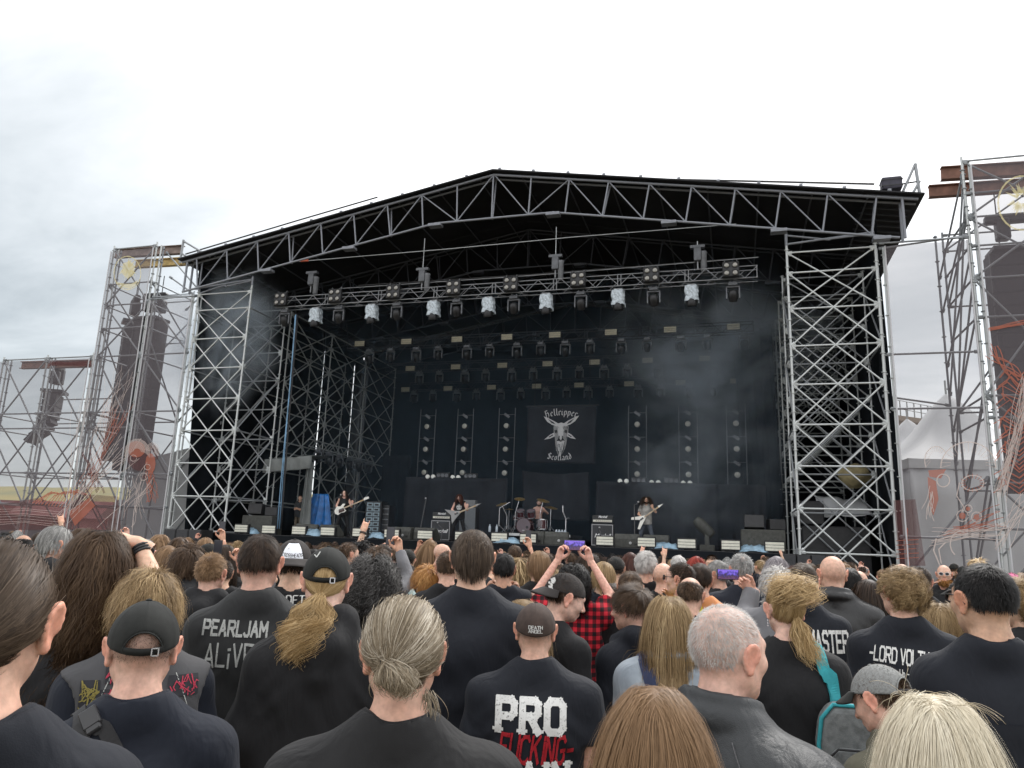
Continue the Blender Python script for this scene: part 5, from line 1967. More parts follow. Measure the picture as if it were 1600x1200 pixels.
stall(176,50,5,2.6,PINK,PINK,"pink food stall behind the tall tower with the yellow emblem")
stall(235,46,3.6,2.6,mat("stall_grey",(0.36,0.33,0.31),0.7,0,0.2,2),mat("stall_dark",(0.25,0.18,0.17),0.7),"grey food stall just beside the pale marquee")

# ------------------------------------------------------------------ stage smoke
def smoke(name,c,r,dens,col=(0.84,0.92,1.0),noise=True):
 """soft puff of smoke inside a closed ellipsoid"""
 b = MB()
 b.lathe([(sin(pi * k / 10),-cos(pi * k / 10)) for k in range(1,10)],20)
 o = b.build(name,None,None,True,M=Matrix.Translation(c) @ Matrix.Diagonal((*r,1)))
 m = bpy.data.materials.new(name)
 m.use_nodes = True
 t = m.node_tree
 t.nodes.remove(t.nodes["Principled BSDF"])
 v = t.nodes.new("ShaderNodeVolumePrincipled")
 v.inputs["Color"].default_value = (*col,1)
 v.inputs["Anisotropy"].default_value = 0.1
 tcn = t.nodes.new("ShaderNodeTexCoord")
 ln = t.nodes.new("ShaderNodeVectorMath")
 ln.operation = 'LENGTH'
 t.links.new(tcn.outputs["Object"],ln.inputs[0])
 mr = t.nodes.new("ShaderNodeMapRange")
 mr.interpolation_type = 'SMOOTHSTEP'
 mr.inputs[1].default_value,mr.inputs[2].default_value = 1.0,0.15
 mr.inputs[3].default_value,mr.inputs[4].default_value = 0.0,dens
 t.links.new(ln.outputs["Value"],mr.inputs[0])
 nz = t.nodes.new("ShaderNodeTexNoise")
 nz.inputs["Scale"].default_value = 2.4
 nz.inputs["Detail"].default_value = 4
 nz.inputs["Distortion"].default_value = 0.8
 t.links.new(tcn.outputs["Object"],nz.inputs["Vector"])
 m2 = t.nodes.new("ShaderNodeMapRange")
 m2.inputs[1].default_value,m2.inputs[2].default_value = 0.42,0.64
 t.links.new(nz.outputs["Fac"],m2.inputs[0])
 mm = t.nodes.new("ShaderNodeMath")
 mm.operation = 'MULTIPLY'
 t.links.new(mr.outputs[0],mm.inputs[0])
 t.links.new(m2.outputs[0],mm.inputs[1])
 t.links.new(mm.outputs[0],v.inputs["Density"])
 t.links.new(v.outputs[0],t.nodes["Material Output"].inputs["Volume"])
 o.data.materials.append(m)
 return tag(o,kind="stuff")
smoke("smoke",at_y(345,520,26.2),(3.4,1.8,4.2),2.0)
smoke("smoke",at_y(1120,545,31.5),(6.0,3.8,4.0),0.62)
smoke("smoke",at_y(1090,720,29.5),(4.4,2.5,3.8),0.25)
hz = MB()
hz.box((-8.4,32.2,7.2),(20.2,13.8,10.0))
o = hz.build("smoke_haze",None)
m = bpy.data.materials.new("thin_stage_haze")
m.use_nodes = True
m.node_tree.nodes.remove(m.node_tree.nodes["Principled BSDF"])
v = m.node_tree.nodes.new("ShaderNodeVolumePrincipled")
v.inputs["Color"].default_value = (0.55,0.78,1.0,1)
v.inputs["Density"].default_value = 0.0055
m.node_tree.links.new(v.outputs[0],m.node_tree.nodes["Material Output"].inputs["Volume"])
o.data.materials.append(m)
tag(o,kind="stuff")
# ------------------------------------------------------------------ implicit bodies -> meshes
def smin(a,b,k):
 h = np.maximum(k - np.abs(a - b),0.0) / k
 return np.minimum(a,b) - h * h * (k * 0.25)
class Grid:
 def __init__(self,xs,ys,zs):
  self.xs,self.ys,self.zs = (np.asarray(a,np.float32) for a in (xs,ys,zs))
  self.D = np.full((len(xs),len(ys),len(zs)),3.0,np.float32)
 def sl(self,lo,hi):
  r_ = []
  for ax,l,h in zip((self.xs,self.ys,self.zs),lo,hi):
   i0 = max(0,int(np.searchsorted(ax,l)) - 1)
   i1 = min(len(ax),int(np.searchsorted(ax,h)) + 1)
   if i1 - i0 < 1:
    return None
   r_.append(slice(i0,i1))
  return tuple(r_)
 def pts(self,s):
  return (self.xs[s[0]][:,None,None],self.ys[s[1]][None,:,None],self.zs[s[2]][None,None,:])
 def op(self,f,lo,hi,k=0.02,mode='add'):
  pad = 0.05 + k
  s = self.sl([a - pad for a in lo],[a + pad for a in hi])
  if s is None:
   return
  d = f(*self.pts(s))
  if mode == 'add':
   self.D[s] = smin(self.D[s],d,k) if k > 0 else np.minimum(self.D[s],d)
  elif mode == 'sub':
   self.D[s] = -smin(-self.D[s],d,k) if k > 0 else np.maximum(self.D[s],-d)
 def ell(self,c,r,k=0.02,mode='add',R=None):
  m = max(r)
  if R is not None:
   R = np.asarray(R)
  def f(x,y,z):
   x,y,z = x - c[0],y - c[1],z - c[2]
   if R is not None:
    x,y,z = (R[0,0] * x + R[1,0] * y + R[2,0] * z,R[0,1] * x + R[1,1] * y + R[2,1] * z,R[0,2] * x + R[1,2] * y + R[2,2] * z)
   k0 = np.sqrt((x / r[0]) ** 2 + (y / r[1]) ** 2 + (z / r[2]) ** 2)
   k1 = np.sqrt((x / r[0] ** 2) ** 2 + (y / r[1] ** 2) ** 2 + (z / r[2] ** 2) ** 2) + 1e-6
   return k0 * (k0 - 1) / k1
  self.op(f,[a - m for a in c],[a + m for a in c],k,mode)
 def cap(self,a,b,r1,r2=None,k=0.02,mode='add',cut=None,flat=1.0):
  r2 = r1 if r2 is None else r2
  a,b = np.array(a,float),np.array(b,float)
  ba = b - a
  bb = float(ba @ ba) + 1e-9
  m = max(r1,r2)
  def f(x,y,z):
   px,py,pz = x - a[0],y - a[1],z - a[2]
   t0 = (px * ba[0] + py * ba[1] + pz * ba[2]) / bb
   t = np.clip(t0,0,1)
   d = np.sqrt((px - t * ba[0]) ** 2 + ((py - t * ba[1]) / flat) ** 2 + (pz - t * ba[2]) ** 2) - (r1 + (r2 - r1) * t)
   if cut is not None:
    d = np.maximum(d,(t0 - cut) * sqrt(bb))
   return d
  self.op(f,np.minimum(a,b) - m,np.maximum(a,b) + m,k,mode)
 def mesh(self):
  D,xs,ys,zs = self.D,self.xs,self.ys,self.zs
  s = D < 0
  c = np.zeros(tuple(n - 1 for n in s.shape),np.uint8)
  for i in (0,1):
   for j in (0,1):
    for k in (0,1):
     c += s[i:s.shape[0] - 1 + i,j:s.shape[1] - 1 + j,k:s.shape[2] - 1 + k]
  mask = (c > 0) & (c < 8)
  I,J,K = np.nonzero(mask)
  ids = np.full(mask.shape,-1,np.int32)
  ids[mask] = np.arange(len(I))
  P = np.zeros((len(I),3))
  n = np.zeros(len(I))
  cor = [(a,b,d) for a in (0,1) for b in (0,1) for d in (0,1)]
  for a in cor:
   for ax in range(3):
    if a[ax]:
     continue
    b = list(a)
    b[ax] = 1
    da = D[I + a[0],J + a[1],K + a[2]].astype(float)
    db = D[I + b[0],J + b[1],K + b[2]].astype(float)
    cr = (da < 0) != (db < 0)
    den = np.where(cr,da - db,1.0)
    t = np.where(cr,da / den,0)
    pa = np.stack([xs[I + a[0]],ys[J + a[1]],zs[K + a[2]]],-1)
    pb = np.stack([xs[I + b[0]],ys[J + b[1]],zs[K + b[2]]],-1)
    P += np.where(cr[:,None],pa + (pb - pa) * t[:,None],0)
    n += cr
  P /= np.maximum(n,1)[:,None]
  F = []
  for ax in range(3):
   sA = [slice(None)] * 3
   sB = [slice(None)] * 3
   sA[ax],sB[ax] = slice(0,-1),slice(1,None)
   ch = s[tuple(sA)] != s[tuple(sB)]
   o1,o2 = [a for a in range(3) if a != ax]
   idx = np.nonzero(ch)
   ok = (idx[o1] > 0) & (idx[o2] > 0) & (idx[o1] < s.shape[o1] - 1) & (idx[o2] < s.shape[o2] - 1)
   idx = [a[ok] for a in idx]
   def cell(d1,d2):
    q = [None] * 3
    q[ax] = idx[ax]
    q[o1] = idx[o1] - d1
    q[o2] = idx[o2] - d2
    return ids[q[0],q[1],q[2]]
   quad = np.stack([cell(1,1),cell(0,1),cell(0,0),cell(1,0)],-1)
   neg = s[idx[0],idx[1],idx[2]]
   if ax == 1:
    neg = ~neg
   quad = np.where(neg[:,None],quad,quad[:,::-1])
   F.append(quad)
  F = np.concatenate(F)
  F = F[(F >= 0).all(1)]
  return P,F
def axis(segs):
 """segs: (start, end, step) pieces joined"""
 r_ = []
 for a,b,h in segs:
  n = max(1,int(round((b - a) / h)))
  r_.append(a + (b - a) * np.arange(n) / n)
 r_.append([segs[-1][1]])
 return np.concatenate(r_)
def smoothstep(a,b,x):
 t = np.clip((x - a) / (b - a),0,1)
 return t * t * (3 - 2 * t)
# ------------------------------------------------------------------ anatomy (1.76 m, facing +Y)
HC = np.array([0,0,1.655])               # head centre
NECK = np.array([0,-0.018,1.52])         # pivot of head turns
SK_C,SK_R = np.array([0,-0.012,0.015]),np.array([0.076,0.096,0.089])

def arms_down(sex='m',out=0.0):
 w = 0.178 if sex == 'm' else 0.155
 return {s: dict(sh=(s * w,-0.015,1.378),el=(s * (w + 0.045 + out),-0.03,1.115),wr=(s * (w + 0.05 + out),0.06,0.885),hand='relaxed') for s in (-1,1)}
POSES = {'down': arms_down}

def head_prims(g,ears=True,female=False):
 def c(x,y,z):
  return (HC[0] + x,HC[1] + y,HC[2] + z)
 g.ell(c(*SK_C),SK_R,0.02)
 g.ell(c(0,0.026,-0.02),(0.062,0.066,0.088),0.035)
 g.ell(c(0,0.032,-0.074),(0.053 if not female else 0.047,0.052,0.044),0.03)
 g.ell(c(0,0.074,-0.103),(0.02,0.016,0.016),0.03)
 for s in (-1,1):
  g.cap(c(s * 0.05,0.0,-0.06),c(s * 0.022,0.066,-0.104),0.017,0.014,0.03)
  g.ell(c(s * 0.044,0.06,-0.03),(0.02,0.02,0.016),0.03)
 g.cap(c(-0.036,0.079,0.018),c(0.036,0.079,0.018),0.011,0.011,0.02)
 g.cap(c(0,0.088,0.012),c(0,0.112,-0.03),0.007,0.0125,0.012)
 for s in (-1,1):
  g.ell(c(s * 0.031,0.102,-0.002),(0.016,0.018,0.011),0.012,'sub')
  g.ell(c(s * 0.031,0.079,-0.003),(0.0125,0.0125,0.0125),0.002)
  g.ell(c(s * 0.012,0.1,-0.036),(0.009,0.011,0.007),0.006)
 g.cap(c(-0.019,0.088,-0.062),c(0.019,0.088,-0.062),0.0065,0.0065,0.01)
 g.cap(c(-0.017,0.086,-0.074),c(0.017,0.086,-0.074),0.007,0.007,0.01)
 g.cap(c(-0.022,0.1,-0.068),c(0.022,0.1,-0.068),0.0045,0.0045,0.004,'sub')
 if ears:
  for s in (-1,1):
   R = np.array(Matrix.Rotation(s * radians(-24),3,'Z') @ Matrix.Rotation(s * radians(7),3,'Y') @ Matrix.Rotation(radians(-10),3,'X'))
   e = c(s * 0.0835,-0.014,-0.014)
   g.ell(e,(0.0065,0.0195,0.033),0.008,'add',R)
   q = np.array(e) + R @ np.array([s * 0.008,0.004,-0.002])
   g.ell(tuple(q),(0.007,0.0105,0.019),0.005,'sub',R)
   pts = [R @ np.array([s * 0.003,0.017 * cos(a),0.005 + 0.028 * sin(a)]) + np.array(e) for a in np.linspace(-0.3,pi * 1.25,8)]
   for a,b in zip(pts[:-1],pts[1:]):
    g.cap(a,b,0.0048,0.0048,0.005)
   g.ell(tuple(R @ np.array([0,0.008,-0.031]) + np.array(e)),(0.006,0.009,0.009),0.008)
def torso_prims(g,sex,off=0.0,arms=None,k=0.05):
 f = sex == 'f'
 w = 0.155 if f else 0.178
 o = off
 g.ell((0,0.0,1.27),((0.15 if f else 0.168) + o,0.105 + o,0.19 + o),k)
 g.ell((0,0.012,1.07),((0.128 if f else 0.15) + o,0.1 + o,0.16 + o),k)
 g.ell((0,0.0,0.93),(0.165 + o,0.115 + o,0.13 + o),k)
 if f:
  for s in (-1,1):
   g.ell((s * 0.075,0.09,1.24),(0.06 + o,0.055 + o,0.06 + o),0.05)
 for s in (-1,1):
  g.ell((s * 0.08,0.055,1.3),(0.085 + o,0.06 + o,0.09 + o),k)
  g.ell((s * 0.085,-0.065,1.3),(0.085 + o,0.055 + o,0.12 + o),k)
  sh = arms[s]['sh'] if arms else (s * w,-0.015,1.378)
  # slope of the shoulder
  g.cap((s * 0.025,-0.036,1.497),(sh[0] * 0.78,-0.022,sh[2] + 0.028),0.05 + o,0.045 + o,0.05)
  g.ell(sh,(0.056 + o,0.058 + o,0.06 + o),0.05)
def hand_mesh(kind,h=0.0035):
 key = ('hand',kind,h)
 if key in CACHE:
  return CACHE[key]
 g = Grid(np.arange(-0.075,0.085,h),np.arange(-0.085,0.06,h),np.arange(-0.05,0.205,h))
 g.cap((0,0,-0.04),(0,0,0.01),0.026,0.027,0.02)
 g.ell((0.002,0,0.05),(0.041,0.0155,0.052),0.025)
 # fingers: base x, lengths, radius ; bend towards -Y (palm side)
 curl = {'relaxed': (22,28,18),'fist': (78,95,60),'grip': (42,62,30),'flat': (6,6,4),'horns': (80,95,60),'hold': (60,60,35),'point': (80,95,60)}[kind]
 for i,(bx,ln,r) in enumerate(((0.029,0.070,0.0088),(0.0095,0.079,0.0092),(-0.0105,0.073,0.0088),(-0.029,0.058,0.0078))):
  cc = list(curl)
  if kind == 'horns' and i in (0,3):
   cc = [8,8,5]
  if kind == 'point' and i == 0:
   cc = [6,8,5]
  p = np.array([bx,0.0,0.086 - 0.02 * abs(bx) / 0.03])
  ang,yaw_ = 0.0,-bx * 2.2 * (1 if kind in ('flat','relaxed','horns') else 0.3)
  for sgl,cu in zip((0.48,0.30,0.24),cc):
   ang += radians(cu)
   d = np.array([-sin(yaw_) * cos(ang),-sin(ang),cos(ang)])
   q = p + d * ln * sgl
   g.cap(p,q,r,r * 0.92,0.005)
   p,r = q,r * 0.92
 th = {'relaxed': ((0.033,-0.010,0.015),(0.058,-0.022,0.05),(0.064,-0.034,0.085)),
 'fist': ((0.033,-0.012,0.015),(0.045,-0.036,0.05),(0.012,-0.052,0.062)),
 'grip': ((0.034,-0.014,0.015),(0.062,-0.034,0.052),(0.058,-0.052,0.088)),
 'flat': ((0.034,-0.006,0.015),(0.066,-0.012,0.045),(0.084,-0.014,0.075)),
 'horns': ((0.033,-0.012,0.015),(0.04,-0.036,0.05),(0.008,-0.05,0.06)),
 'point': ((0.033,-0.012,0.015),(0.045,-0.036,0.05),(0.012,-0.052,0.062)),
 'hold': ((0.034,-0.014,0.015),(0.058,-0.038,0.045),(0.05,-0.06,0.08))}[kind]
 g.cap(th[0],th[1],0.0145,0.0105,0.014)
 g.cap(th[1],th[2],0.0105,0.008,0.005)
 CACHE[key] = g.mesh()
 return CACHE[key]
CACHE = {}

def frame_to(a,b,palm):
 """rotation taking +Z to b-a with -Y (palm) near direction PALM"""
 z = np.array(b,float) - np.array(a,float)
 z /= np.linalg.norm(z)
 y = -(np.array(palm,float) - z * (np.array(palm,float) @ z))
 y /= np.linalg.norm(y) + 1e-9
 x = np.cross(y,z)
 return np.stack([x,y,z],1)
def add_hands(P,F,arms,h,sc=1.0):
 for s in (-1,1):
  a = arms[s]
  if not a.get('hand'):
   continue
  V,Q = hand_mesh(a['hand'],h)
  V = V.copy() * sc
  # canonical thumb at +X: the left hand with the palm towards -Y; mirror for the other
  mir = (a.get('flip',1) * s) > 0
  if mir:
   V[:,0] *= -1
   Q = Q[:,::-1]
  R = frame_to(a['el'],a['wr'],a.get('palm',(-s,0.3,0)))
  if 'hdir' in a:
   R = frame_to((0,0,0),a['hdir'],a.get('palm',(-s,0.3,0)))
  V = V @ R.T + np.array(a['wr'])
  F = np.concatenate([F,Q + len(P)])
  P = np.concatenate([P,V])
 return P,F
def leg_pts(st):
 """stance: dict side -> hip, knee, ankle"""
 return st or {s: ((s * 0.088,0.0,0.9),(s * 0.1,0.02,0.5),(s * 0.105,-0.015,0.09)) for s in (-1,1)}
def body_mesh(sex='m',arms=None,akey='down',lod=0,stance=None,skey='stand',ears=True):
 key = ('body',sex,akey,lod,skey,ears)
 if key in CACHE:
  return CACHE[key]
 arms = arms or arms_down(sex)
 h = (0.0045,0.0075,0.013)[lod]
 co = (0.016,0.022,0.032)[lod]
 X = max(0.36,max(abs(arms[s][k][0]) for s in (-1,1) for k in ('el','wr')) + 0.1)
 ylo = min(-0.24,min(arms[s][k][1] for s in (-1,1) for k in ('el','wr')) - 0.1)
 yhi = max(0.26,max(arms[s][k][1] for s in (-1,1) for k in ('el','wr')) + 0.1)
 ztop = max(1.78,max(arms[s][k][2] for s in (-1,1) for k in ('el','wr')) + 0.08)
 legs = leg_pts(stance)
 if stance:
  X = max(X,max(abs(p[0]) for s in (-1,1) for p in legs[s]) + 0.12)
  ylo,yhi = min(ylo,min(p[1] for s in (-1,1) for p in legs[s]) - 0.15),max(yhi,max(p[1] for s in (-1,1) for p in legs[s]) + 0.25)
 g = Grid(axis([(-X,-0.11,co),(-0.11,0.11,h),(0.11,X,co)]),axis([(ylo,-0.13,co),(-0.13,0.14,h),(0.14,yhi,co)]),
 axis([(-0.02,0.9,co * 1.4),(0.9,1.4,co),(1.4,1.52,(h + co) / 2),(1.52,1.785,h)] + ([(1.785,ztop,co)] if ztop > 1.8 else [])))
 f = sex == 'f'
 torso_prims(g,sex,-0.004,arms)
 for s in (-1,1):
  a = arms[s]
  k_ = 0.88 if f else 1.0
  g.cap(a['sh'],a['el'],0.05 * k_,0.039 * k_,0.03)
  g.cap(a['el'],a['wr'],0.041 * k_,0.026 * k_,0.02)
  hp,kn,an = legs[s]
  g.cap(hp,kn,0.083,0.056,0.03)
  g.cap(kn,an,0.057,0.038,0.02)
  g.cap((an[0],an[1] - 0.03,an[2] - 0.05),(an[0] + s * 0.02,an[1] + 0.14,an[2] - 0.055),0.036,0.032,0.03)
 g.cap((0,-0.034,1.44),(0,-0.014,1.6),0.05 if f else 0.06,0.047 if f else 0.056,0.03)
 head_prims(g,ears,f)
 P,F = g.mesh()
 P,F = add_hands(P,F,arms,(0.0045,0.006,0.011)[lod],0.9 if f else 1.0)
 CACHE[key] = (P,F)
 return P,F
def head_rot(yaw,pitch,roll):
 """yaw>0 to the person's left, pitch>0 looking down"""
 return np.array(Matrix.Rotation(radians(yaw),3,'Z') @ Matrix.Rotation(radians(-pitch),3,'X') @ Matrix.Rotation(radians(roll),3,'Y'))
def deform(P,hr,girth=1.0,sex='m',neck=True):
 """turn the head and widen the trunk"""
 P = P.copy()
 w = 1 - smoothstep(1.42,1.53,P[:,2])
 P[:,0] *= 1 + (girth - 1) * w
 P[:,1] *= 1 + (girth - 1) * 1.25 * w
 if neck:
  yaw,pitch,roll = hr
  wt = smoothstep(1.47,1.60,P[:,2]) * (np.hypot(P[:,0],P[:,1]) < 0.22)
  for k in range(0,3):
   ang = (yaw,pitch,roll)[k]
   if abs(ang) < 0.01:
    continue
  # blend of rotations through the angle
  a = np.radians(np.stack([yaw * wt,-pitch * wt,roll * wt],-1))
  q = P - NECK
  c,s = np.cos(a[:,2]),np.sin(a[:,2])       # roll about Y
  q = np.stack([c * q[:,0] + s * q[:,2],q[:,1],-s * q[:,0] + c * q[:,2]],-1)
  c,s = np.cos(a[:,1]),np.sin(a[:,1])       # pitch about X
  q = np.stack([q[:,0],c * q[:,1] - s * q[:,2],s * q[:,1] + c * q[:,2]],-1)
  c,s = np.cos(a[:,0]),np.sin(a[:,0])       # yaw about Z
  q = np.stack([c * q[:,0] - s * q[:,1],s * q[:,0] + c * q[:,1],q[:,2]],-1)
  P = q + NECK
 return P
def head_M(hr):
 R = head_rot(*hr)
 M = np.eye(4)
 M[:3,:3] = R
 M[:3,3] = NECK + R @ (HC - NECK)
 return M
# ------------------------------------------------------------------ clothes
def garment_mesh(kind,sex='m',arms=None,akey='down',lod=0,seed=0):
 key = ('gar',kind,sex,akey,lod,seed)
 if key in CACHE:
  return CACHE[key]
 arms = arms or arms_down(sex)
 co = (0.0115,0.017,0.027)[lod]
 fi = (0.008,0.013,0.022)[lod]
 X = max(0.36,max(abs(arms[s][k][0]) for s in (-1,1) for k in ('el','wr')) + 0.12)
 ylo = min(-0.26,min(arms[s][k][1] for s in (-1,1) for k in ('el','wr')) - 0.12)
 yhi = max(0.26,max(arms[s][k][1] for s in (-1,1) for k in ('el','wr')) + 0.12)
 zt = max(1.68,max(arms[s][k][2] for s in (-1,1) for k in ('el','wr')) + 0.1)
 zlo = min(0.72,min(arms[s][k][2] for s in (-1,1) for k in ('el','wr')) - 0.1) if kind not in ('tee','vest','tank') else 0.74
 g = Grid(np.arange(-X,X + co,co),np.arange(ylo,yhi + co,co),axis([(zlo,1.3,co),(1.3,1.62,fi),(1.62,zt,co)]))
 o = {'tee': 0.014,'long': 0.016,'hoodie': 0.024,'jacket': 0.024,'vest': 0.02,'tank': 0.008}[kind]
 torso_prims(g,sex,o,arms)
 # a loose fall from the chest to the hem
 g.cap((0,0,1.25),(0,0.004,0.86),0.13 + o,0.14 + o,0.06)
 for s in (-1,1):
  g.cap((s * 0.075,0,1.22),(s * 0.085,0.004,0.86),0.105 + o,0.105 + o,0.05)
  a = arms[s]
  if kind == 'tee':
   g.cap(a['sh'],a['el'],0.07,0.074,0.035,cut=0.66)
  elif kind in ('long','hoodie','jacket'):
   e = 0.01 if kind == 'long' else 0.02
   g.cap(a['sh'],a['el'],0.062 + e,0.05 + e,0.035)
   g.cap(a['el'],a['wr'],0.05 + e,0.036 + e,0.03,cut=0.96)
 if kind == 'hoodie':
  for s in (-1,1):
   g.cap((s * 0.10,0.035,1.475),(s * 0.075,-0.075,1.51),0.036,0.045,0.03)
   g.cap((s * 0.075,-0.075,1.51),(s * 0.03,-0.135,1.43),0.045,0.05,0.04)
  g.cap((0,-0.12,1.43),(0,-0.145,1.33),0.07,0.045,0.04)
 if kind == 'jacket':
  n = 14
  pts = [(0.088 * sin(a),-0.02 - 0.082 * cos(a),1.535 - 0.04 * (1 - cos(a)) / 2) for a in np.linspace(-2.4,2.4,n)]
  for p,q in zip(pts[:-1],pts[1:]):
   g.cap((p[0] * 1.12,p[1] * 1.12,p[2] - 0.02),(q[0] * 1.12,q[1] * 1.12,q[2] - 0.02),0.024,0.024,0.012)
   g.cap((p[0],p[1],p[2] + 0.02),(q[0],q[1],q[2] + 0.02),0.014,0.014,0.012)
 # folds
 rgf = np.random.default_rng(seed + 5)
 x,y,z = g.xs[:,None,None],g.ys[None,:,None],g.zs[None,None,:]
 amp = {'tee': 0.005,'long': 0.005,'hoodie': 0.005,'jacket': 0.0045,'vest': 0.0025,'tank': 0.002}[kind]
 fold = 0
 for k in range(5):
  fx,fy,fz = rgf.normal() * 22,rgf.normal() * 14,rgf.normal() * 13
  ph = rgf.random() * 6.28
  fold = fold + np.sin(fx * x + fy * y + fz * z + ph + 1.5 * np.sin(7 * x + 9 * z + k * 2.1))
 low = 0.8 + 0.6 * np.clip((1.42 - z) / 0.4,0,1)
 g.D = g.D + (amp * 0.42 * fold * low - 0.003).astype(np.float32)
 ax_ = np.abs(x)
 g.D = g.D + (0.0045 * np.sin((z * 0.75 + ax_ * 1.0) * 95 + 2.0 * np.sin(8 * x + seed)) * np.exp(-((ax_ - 0.14) / 0.055) ** 2) * np.exp(-((z - 1.24) / 0.11) ** 2)
 + 0.003 * np.sin((x * 0.9 + 0.35 * z + 0.02 * np.sin(20 * z)) * 75 + seed) * np.exp(-((z - 1.12) / 0.16) ** 2)).astype(np.float32)
 # neck opening, arm holes, hem
 nr = {'tee': 0.071,'long': 0.069,'hoodie': 0.068,'jacket': 0.070,'vest': 0.09,'tank': 0.1}[kind]
 if sex == 'f':
  nr += 0.002 if kind != 'tee' else 0.006
 g.cap((0,-0.022,1.53),(0,0.016,1.76),nr,nr,0.016,'sub')
 g.ell((0,0.085,1.49),(0.07,0.07,0.05),0.01,'sub')
 if kind in ('vest','tank'):
  for s in (-1,1):
   sh = arms[s]['sh']
   g.ell((sh[0] + s * 0.045,sh[1],sh[2] - 0.05),(0.062,0.12,0.11),0.01,'sub')
 hem = 0.80 if kind != 'jacket' else 0.84
 s_ = slice(None)
 g.D = np.maximum(g.D,hem - z + 0.01 * np.sin(9 * x))
 P,F = g.mesh()
 P = relax(P,F,3 if lod == 0 else 2)
 CACHE[key] = (P,F)
 return P,F
def relax(P,F,n):
 e = np.concatenate([F[:,[0,1]],F[:,[1,2]],F[:,[2,3]],F[:,[3,0]]])
 for it in range(n):
  acc = np.zeros_like(P)
  cnt = np.zeros(len(P))
  for a,b in ((0,1),(1,0)):
   for c in range(3):
    acc[:,c] += np.bincount(e[:,a],P[e[:,b],c],len(P))
   cnt += np.bincount(e[:,a],minlength=len(P))
  P = P + 0.5 * (acc / np.maximum(cnt,1)[:,None] - P)
 return P
def trousers_mesh(lod=0,stance=None,skey='stand'):
 key = ('trs',lod,skey)
 if key in CACHE:
  return CACHE[key]
 legs = leg_pts(stance)
 h = (0.018,0.024,0.036)[lod]
 X = max(0.3,max(abs(p[0]) for s in (-1,1) for p in legs[s]) + 0.16)
 ylo,yhi = min(-0.26,min(p[1] for s in (-1,1) for p in legs[s]) - 0.16),max(0.3,max(p[1] for s in (-1,1) for p in legs[s]) + 0.3)
 g = Grid(np.arange(-X,X,h),np.arange(ylo,yhi,h),np.arange(-0.03,1.02,h))
 g.ell((0,0,0.92),(0.172,0.122,0.12),0.03)
 for s in (-1,1):
  hp,kn,an = legs[s]
  g.cap(hp,kn,0.094,0.068,0.03)
  g.cap(kn,an,0.068,0.055,0.02)
  g.cap((an[0],an[1] - 0.04,an[2] - 0.045),(an[0] + s * 0.02,an[1] + 0.16,an[2] - 0.048),0.046,0.042,0.02)
 P,F = g.mesh()
 CACHE[key] = (P,F)
 return P,F
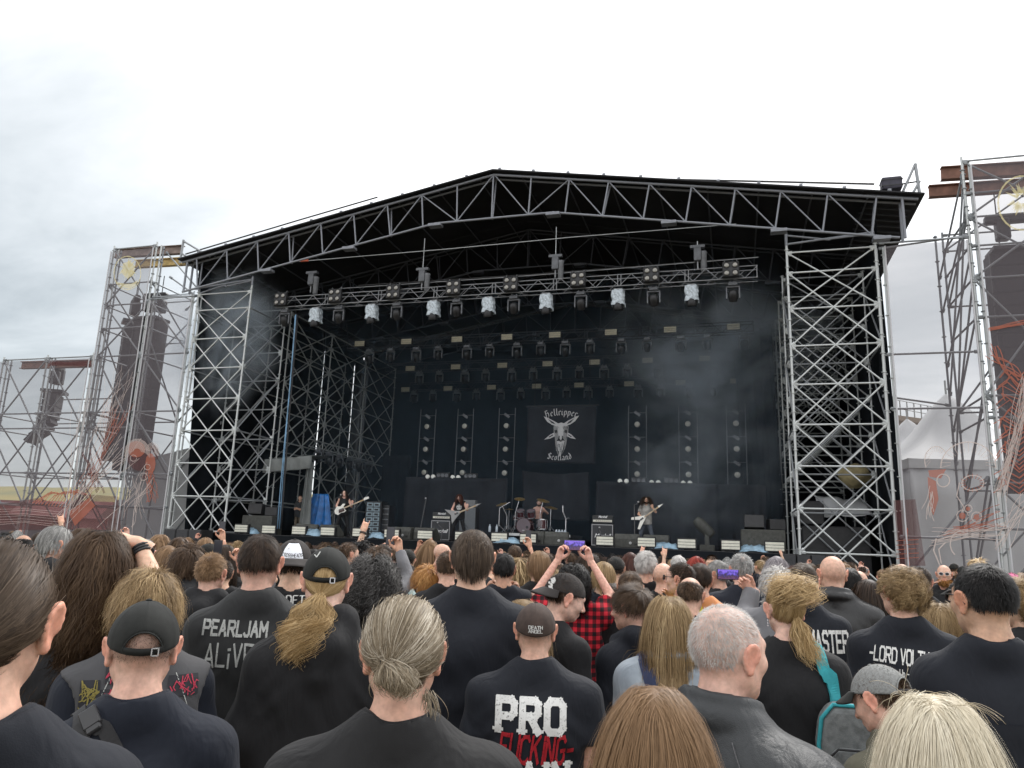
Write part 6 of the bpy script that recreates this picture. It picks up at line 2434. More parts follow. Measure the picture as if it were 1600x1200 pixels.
# ------------------------------------------------------------------ hair
def scalp_roots(n,rg,low=-0.55,front=0.5,back_only=False):
 R_ = []
 tot = 0
 while tot < n:
  d = rg.normal(size=(n * 3,3))
  d /= np.linalg.norm(d,axis=1)[:,None]
  edge = low + (front - low) * smoothstep(-0.25,0.8,d[:,1]) + 0.05 * rg.normal(size=len(d))
  # keep clear of the ears
  ear = (np.abs(d[:,0]) > 0.75) & (d[:,2] < -0.02) & (d[:,1] > -0.35)
  ok = (d[:,2] > edge) & ~ear
  R_.append(d[ok])
  tot += int(ok.sum())
 return np.concatenate(R_)[:n]
def hair_strands(style,n,K,rg,M,p):
 """strand points (n,K,3) in the body frame and per-strand tone"""
 R,T = M[:3,:3],M[:3,3]
 d = scalp_roots(n,rg,p.get('low',-0.55),p.get('front',0.5))
 if style == 'ring':                                   # bald crown
  d = d[(d[:,2] < 0.42 - 0.3 * d[:,1])]
  n = len(d)
 root = SK_C + d * (SK_R + p.get('lift0',0.002))
 nrm = d / SK_R
 nrm /= np.linalg.norm(nrm,axis=1)[:,None]
 # clumps
 m = p.get('clumps',90)
 cid = np.zeros(n,int)
 guides = rg.choice(n,min(m,n),replace=False)
 for i0 in range(0,n,2000):
  dd = ((d[i0:i0 + 2000,None,:] - d[None,guides,:]) ** 2).sum(-1)
  cid[i0:i0 + 2000] = dd.argmin(1)
 crand = rg.random(len(guides))
 tg_ = rg.random(len(guides) // 5 + 1)
 tone = np.clip(0.4 * tg_[(cid * 7919) % len(tg_)] + 0.25 * crand[cid] + 0.35 * rg.random(n) + 0.10 * np.sin(d[:,0] * 9 + 3 * d[:,2]),0,1)
 tone = 0.5 + (tone - 0.5) * p.get('tvar',1.0)
 pts = np.zeros((n,K,3))
 L = p['len'] * (1 + p.get('lvar',0.25) * rg.normal(size=n)).clip(0.3,1.8)
 if style in ('tied','bun'):
  tp = np.array(p.get('tie',(0,-0.118,-0.02)))
  td = (tp - SK_C) / SK_R
  tl = np.linalg.norm(td)
  td = td / tl
  off = p.get('vol',0.010) * (0.4 + rg.random(n))
  for k in range(K):
   t = k / (K - 1)
   v = d * (1 - t) ** 1.15 + td * t + 0.0
   sw = np.sin(pi * t) * 0.16
   v = v + np.stack([np.zeros(n),np.zeros(n),-sw * p.get('droop',0.6) * np.ones(n)],-1)
   v /= np.linalg.norm(v,axis=1)[:,None]
   rr = 1 + (off * np.sin(pi * min(t * 0.9 + 0.1,1.0)) / 0.085)[:,None] + (tl - 1) * t ** 3
   pts[:,k] = SK_C + v * SK_R * rr + rg.normal(size=(n,3)) * 0.0006
  pts[:,-1] += rg.normal(size=(n,3)) * 0.004
  pts = pts @ R.T + T
 else:
  whorl = np.array(p.get('whorl',(0.0,-0.62,0.78)))
  comb = np.array(p.get('comb',(0,-0.5,-0.6)))
  rad = d - whorl
  side = np.sign(d[:,:1] - p.get('part',0.0) + 0.05 * rg.normal(size=(n,1)))
  if style == 'long':
   v = np.concatenate([side * 0.85 * smoothstep(0.1,0.8,d[:,2:3] + 0.35 * d[:,1:2]) + 0.35 * d[:,:1],-0.4 * np.ones((n,1)) + 0.35 * (d[:,1:2] > 0.2),-0.75 * np.ones((n,1))],1)
  else:
   v = rad * p.get('radial',0.7) + comb
  v = v - nrm * (v * nrm).sum(1)[:,None]
  v /= np.linalg.norm(v,axis=1)[:,None] + 1e-6
  lift = p.get('lift',0.3) * (0.6 + 0.8 * rg.random(n))
  dirn = v + nrm * lift[:,None] + rg.normal(size=(n,3)) * p.get('mess',0.15)
  dirn /= np.linalg.norm(dirn,axis=1)[:,None]
  # to the body frame
  q = root @ R.T + T
  dirn = dirn @ R.T
  off = p.get('vol',0.012) * (0.15 + rg.random(n))
  st = (L / (K - 1))[:,None]
  gv = p.get('grav',0.25)
  gir = p.get('girth',1.0)
  pts[:,0] = q
  Ri = R
  for k in range(1,K):
   dirn = dirn + np.array([0,0,-gv]) + rg.normal(size=(n,3)) * p.get('wild',0.03)
   dirn /= np.linalg.norm(dirn,axis=1)[:,None]
   q = q + dirn * st
   hl = (q - T) @ Ri                              # head-local
   e = (hl - SK_C) / (SK_R + off[:,None])
   el = np.linalg.norm(e,axis=1)
   ins = el < 1
   hl2 = SK_C + e / np.maximum(el,1e-6)[:,None] * (SK_R + off[:,None])
   q = np.where(ins[:,None],hl2 @ R.T + T,q)
   # face and neck kept clear
   nk = q[:,:2] - np.array([0,-0.02])
   nl = np.linalg.norm(nk,axis=1)
   nkr = 0.068 + off * 0.5
   inn = (q[:,2] < 1.57) & (q[:,2] > 1.40) & (nl < nkr)
   q[:,:2] = np.where(inn[:,None],np.array([0,-0.02]) + nk / np.maximum(nl,1e-6)[:,None] * nkr[:,None],q[:,:2])
   # shoulders and back
   t_ = np.clip(q[:,0] / 0.17,-1,1)
   ax = np.stack([t_ * 0.17,-0.025 * np.ones(n),1.47 - 0.075 * np.abs(t_)],-1)
   dv = q - ax
   dl = np.linalg.norm(dv,axis=1)
   rs = 0.082 * gir + off * 0.6
   ins = dl < rs
   q = np.where(ins[:,None],ax + dv / np.maximum(dl,1e-6)[:,None] * rs[:,None],q)
   tc_ = np.array([0,-0.01,1.27])
   tr = np.array([0.2 * gir,0.148 * gir,0.23]) + off[:,None] * 0.6
   e = (q - tc_) / tr
   el = np.linalg.norm(e,axis=1)
   q = np.where((el < 1)[:,None],tc_ + e / np.maximum(el,1e-6)[:,None] * tr,q)
   if k > 0:
    dd = q - pts[:,k - 1]
    dirn = 0.5 * dirn + 0.5 * dd / (np.linalg.norm(dd,axis=1)[:,None] + 1e-6)
   pts[:,k] = q
 # gather into clumps towards the tips
 cl = p.get('clump',0.5)
 if cl > 0:
  g = pts[guides][cid]
  t = (np.arange(K) / (K - 1))[None,:,None] ** p.get('cpow',1.3)
  if style in ('tied','bun'):
   t = np.sin(pi * np.arange(K) / (K - 1))[None,:,None] * 0.6
  pts = pts + (g - pts) * t * cl * (0.75 + 0.25 * rg.random((n,1,1)))
 # waves and curls
 A = p.get('wave',0.0)
 if A > 0:
  wl = p.get('wlen',0.06)
  s = np.concatenate([np.zeros((n,1)),np.cumsum(np.linalg.norm(np.diff(pts,axis=1),axis=2),axis=1)],1)
  ph = (rg.random(len(guides)) * 6.28)[cid][:,None] + 0.5 * rg.normal(size=(n,1))
  wl_ = wl * (0.75 + 0.5 * rg.random(len(guides)))[cid][:,None]
  amp = A * np.clip(s / p.get('wstart',0.08),0,1) * (0.6 + 0.8 * rg.random((n,1)))
  pts[:,:,0] += amp * np.sin(2 * pi * s / wl_ + ph)
  pts[:,:,1] += amp * np.cos(2 * pi * s / wl_ + ph) * p.get('curl',0.5)
  pts[:,:,2] += amp * np.sin(2 * pi * s / wl_ + ph * 1.7) * p.get('curl',0.5) * 0.6
 return pts,tone
def ribbons(pts,tone,w,centre,taper=0.45):
 n,K,_ = pts.shape
 tg = np.gradient(pts,axis=1)
 outw = pts - centre
 sd = np.cross(tg,outw)
 sd /= np.linalg.norm(sd,axis=2)[...,None] + 1e-9
 # shuffle the flat side a little so that highlights break up
 ww = w * (1 - (1 - taper) * (np.arange(K) / (K - 1))[None,:,None] ** 2) * 0.5
 a,b = pts - sd * ww,pts + sd * ww
 V = np.stack([a,b],2).reshape(-1,3)
 base = (np.arange(n) * K * 2)[:,None]
 k = np.arange(K - 1)[None,:]
 i0 = base + 2 * k
 F = np.stack([i0,i0 + 1,i0 + 3,i0 + 2],-1).reshape(-1,4)
 tn = np.repeat(tone,K * 2)
 al = np.tile(np.repeat(np.arange(K) / (K - 1),2),n)
 return V,F,tn,al
def scalp_shell(M,thick,low=-0.5,front=0.5,nu=28,nv=18,ring=False):
 """skull cap under the strands"""
 V,idx = [],{}
 F = []
 for j in range(nv + 1):
  th = pi * j / nv
  for i in range(nu):
   a = 2 * pi * i / nu
   V.append((sin(th) * cos(a),sin(th) * sin(a),cos(th)))
 d = np.array(V)
 edge = low + 0.06 + (front - low) * smoothstep(-0.25,0.8,d[:,1])
 ear = (np.abs(d[:,0]) > 0.7) & (d[:,2] < 0.0) & (d[:,1] > -0.4)
 ok = (d[:,2] > edge) & ~ear
 if ring:
  ok &= d[:,2] < 0.36 - 0.3 * d[:,1]
 for j in range(nv):
  for i in range(nu):
   q = (j * nu + i,(j + 1) * nu + i,(j + 1) * nu + (i + 1) % nu,j * nu + (i + 1) % nu)
   if all(ok[k] for k in q):
    F.append(q)
 P = SK_C + d * (SK_R + thick)
 P = P @ M[:3,:3].T + M[:3,3]
 return P,np.array(F,int).reshape(-1,4)
HAIR = {}

def hair_mat(name,dark,mid,light,rough=0.5,spec=0.22):
 if name in HAIR:
  return HAIR[name]
 m,t,p = new_mat("hair_" + name)
 at = t.nodes.new("ShaderNodeAttribute")
 at.attribute_name = "tone"
 rp = t.nodes.new("ShaderNodeValToRGB")
 e = rp.color_ramp.elements
 e[0].position,e[0].color = 0.0,(*dark,1)
 e[1].position,e[1].color = 1.0,(*light,1)
 x = e.new(0.5)
 x.color = (*mid,1)
 t.links.new(at.outputs["Fac"],rp.inputs[0])
 t.links.new(rp.outputs[0],p.inputs["Base Color"])
 p.inputs["Roughness"].default_value = rough
 p.inputs["Specular IOR Level"].default_value = spec
 HAIR[name] = m
 return m
H_BROWN = hair_mat("brown",(0.028,0.015,0.008),(0.060,0.034,0.018),(0.125,0.076,0.042))
H_DBROWN = hair_mat("dark_brown",(0.014,0.009,0.006),(0.032,0.019,0.012),(0.072,0.045,0.028))
H_ASH = hair_mat("ash_brown",(0.028,0.019,0.013),(0.058,0.039,0.026),(0.115,0.082,0.057))
H_BLACK = hair_mat("black",(0.005,0.005,0.005),(0.009,0.008,0.008),(0.022,0.019,0.018))
H_LBROWN = hair_mat("light_brown",(0.10,0.056,0.027),(0.20,0.118,0.060),(0.34,0.215,0.12))
H_BLOND = hair_mat("blond",(0.17,0.105,0.042),(0.40,0.268,0.122),(0.64,0.47,0.26))
H_DBLOND = hair_mat("dark_blond",(0.10,0.062,0.028),(0.26,0.172,0.084),(0.50,0.365,0.20))
H_PLAT = hair_mat("platinum",(0.48,0.41,0.29),(0.68,0.61,0.47),(0.85,0.80,0.67))
H_GREY = hair_mat("grey",(0.10,0.10,0.10),(0.27,0.265,0.255),(0.50,0.49,0.47))
H_WHITE = hair_mat("white_grey",(0.26,0.25,0.24),(0.46,0.44,0.42),(0.66,0.64,0.61))
H_GBLOND = hair_mat("grey_blond",(0.11,0.082,0.052),(0.25,0.20,0.135),(0.52,0.46,0.37))
H_SALT = hair_mat("salt_pepper",(0.018,0.017,0.017),(0.055,0.052,0.05),(0.26,0.25,0.24))
H_RED = hair_mat("red",(0.12,0.012,0.008),(0.25,0.03,0.02),(0.38,0.06,0.04))
H_GINGER = hair_mat("ginger",(0.19,0.075,0.018),(0.38,0.175,0.05),(0.58,0.33,0.12))
H_AUBURN = hair_mat("auburn",(0.028,0.010,0.007),(0.065,0.024,0.017),(0.12,0.05,0.035))
H_LILAC = hair_mat("lilac_grey",(0.10,0.09,0.10),(0.21,0.19,0.20),(0.38,0.35,0.36))

STY = {
 'crop': ('short',dict(len=0.018,lift=0.5,mess=0.28,vol=0.006,grav=0.03,clump=0.0,clumps=300,radial=0.9,comb=(0,0.25,-0.5),lvar=0.3)),
 'buzz': ('short',dict(len=0.011,lift=0.9,mess=0.3,vol=0.003,grav=0.0,clump=0.0,clumps=50,radial=0.9,comb=(0,0.2,-0.4))),
 'short': ('short',dict(len=0.036,lift=0.12,mess=0.18,vol=0.007,grav=0.10,clump=0.35,clumps=220,radial=0.9,comb=(0,0.1,-0.6))),
 'swept': ('short',dict(len=0.075,lift=0.08,mess=0.10,vol=0.010,grav=0.35,clump=0.35,clumps=200,radial=0.25,comb=(0,-0.8,-0.55),low=-0.55)),
 'messy': ('short',dict(len=0.075,lift=0.35,mess=0.35,vol=0.018,grav=0.25,clump=0.5,clumps=220,radial=0.9,comb=(0,0.0,-0.3),wild=0.12,wave=0.004,wlen=0.07)),
 'curlytop': ('short',dict(len=0.065,lift=0.45,mess=0.4,vol=0.016,grav=0.15,clump=0.7,clumps=260,radial=0.7,comb=(0,0,-0.3),wave=0.011,wlen=0.045,curl=1.0,wstart=0.03)),
 'ring': ('ring',dict(len=0.018,lift=0.5,mess=0.25,vol=0.004,grav=0.05,clump=0.2,clumps=120,radial=0.5,comb=(0,-0.2,-0.8))),
 'long': ('long',dict(len=0.44,lift=0.05,mess=0.07,vol=0.014,grav=0.6,clump=0.3,clumps=220,wild=0.02,wave=0.003,wlen=0.16)),
 'wavy': ('long',dict(len=0.50,lift=0.06,mess=0.08,vol=0.016,grav=0.6,clump=0.5,clumps=220,wild=0.03,wave=0.007,wlen=0.075,curl=0.8,wstart=0.25)),
 'bob': ('long',dict(len=0.30,lift=0.06,mess=0.08,vol=0.018,grav=0.55,clump=0.35,clumps=200,wild=0.02,wave=0.003,wlen=0.14)),
 'curly': ('long',dict(len=0.36,lift=0.35,mess=0.25,vol=0.05,grav=0.4,clump=0.7,clumps=300,wild=0.08,wave=0.014,wlen=0.05,curl=1.0,wstart=0.05)),
 'tied': ('tied',dict(low=-0.85,len=0.1,vol=0.008,clump=0.25,clumps=240)),
 'bun': ('bun',dict(len=0.1,vol=0.010,clump=0.3,clumps=200,droop=0.0,low=-0.93,tie=(0.0,-0.10,0.055))),
 }
def tail_strands(n,K,rg,M,tie,length,vol,wave,wlen,dirn=(0,-0.5,-0.8),grav=0.5,girth=1.0,side=0.0):
 R,T = M[:3,:3],M[:3,3]
 q = (np.array(tie) + rg.normal(size=(n,3)) * 0.007) @ R.T + T
 dv = np.array(dirn) @ R.T + rg.normal(size=(n,3)) * 0.25
 dv /= np.linalg.norm(dv,axis=1)[:,None]
 pts = np.zeros((n,K,3))
 pts[:,0] = q
 L = length * (0.75 + 0.35 * rg.random(n))
 off = vol * (rg.random(n) - 0.1)
 for k in range(1,K):
  dv = dv + np.array([side * 0.2,0,-grav]) + rg.normal(size=(n,3)) * 0.05
  dv /= np.linalg.norm(dv,axis=1)[:,None]
  q = q + dv * (L / (K - 1))[:,None]
  tc_ = np.array([0,-0.01,1.27])
  tr = np.array([0.22 * girth,0.168 * girth,0.26]) + np.abs(off)[:,None]
  e = (q - tc_) / tr
  el = np.linalg.norm(e,axis=1)
  q = np.where((el < 1)[:,None],tc_ + e / np.maximum(el,1e-6)[:,None] * tr,q)
  pts[:,k] = q
 ncl = 16
 cid = rg.integers(0,ncl,n)
 ph = (rg.random(ncl) * 6.28)[cid][:,None]
 s = (L[:,None] * np.arange(K)[None,:] / (K - 1))
 cx = (rg.normal(size=(ncl,2)) * vol * 0.8)[cid]
 t = np.sin(pi * np.clip(np.arange(K) / (K - 1) * 0.8 + 0.05,0,1))[None,:]
 pts[:,:,0] += cx[:,:1] * t + wave * np.sin(2 * pi * s / wlen + ph) * np.clip(s / 0.06,0,1)
 pts[:,:,1] += -np.abs(cx[:,1:]) * t + wave * 0.5 * np.cos(2 * pi * s / wlen + ph) * np.clip(s / 0.06,0,1)
 tone = np.clip(0.5 * rg.random(ncl)[cid] + 0.5 * rg.random(n),0,1)
 return pts,tone
def hair_object_mesh(style,n,K,w,M,seed,over=None,tails=(),shell=True):
 rg = np.random.default_rng(seed)
 base,p = STY[style]
 p = dict(p)
 if over:
  p.update(over)
 pts,tone = hair_strands(base,n,K,rg,M,p)
 centre = M[:3,3] + M[:3,:3] @ np.array([0,0,0.0])
 Vs,Fs,Ts,As = [],[],[],[]
 def put(V,F,t,a):
  off = sum(len(v) for v in Vs)
  Vs.append(V)
  Fs.append(F + off)
  Ts.append(t)
  As.append(a)
 fl = rg.random(len(pts)) < p.get('fly',0.045)
 if base != 'ring' and style not in ('crop','buzz') and fl.any():
  tt_ = (np.arange(K) / (K - 1))[None,:,None]
  o_ = pts[fl] - centre
  o_ /= np.linalg.norm(o_,axis=2)[...,None] + 1e-6
  am = p.get('flyamp',0.012 if base != 'short' else 0.004) * rg.random((int(fl.sum()),1,1))
  pts[fl] += o_ * am * np.sin(pi * tt_ * (0.6 + 0.8 * rg.random((int(fl.sum()),1,1)))) * 1.3 + rg.normal(size=(int(fl.sum()),1,3)) * (0.012 if base != 'short' else 0.004) * tt_ ** 2
 put(*ribbons(pts,tone,w,centre))
 for (tp,tt) in tails:
  put(*ribbons(tp,tt,w,centre + np.array([0,0.1,-0.1])))
 if shell and base != 'ring' and style not in ('buzz','crop'):
  V,F = scalp_shell(M,0.003,p.get('low',-0.55),p.get('front',0.5))
  put(V,F,np.full(len(V),0.25),np.zeros(len(V)))
 V,F = np.concatenate(Vs),np.concatenate(Fs)
 me = mesh_np("hair",V,F)
 at = me.attributes.new("tone",'FLOAT','POINT')
 at.data.foreach_set("value",np.concatenate(Ts).astype(np.float32))
 return me
# ------------------------------------------------------------------ skin and cloth materials
SKINS = {}

def skin_mat(name,col,red=0.35,hair=(0.05,0.04,0.03)):
 """skin with blotches; vertex attribute 'red' warms ears and nose, 'scalp' mixes in cropped hair"""
 if name in SKINS:
  return SKINS[name]
 m,t,p = new_mat("skin_" + name)
 tcn = t.nodes.new("ShaderNodeTexCoord")
 nz = t.nodes.new("ShaderNodeTexNoise")
 nz.inputs["Scale"].default_value = 14
 nz.inputs["Detail"].default_value = 5
 t.links.new(tcn.outputs["Object"],nz.inputs["Vector"])
 a1 = t.nodes.new("ShaderNodeMix")
 a1.data_type = 'RGBA'
 a1.inputs[6].default_value = (*col,1)
 rd = (min(1,col[0] * 1.12),col[1] * 0.79,col[2] * 0.73)
 a1.inputs[7].default_value = (*rd,1)
 at = t.nodes.new("ShaderNodeAttribute")
 at.attribute_name = "red"
 mm = t.nodes.new("ShaderNodeMath")
 mm.operation = 'MULTIPLY_ADD'
 t.links.new(nz.outputs["Fac"],mm.inputs[0])
 mm.inputs[1].default_value = red * 1.5
 t.links.new(at.outputs["Fac"],mm.inputs[2])
 t.links.new(mm.outputs[0],a1.inputs[0])
 a2 = t.nodes.new("ShaderNodeMix")
 a2.data_type = 'RGBA'
 a2.inputs[7].default_value = (*hair,1)
 t.links.new(a1.outputs[2],a2.inputs[6])
 at2 = t.nodes.new("ShaderNodeAttribute")
 at2.attribute_name = "scalp"
 n2 = t.nodes.new("ShaderNodeTexNoise")
 n2.inputs["Scale"].default_value = 260
 n2.inputs["Detail"].default_value = 2
 t.links.new(tcn.outputs["Object"],n2.inputs["Vector"])
 m2 = t.nodes.new("ShaderNodeMath")
 m2.operation = 'MULTIPLY'
 m3 = t.nodes.new("ShaderNodeMath")
 m3.operation = 'MULTIPLY_ADD'
 t.links.new(n2.outputs["Fac"],m3.inputs[0])
 m3.inputs[1].default_value = 1.2
 m3.inputs[2].default_value = 0.4
 t.links.new(at2.outputs["Fac"],m2.inputs[0])
 t.links.new(m3.outputs[0],m2.inputs[1])
 m2.use_clamp = True
 t.links.new(m2.outputs[0],a2.inputs[0])
 t.links.new(a2.outputs[2],p.inputs["Base Color"])
 n4 = t.nodes.new("ShaderNodeTexNoise")
 n4.inputs["Scale"].default_value = 55
 n4.inputs["Detail"].default_value = 6
 t.links.new(tcn.outputs["Object"],n4.inputs["Vector"])
 m4 = t.nodes.new("ShaderNodeMapRange")
 m4.inputs[1].default_value,m4.inputs[2].default_value = 0.3,0.7
 m4.inputs[3].default_value,m4.inputs[4].default_value = 0.80,1.12
 t.links.new(n4.outputs["Fac"],m4.inputs[0])
 v4 = t.nodes.new("ShaderNodeVectorMath")
 v4.operation = 'SCALE'
 t.links.new(a2.outputs[2],v4.inputs[0])
 t.links.new(m4.outputs[0],v4.inputs["Scale"])
 t.links.new(v4.outputs[0],p.inputs["Base Color"])
 p.inputs["Roughness"].default_value = 0.5
 p.inputs["Specular IOR Level"].default_value = 0.35
 p.inputs["Subsurface Weight"].default_value = 0.12
 p.inputs["Subsurface Radius"].default_value = (1.0,0.35,0.2)
 p.inputs["Subsurface Scale"].default_value = 0.008
 b = t.nodes.new("ShaderNodeBump")
 b.inputs["Strength"].default_value = 0.25
 b.inputs["Distance"].default_value = 0.002
 n3 = t.nodes.new("ShaderNodeTexNoise")
 n3.inputs["Scale"].default_value = 120
 t.links.new(tcn.outputs["Object"],n3.inputs["Vector"])
 t.links.new(n3.outputs["Fac"],b.inputs["Height"])
 t.links.new(b.outputs[0],p.inputs["Normal"])
 SKINS[name] = m
 return m
S_FAIR = skin_mat("fair",(0.62,0.435,0.315))
S_PALE = skin_mat("pale",(0.68,0.48,0.39))
S_RUDDY = skin_mat("ruddy",(0.61,0.415,0.315),0.4)
S_TAN = skin_mat("tan",(0.46,0.29,0.20))
S_OLIVE = skin_mat("olive",(0.50,0.33,0.22),0.2)
S_FAIR_DK = skin_mat("fair_dark_stubble",(0.62,0.42,0.33),0.35,(0.09,0.075,0.065))
S_FAIR_GR = skin_mat("fair_grey_stubble",(0.64,0.44,0.355),0.4,(0.52,0.45,0.41))
S_FAIR_BR = skin_mat("fair_brown_stubble",(0.62,0.41,0.32),0.35,(0.12,0.08,0.055))
S_OLIVE_BK = skin_mat("olive_black_stubble",(0.52,0.34,0.235),0.2,(0.03,0.027,0.025))

def cloth_mat(name,col,rough=0.8,fade=0.25,wr=0.018,spec=0.3,col2=None,weave=0.0007,wscale=11,fscale=6):
 key = "fabric_" + name
 if key in MATS:
  return MATS[key]
 m,t,p = new_mat(key)
 p.inputs["Roughness"].default_value = rough
 p.inputs["Specular IOR Level"].default_value = spec
 p.inputs["Sheen Weight"].default_value = 0.03 if rough > 0.7 else 0.0
 p.inputs["Sheen Roughness"].default_value = 0.5
 tcn = t.nodes.new("ShaderNodeTexCoord")
 nz = t.nodes.new("ShaderNodeTexNoise")
 nz.inputs["Scale"].default_value = fscale
 nz.inputs["Detail"].default_value = 6
 t.links.new(tcn.outputs["Object"],nz.inputs["Vector"])
 mx = t.nodes.new("ShaderNodeMix")
 mx.data_type = 'RGBA'
 mx.inputs[6].default_value = (*[c * (1 - fade) for c in (col2 or col)],1)
 mx.inputs[7].default_value = (*[c * (1 + fade) for c in col],1)
 t.links.new(nz.outputs["Fac"],mx.inputs[0])
 t.links.new(mx.outputs[2],p.inputs["Base Color"])
 # wrinkles (long, mostly upright) and weave
 mp = t.nodes.new("ShaderNodeMapping")
 mp.inputs["Scale"].default_value = (1.0,1.0,0.38)
 mp.inputs["Rotation"].default_value = (0.15,0.3,0)
 t.links.new(tcn.outputs["Object"],mp.inputs[0])
 n1_ = t.nodes.new("ShaderNodeTexNoise")
 n1_.inputs["Scale"].default_value = wscale
 n1_.inputs["Detail"].default_value = 3
 n1_.inputs["Roughness"].default_value = 0.5
 n1_.inputs["Distortion"].default_value = 0.6
 t.links.new(mp.outputs[0],n1_.inputs["Vector"])
 b1 = t.nodes.new("ShaderNodeBump")
 b1.inputs["Strength"].default_value = 0.9
 b1.inputs["Distance"].default_value = wr
 t.links.new(n1_.outputs["Fac"],b1.inputs["Height"])
 n2_ = t.nodes.new("ShaderNodeTexNoise")
 n2_.inputs["Scale"].default_value = 420
 n2_.inputs["Detail"].default_value = 1
 t.links.new(tcn.outputs["Object"],n2_.inputs["Vector"])
 b2 = t.nodes.new("ShaderNodeBump")
 b2.inputs["Strength"].default_value = 0.5
 b2.inputs["Distance"].default_value = weave
 t.links.new(n2_.outputs["Fac"],b2.inputs["Height"])
 t.links.new(b1.outputs[0],b2.inputs["Normal"])
 t.links.new(b2.outputs[0],p.inputs["Normal"])
 MATS[key] = m
 return m
C_BLACK = cloth_mat("black",(0.012,0.012,0.0135))
C_BLUEBLACK = cloth_mat("blue_black",(0.0105,0.0125,0.0185))
C_NAVY = cloth_mat("navy",(0.009,0.012,0.021))
C_CHAR = cloth_mat("charcoal",(0.030,0.031,0.032),fade=0.3)
C_WASHED = cloth_mat("washed_black",(0.015,0.015,0.016))
C_LEATHER = cloth_mat("black_leather",(0.014,0.014,0.015),0.38,0.3,0.012,0.5,weave=0.0015)
C_GLEATHER = cloth_mat("worn_grey_leather",(0.036,0.039,0.042),0.5,0.35,0.016,0.32,weave=0.0018,wscale=14)
C_DENIM = cloth_mat("pale_denim",(0.25,0.32,0.31),fade=0.3,wr=0.006)
C_GDENIM = cloth_mat("grey_denim",(0.062,0.062,0.066),fade=0.35,wr=0.006)
C_TIEDYE = cloth_mat("bleached_denim",(0.34,0.38,0.42),fade=0.5,col2=(0.10,0.13,0.17))
C_ORANGE = cloth_mat("orange",(0.72,0.30,0.13))
C_YELLOW = cloth_mat("yellow_green",(0.62,0.60,0.04))
C_WHITE = cloth_mat("white",(0.68,0.68,0.68))
C_GREY = cloth_mat("grey",(0.16,0.16,0.17))
C_JEANS = cloth_mat("blue_jeans",(0.045,0.075,0.14),fade=0.3)
C_PINK = cloth_mat("pink",(0.55,0.13,0.26))
C_OLIVE = cloth_mat("olive",(0.09,0.085,0.06))
C_GOLD = cloth_mat("golden_yellow",(0.75,0.48,0.02))
CAPS = {'black': cloth_mat("cap_black",(0.013,0.014,0.013),wr=0.003,fade=0.6,fscale=35),'brown': cloth_mat("cap_brown",(0.055,0.038,0.032),wr=0.003,fade=0.5,fscale=35),
 'dark': cloth_mat("cap_charcoal",(0.032,0.028,0.027),wr=0.003,fade=0.4,fscale=35),'grey': cloth_mat("cap_grey",(0.22,0.225,0.22),wr=0.002,fade=0.5,fscale=160),
 'white': cloth_mat("cap_white",(0.75,0.77,0.82),wr=0.001)}
def plaid_mat():
 m,t,p = new_mat("red_plaid")
 p.inputs["Roughness"].default_value = 0.9
 p.inputs["Specular IOR Level"].default_value = 0.15
 tcn = t.nodes.new("ShaderNodeTexCoord")
 sx = t.nodes.new("ShaderNodeSeparateXYZ")
 t.links.new(tcn.outputs["Object"],sx.inputs[0])
 def band(o,per):
  a = t.nodes.new("ShaderNodeMath")
  a.operation = 'MULTIPLY'
  t.links.new(o,a.inputs[0])
  a.inputs[1].default_value = 1 / per
  b = t.nodes.new("ShaderNodeMath")
  b.operation = 'FRACT'
  t.links.new(a.outputs[0],b.inputs[0])
  c = t.nodes.new("ShaderNodeMath")
  c.operation = 'GREATER_THAN'
  t.links.new(b.outputs[0],c.inputs[0])
  c.inputs[1].default_value = 0.5
  return c.outputs[0]
 s = t.nodes.new("ShaderNodeMath")
 s.operation = 'ADD'
 t.links.new(band(sx.outputs[0],0.05),s.inputs[0])
 t.links.new(band(sx.outputs[2],0.05),s.inputs[1])
 h = t.nodes.new("ShaderNodeMath")
 h.operation = 'MULTIPLY'
 t.links.new(s.outputs[0],h.inputs[0])
 h.inputs[1].default_value = 0.5
 rp = t.nodes.new("ShaderNodeValToRGB")
 e = rp.color_ramp.elements
 e[0].color,e[0].position = (0.42,0.018,0.03,1),0.0
 e[1].color,e[1].position = (0.014,0.008,0.01,1),1.0
 x = e.new(0.5)
 x.color = (0.13,0.008,0.013,1)
 t.links.new(h.outputs[0],rp.inputs[0])
 t.links.new(rp.outputs[0],p.inputs["Base Color"])
 return m
C_PLAID = plaid_mat()
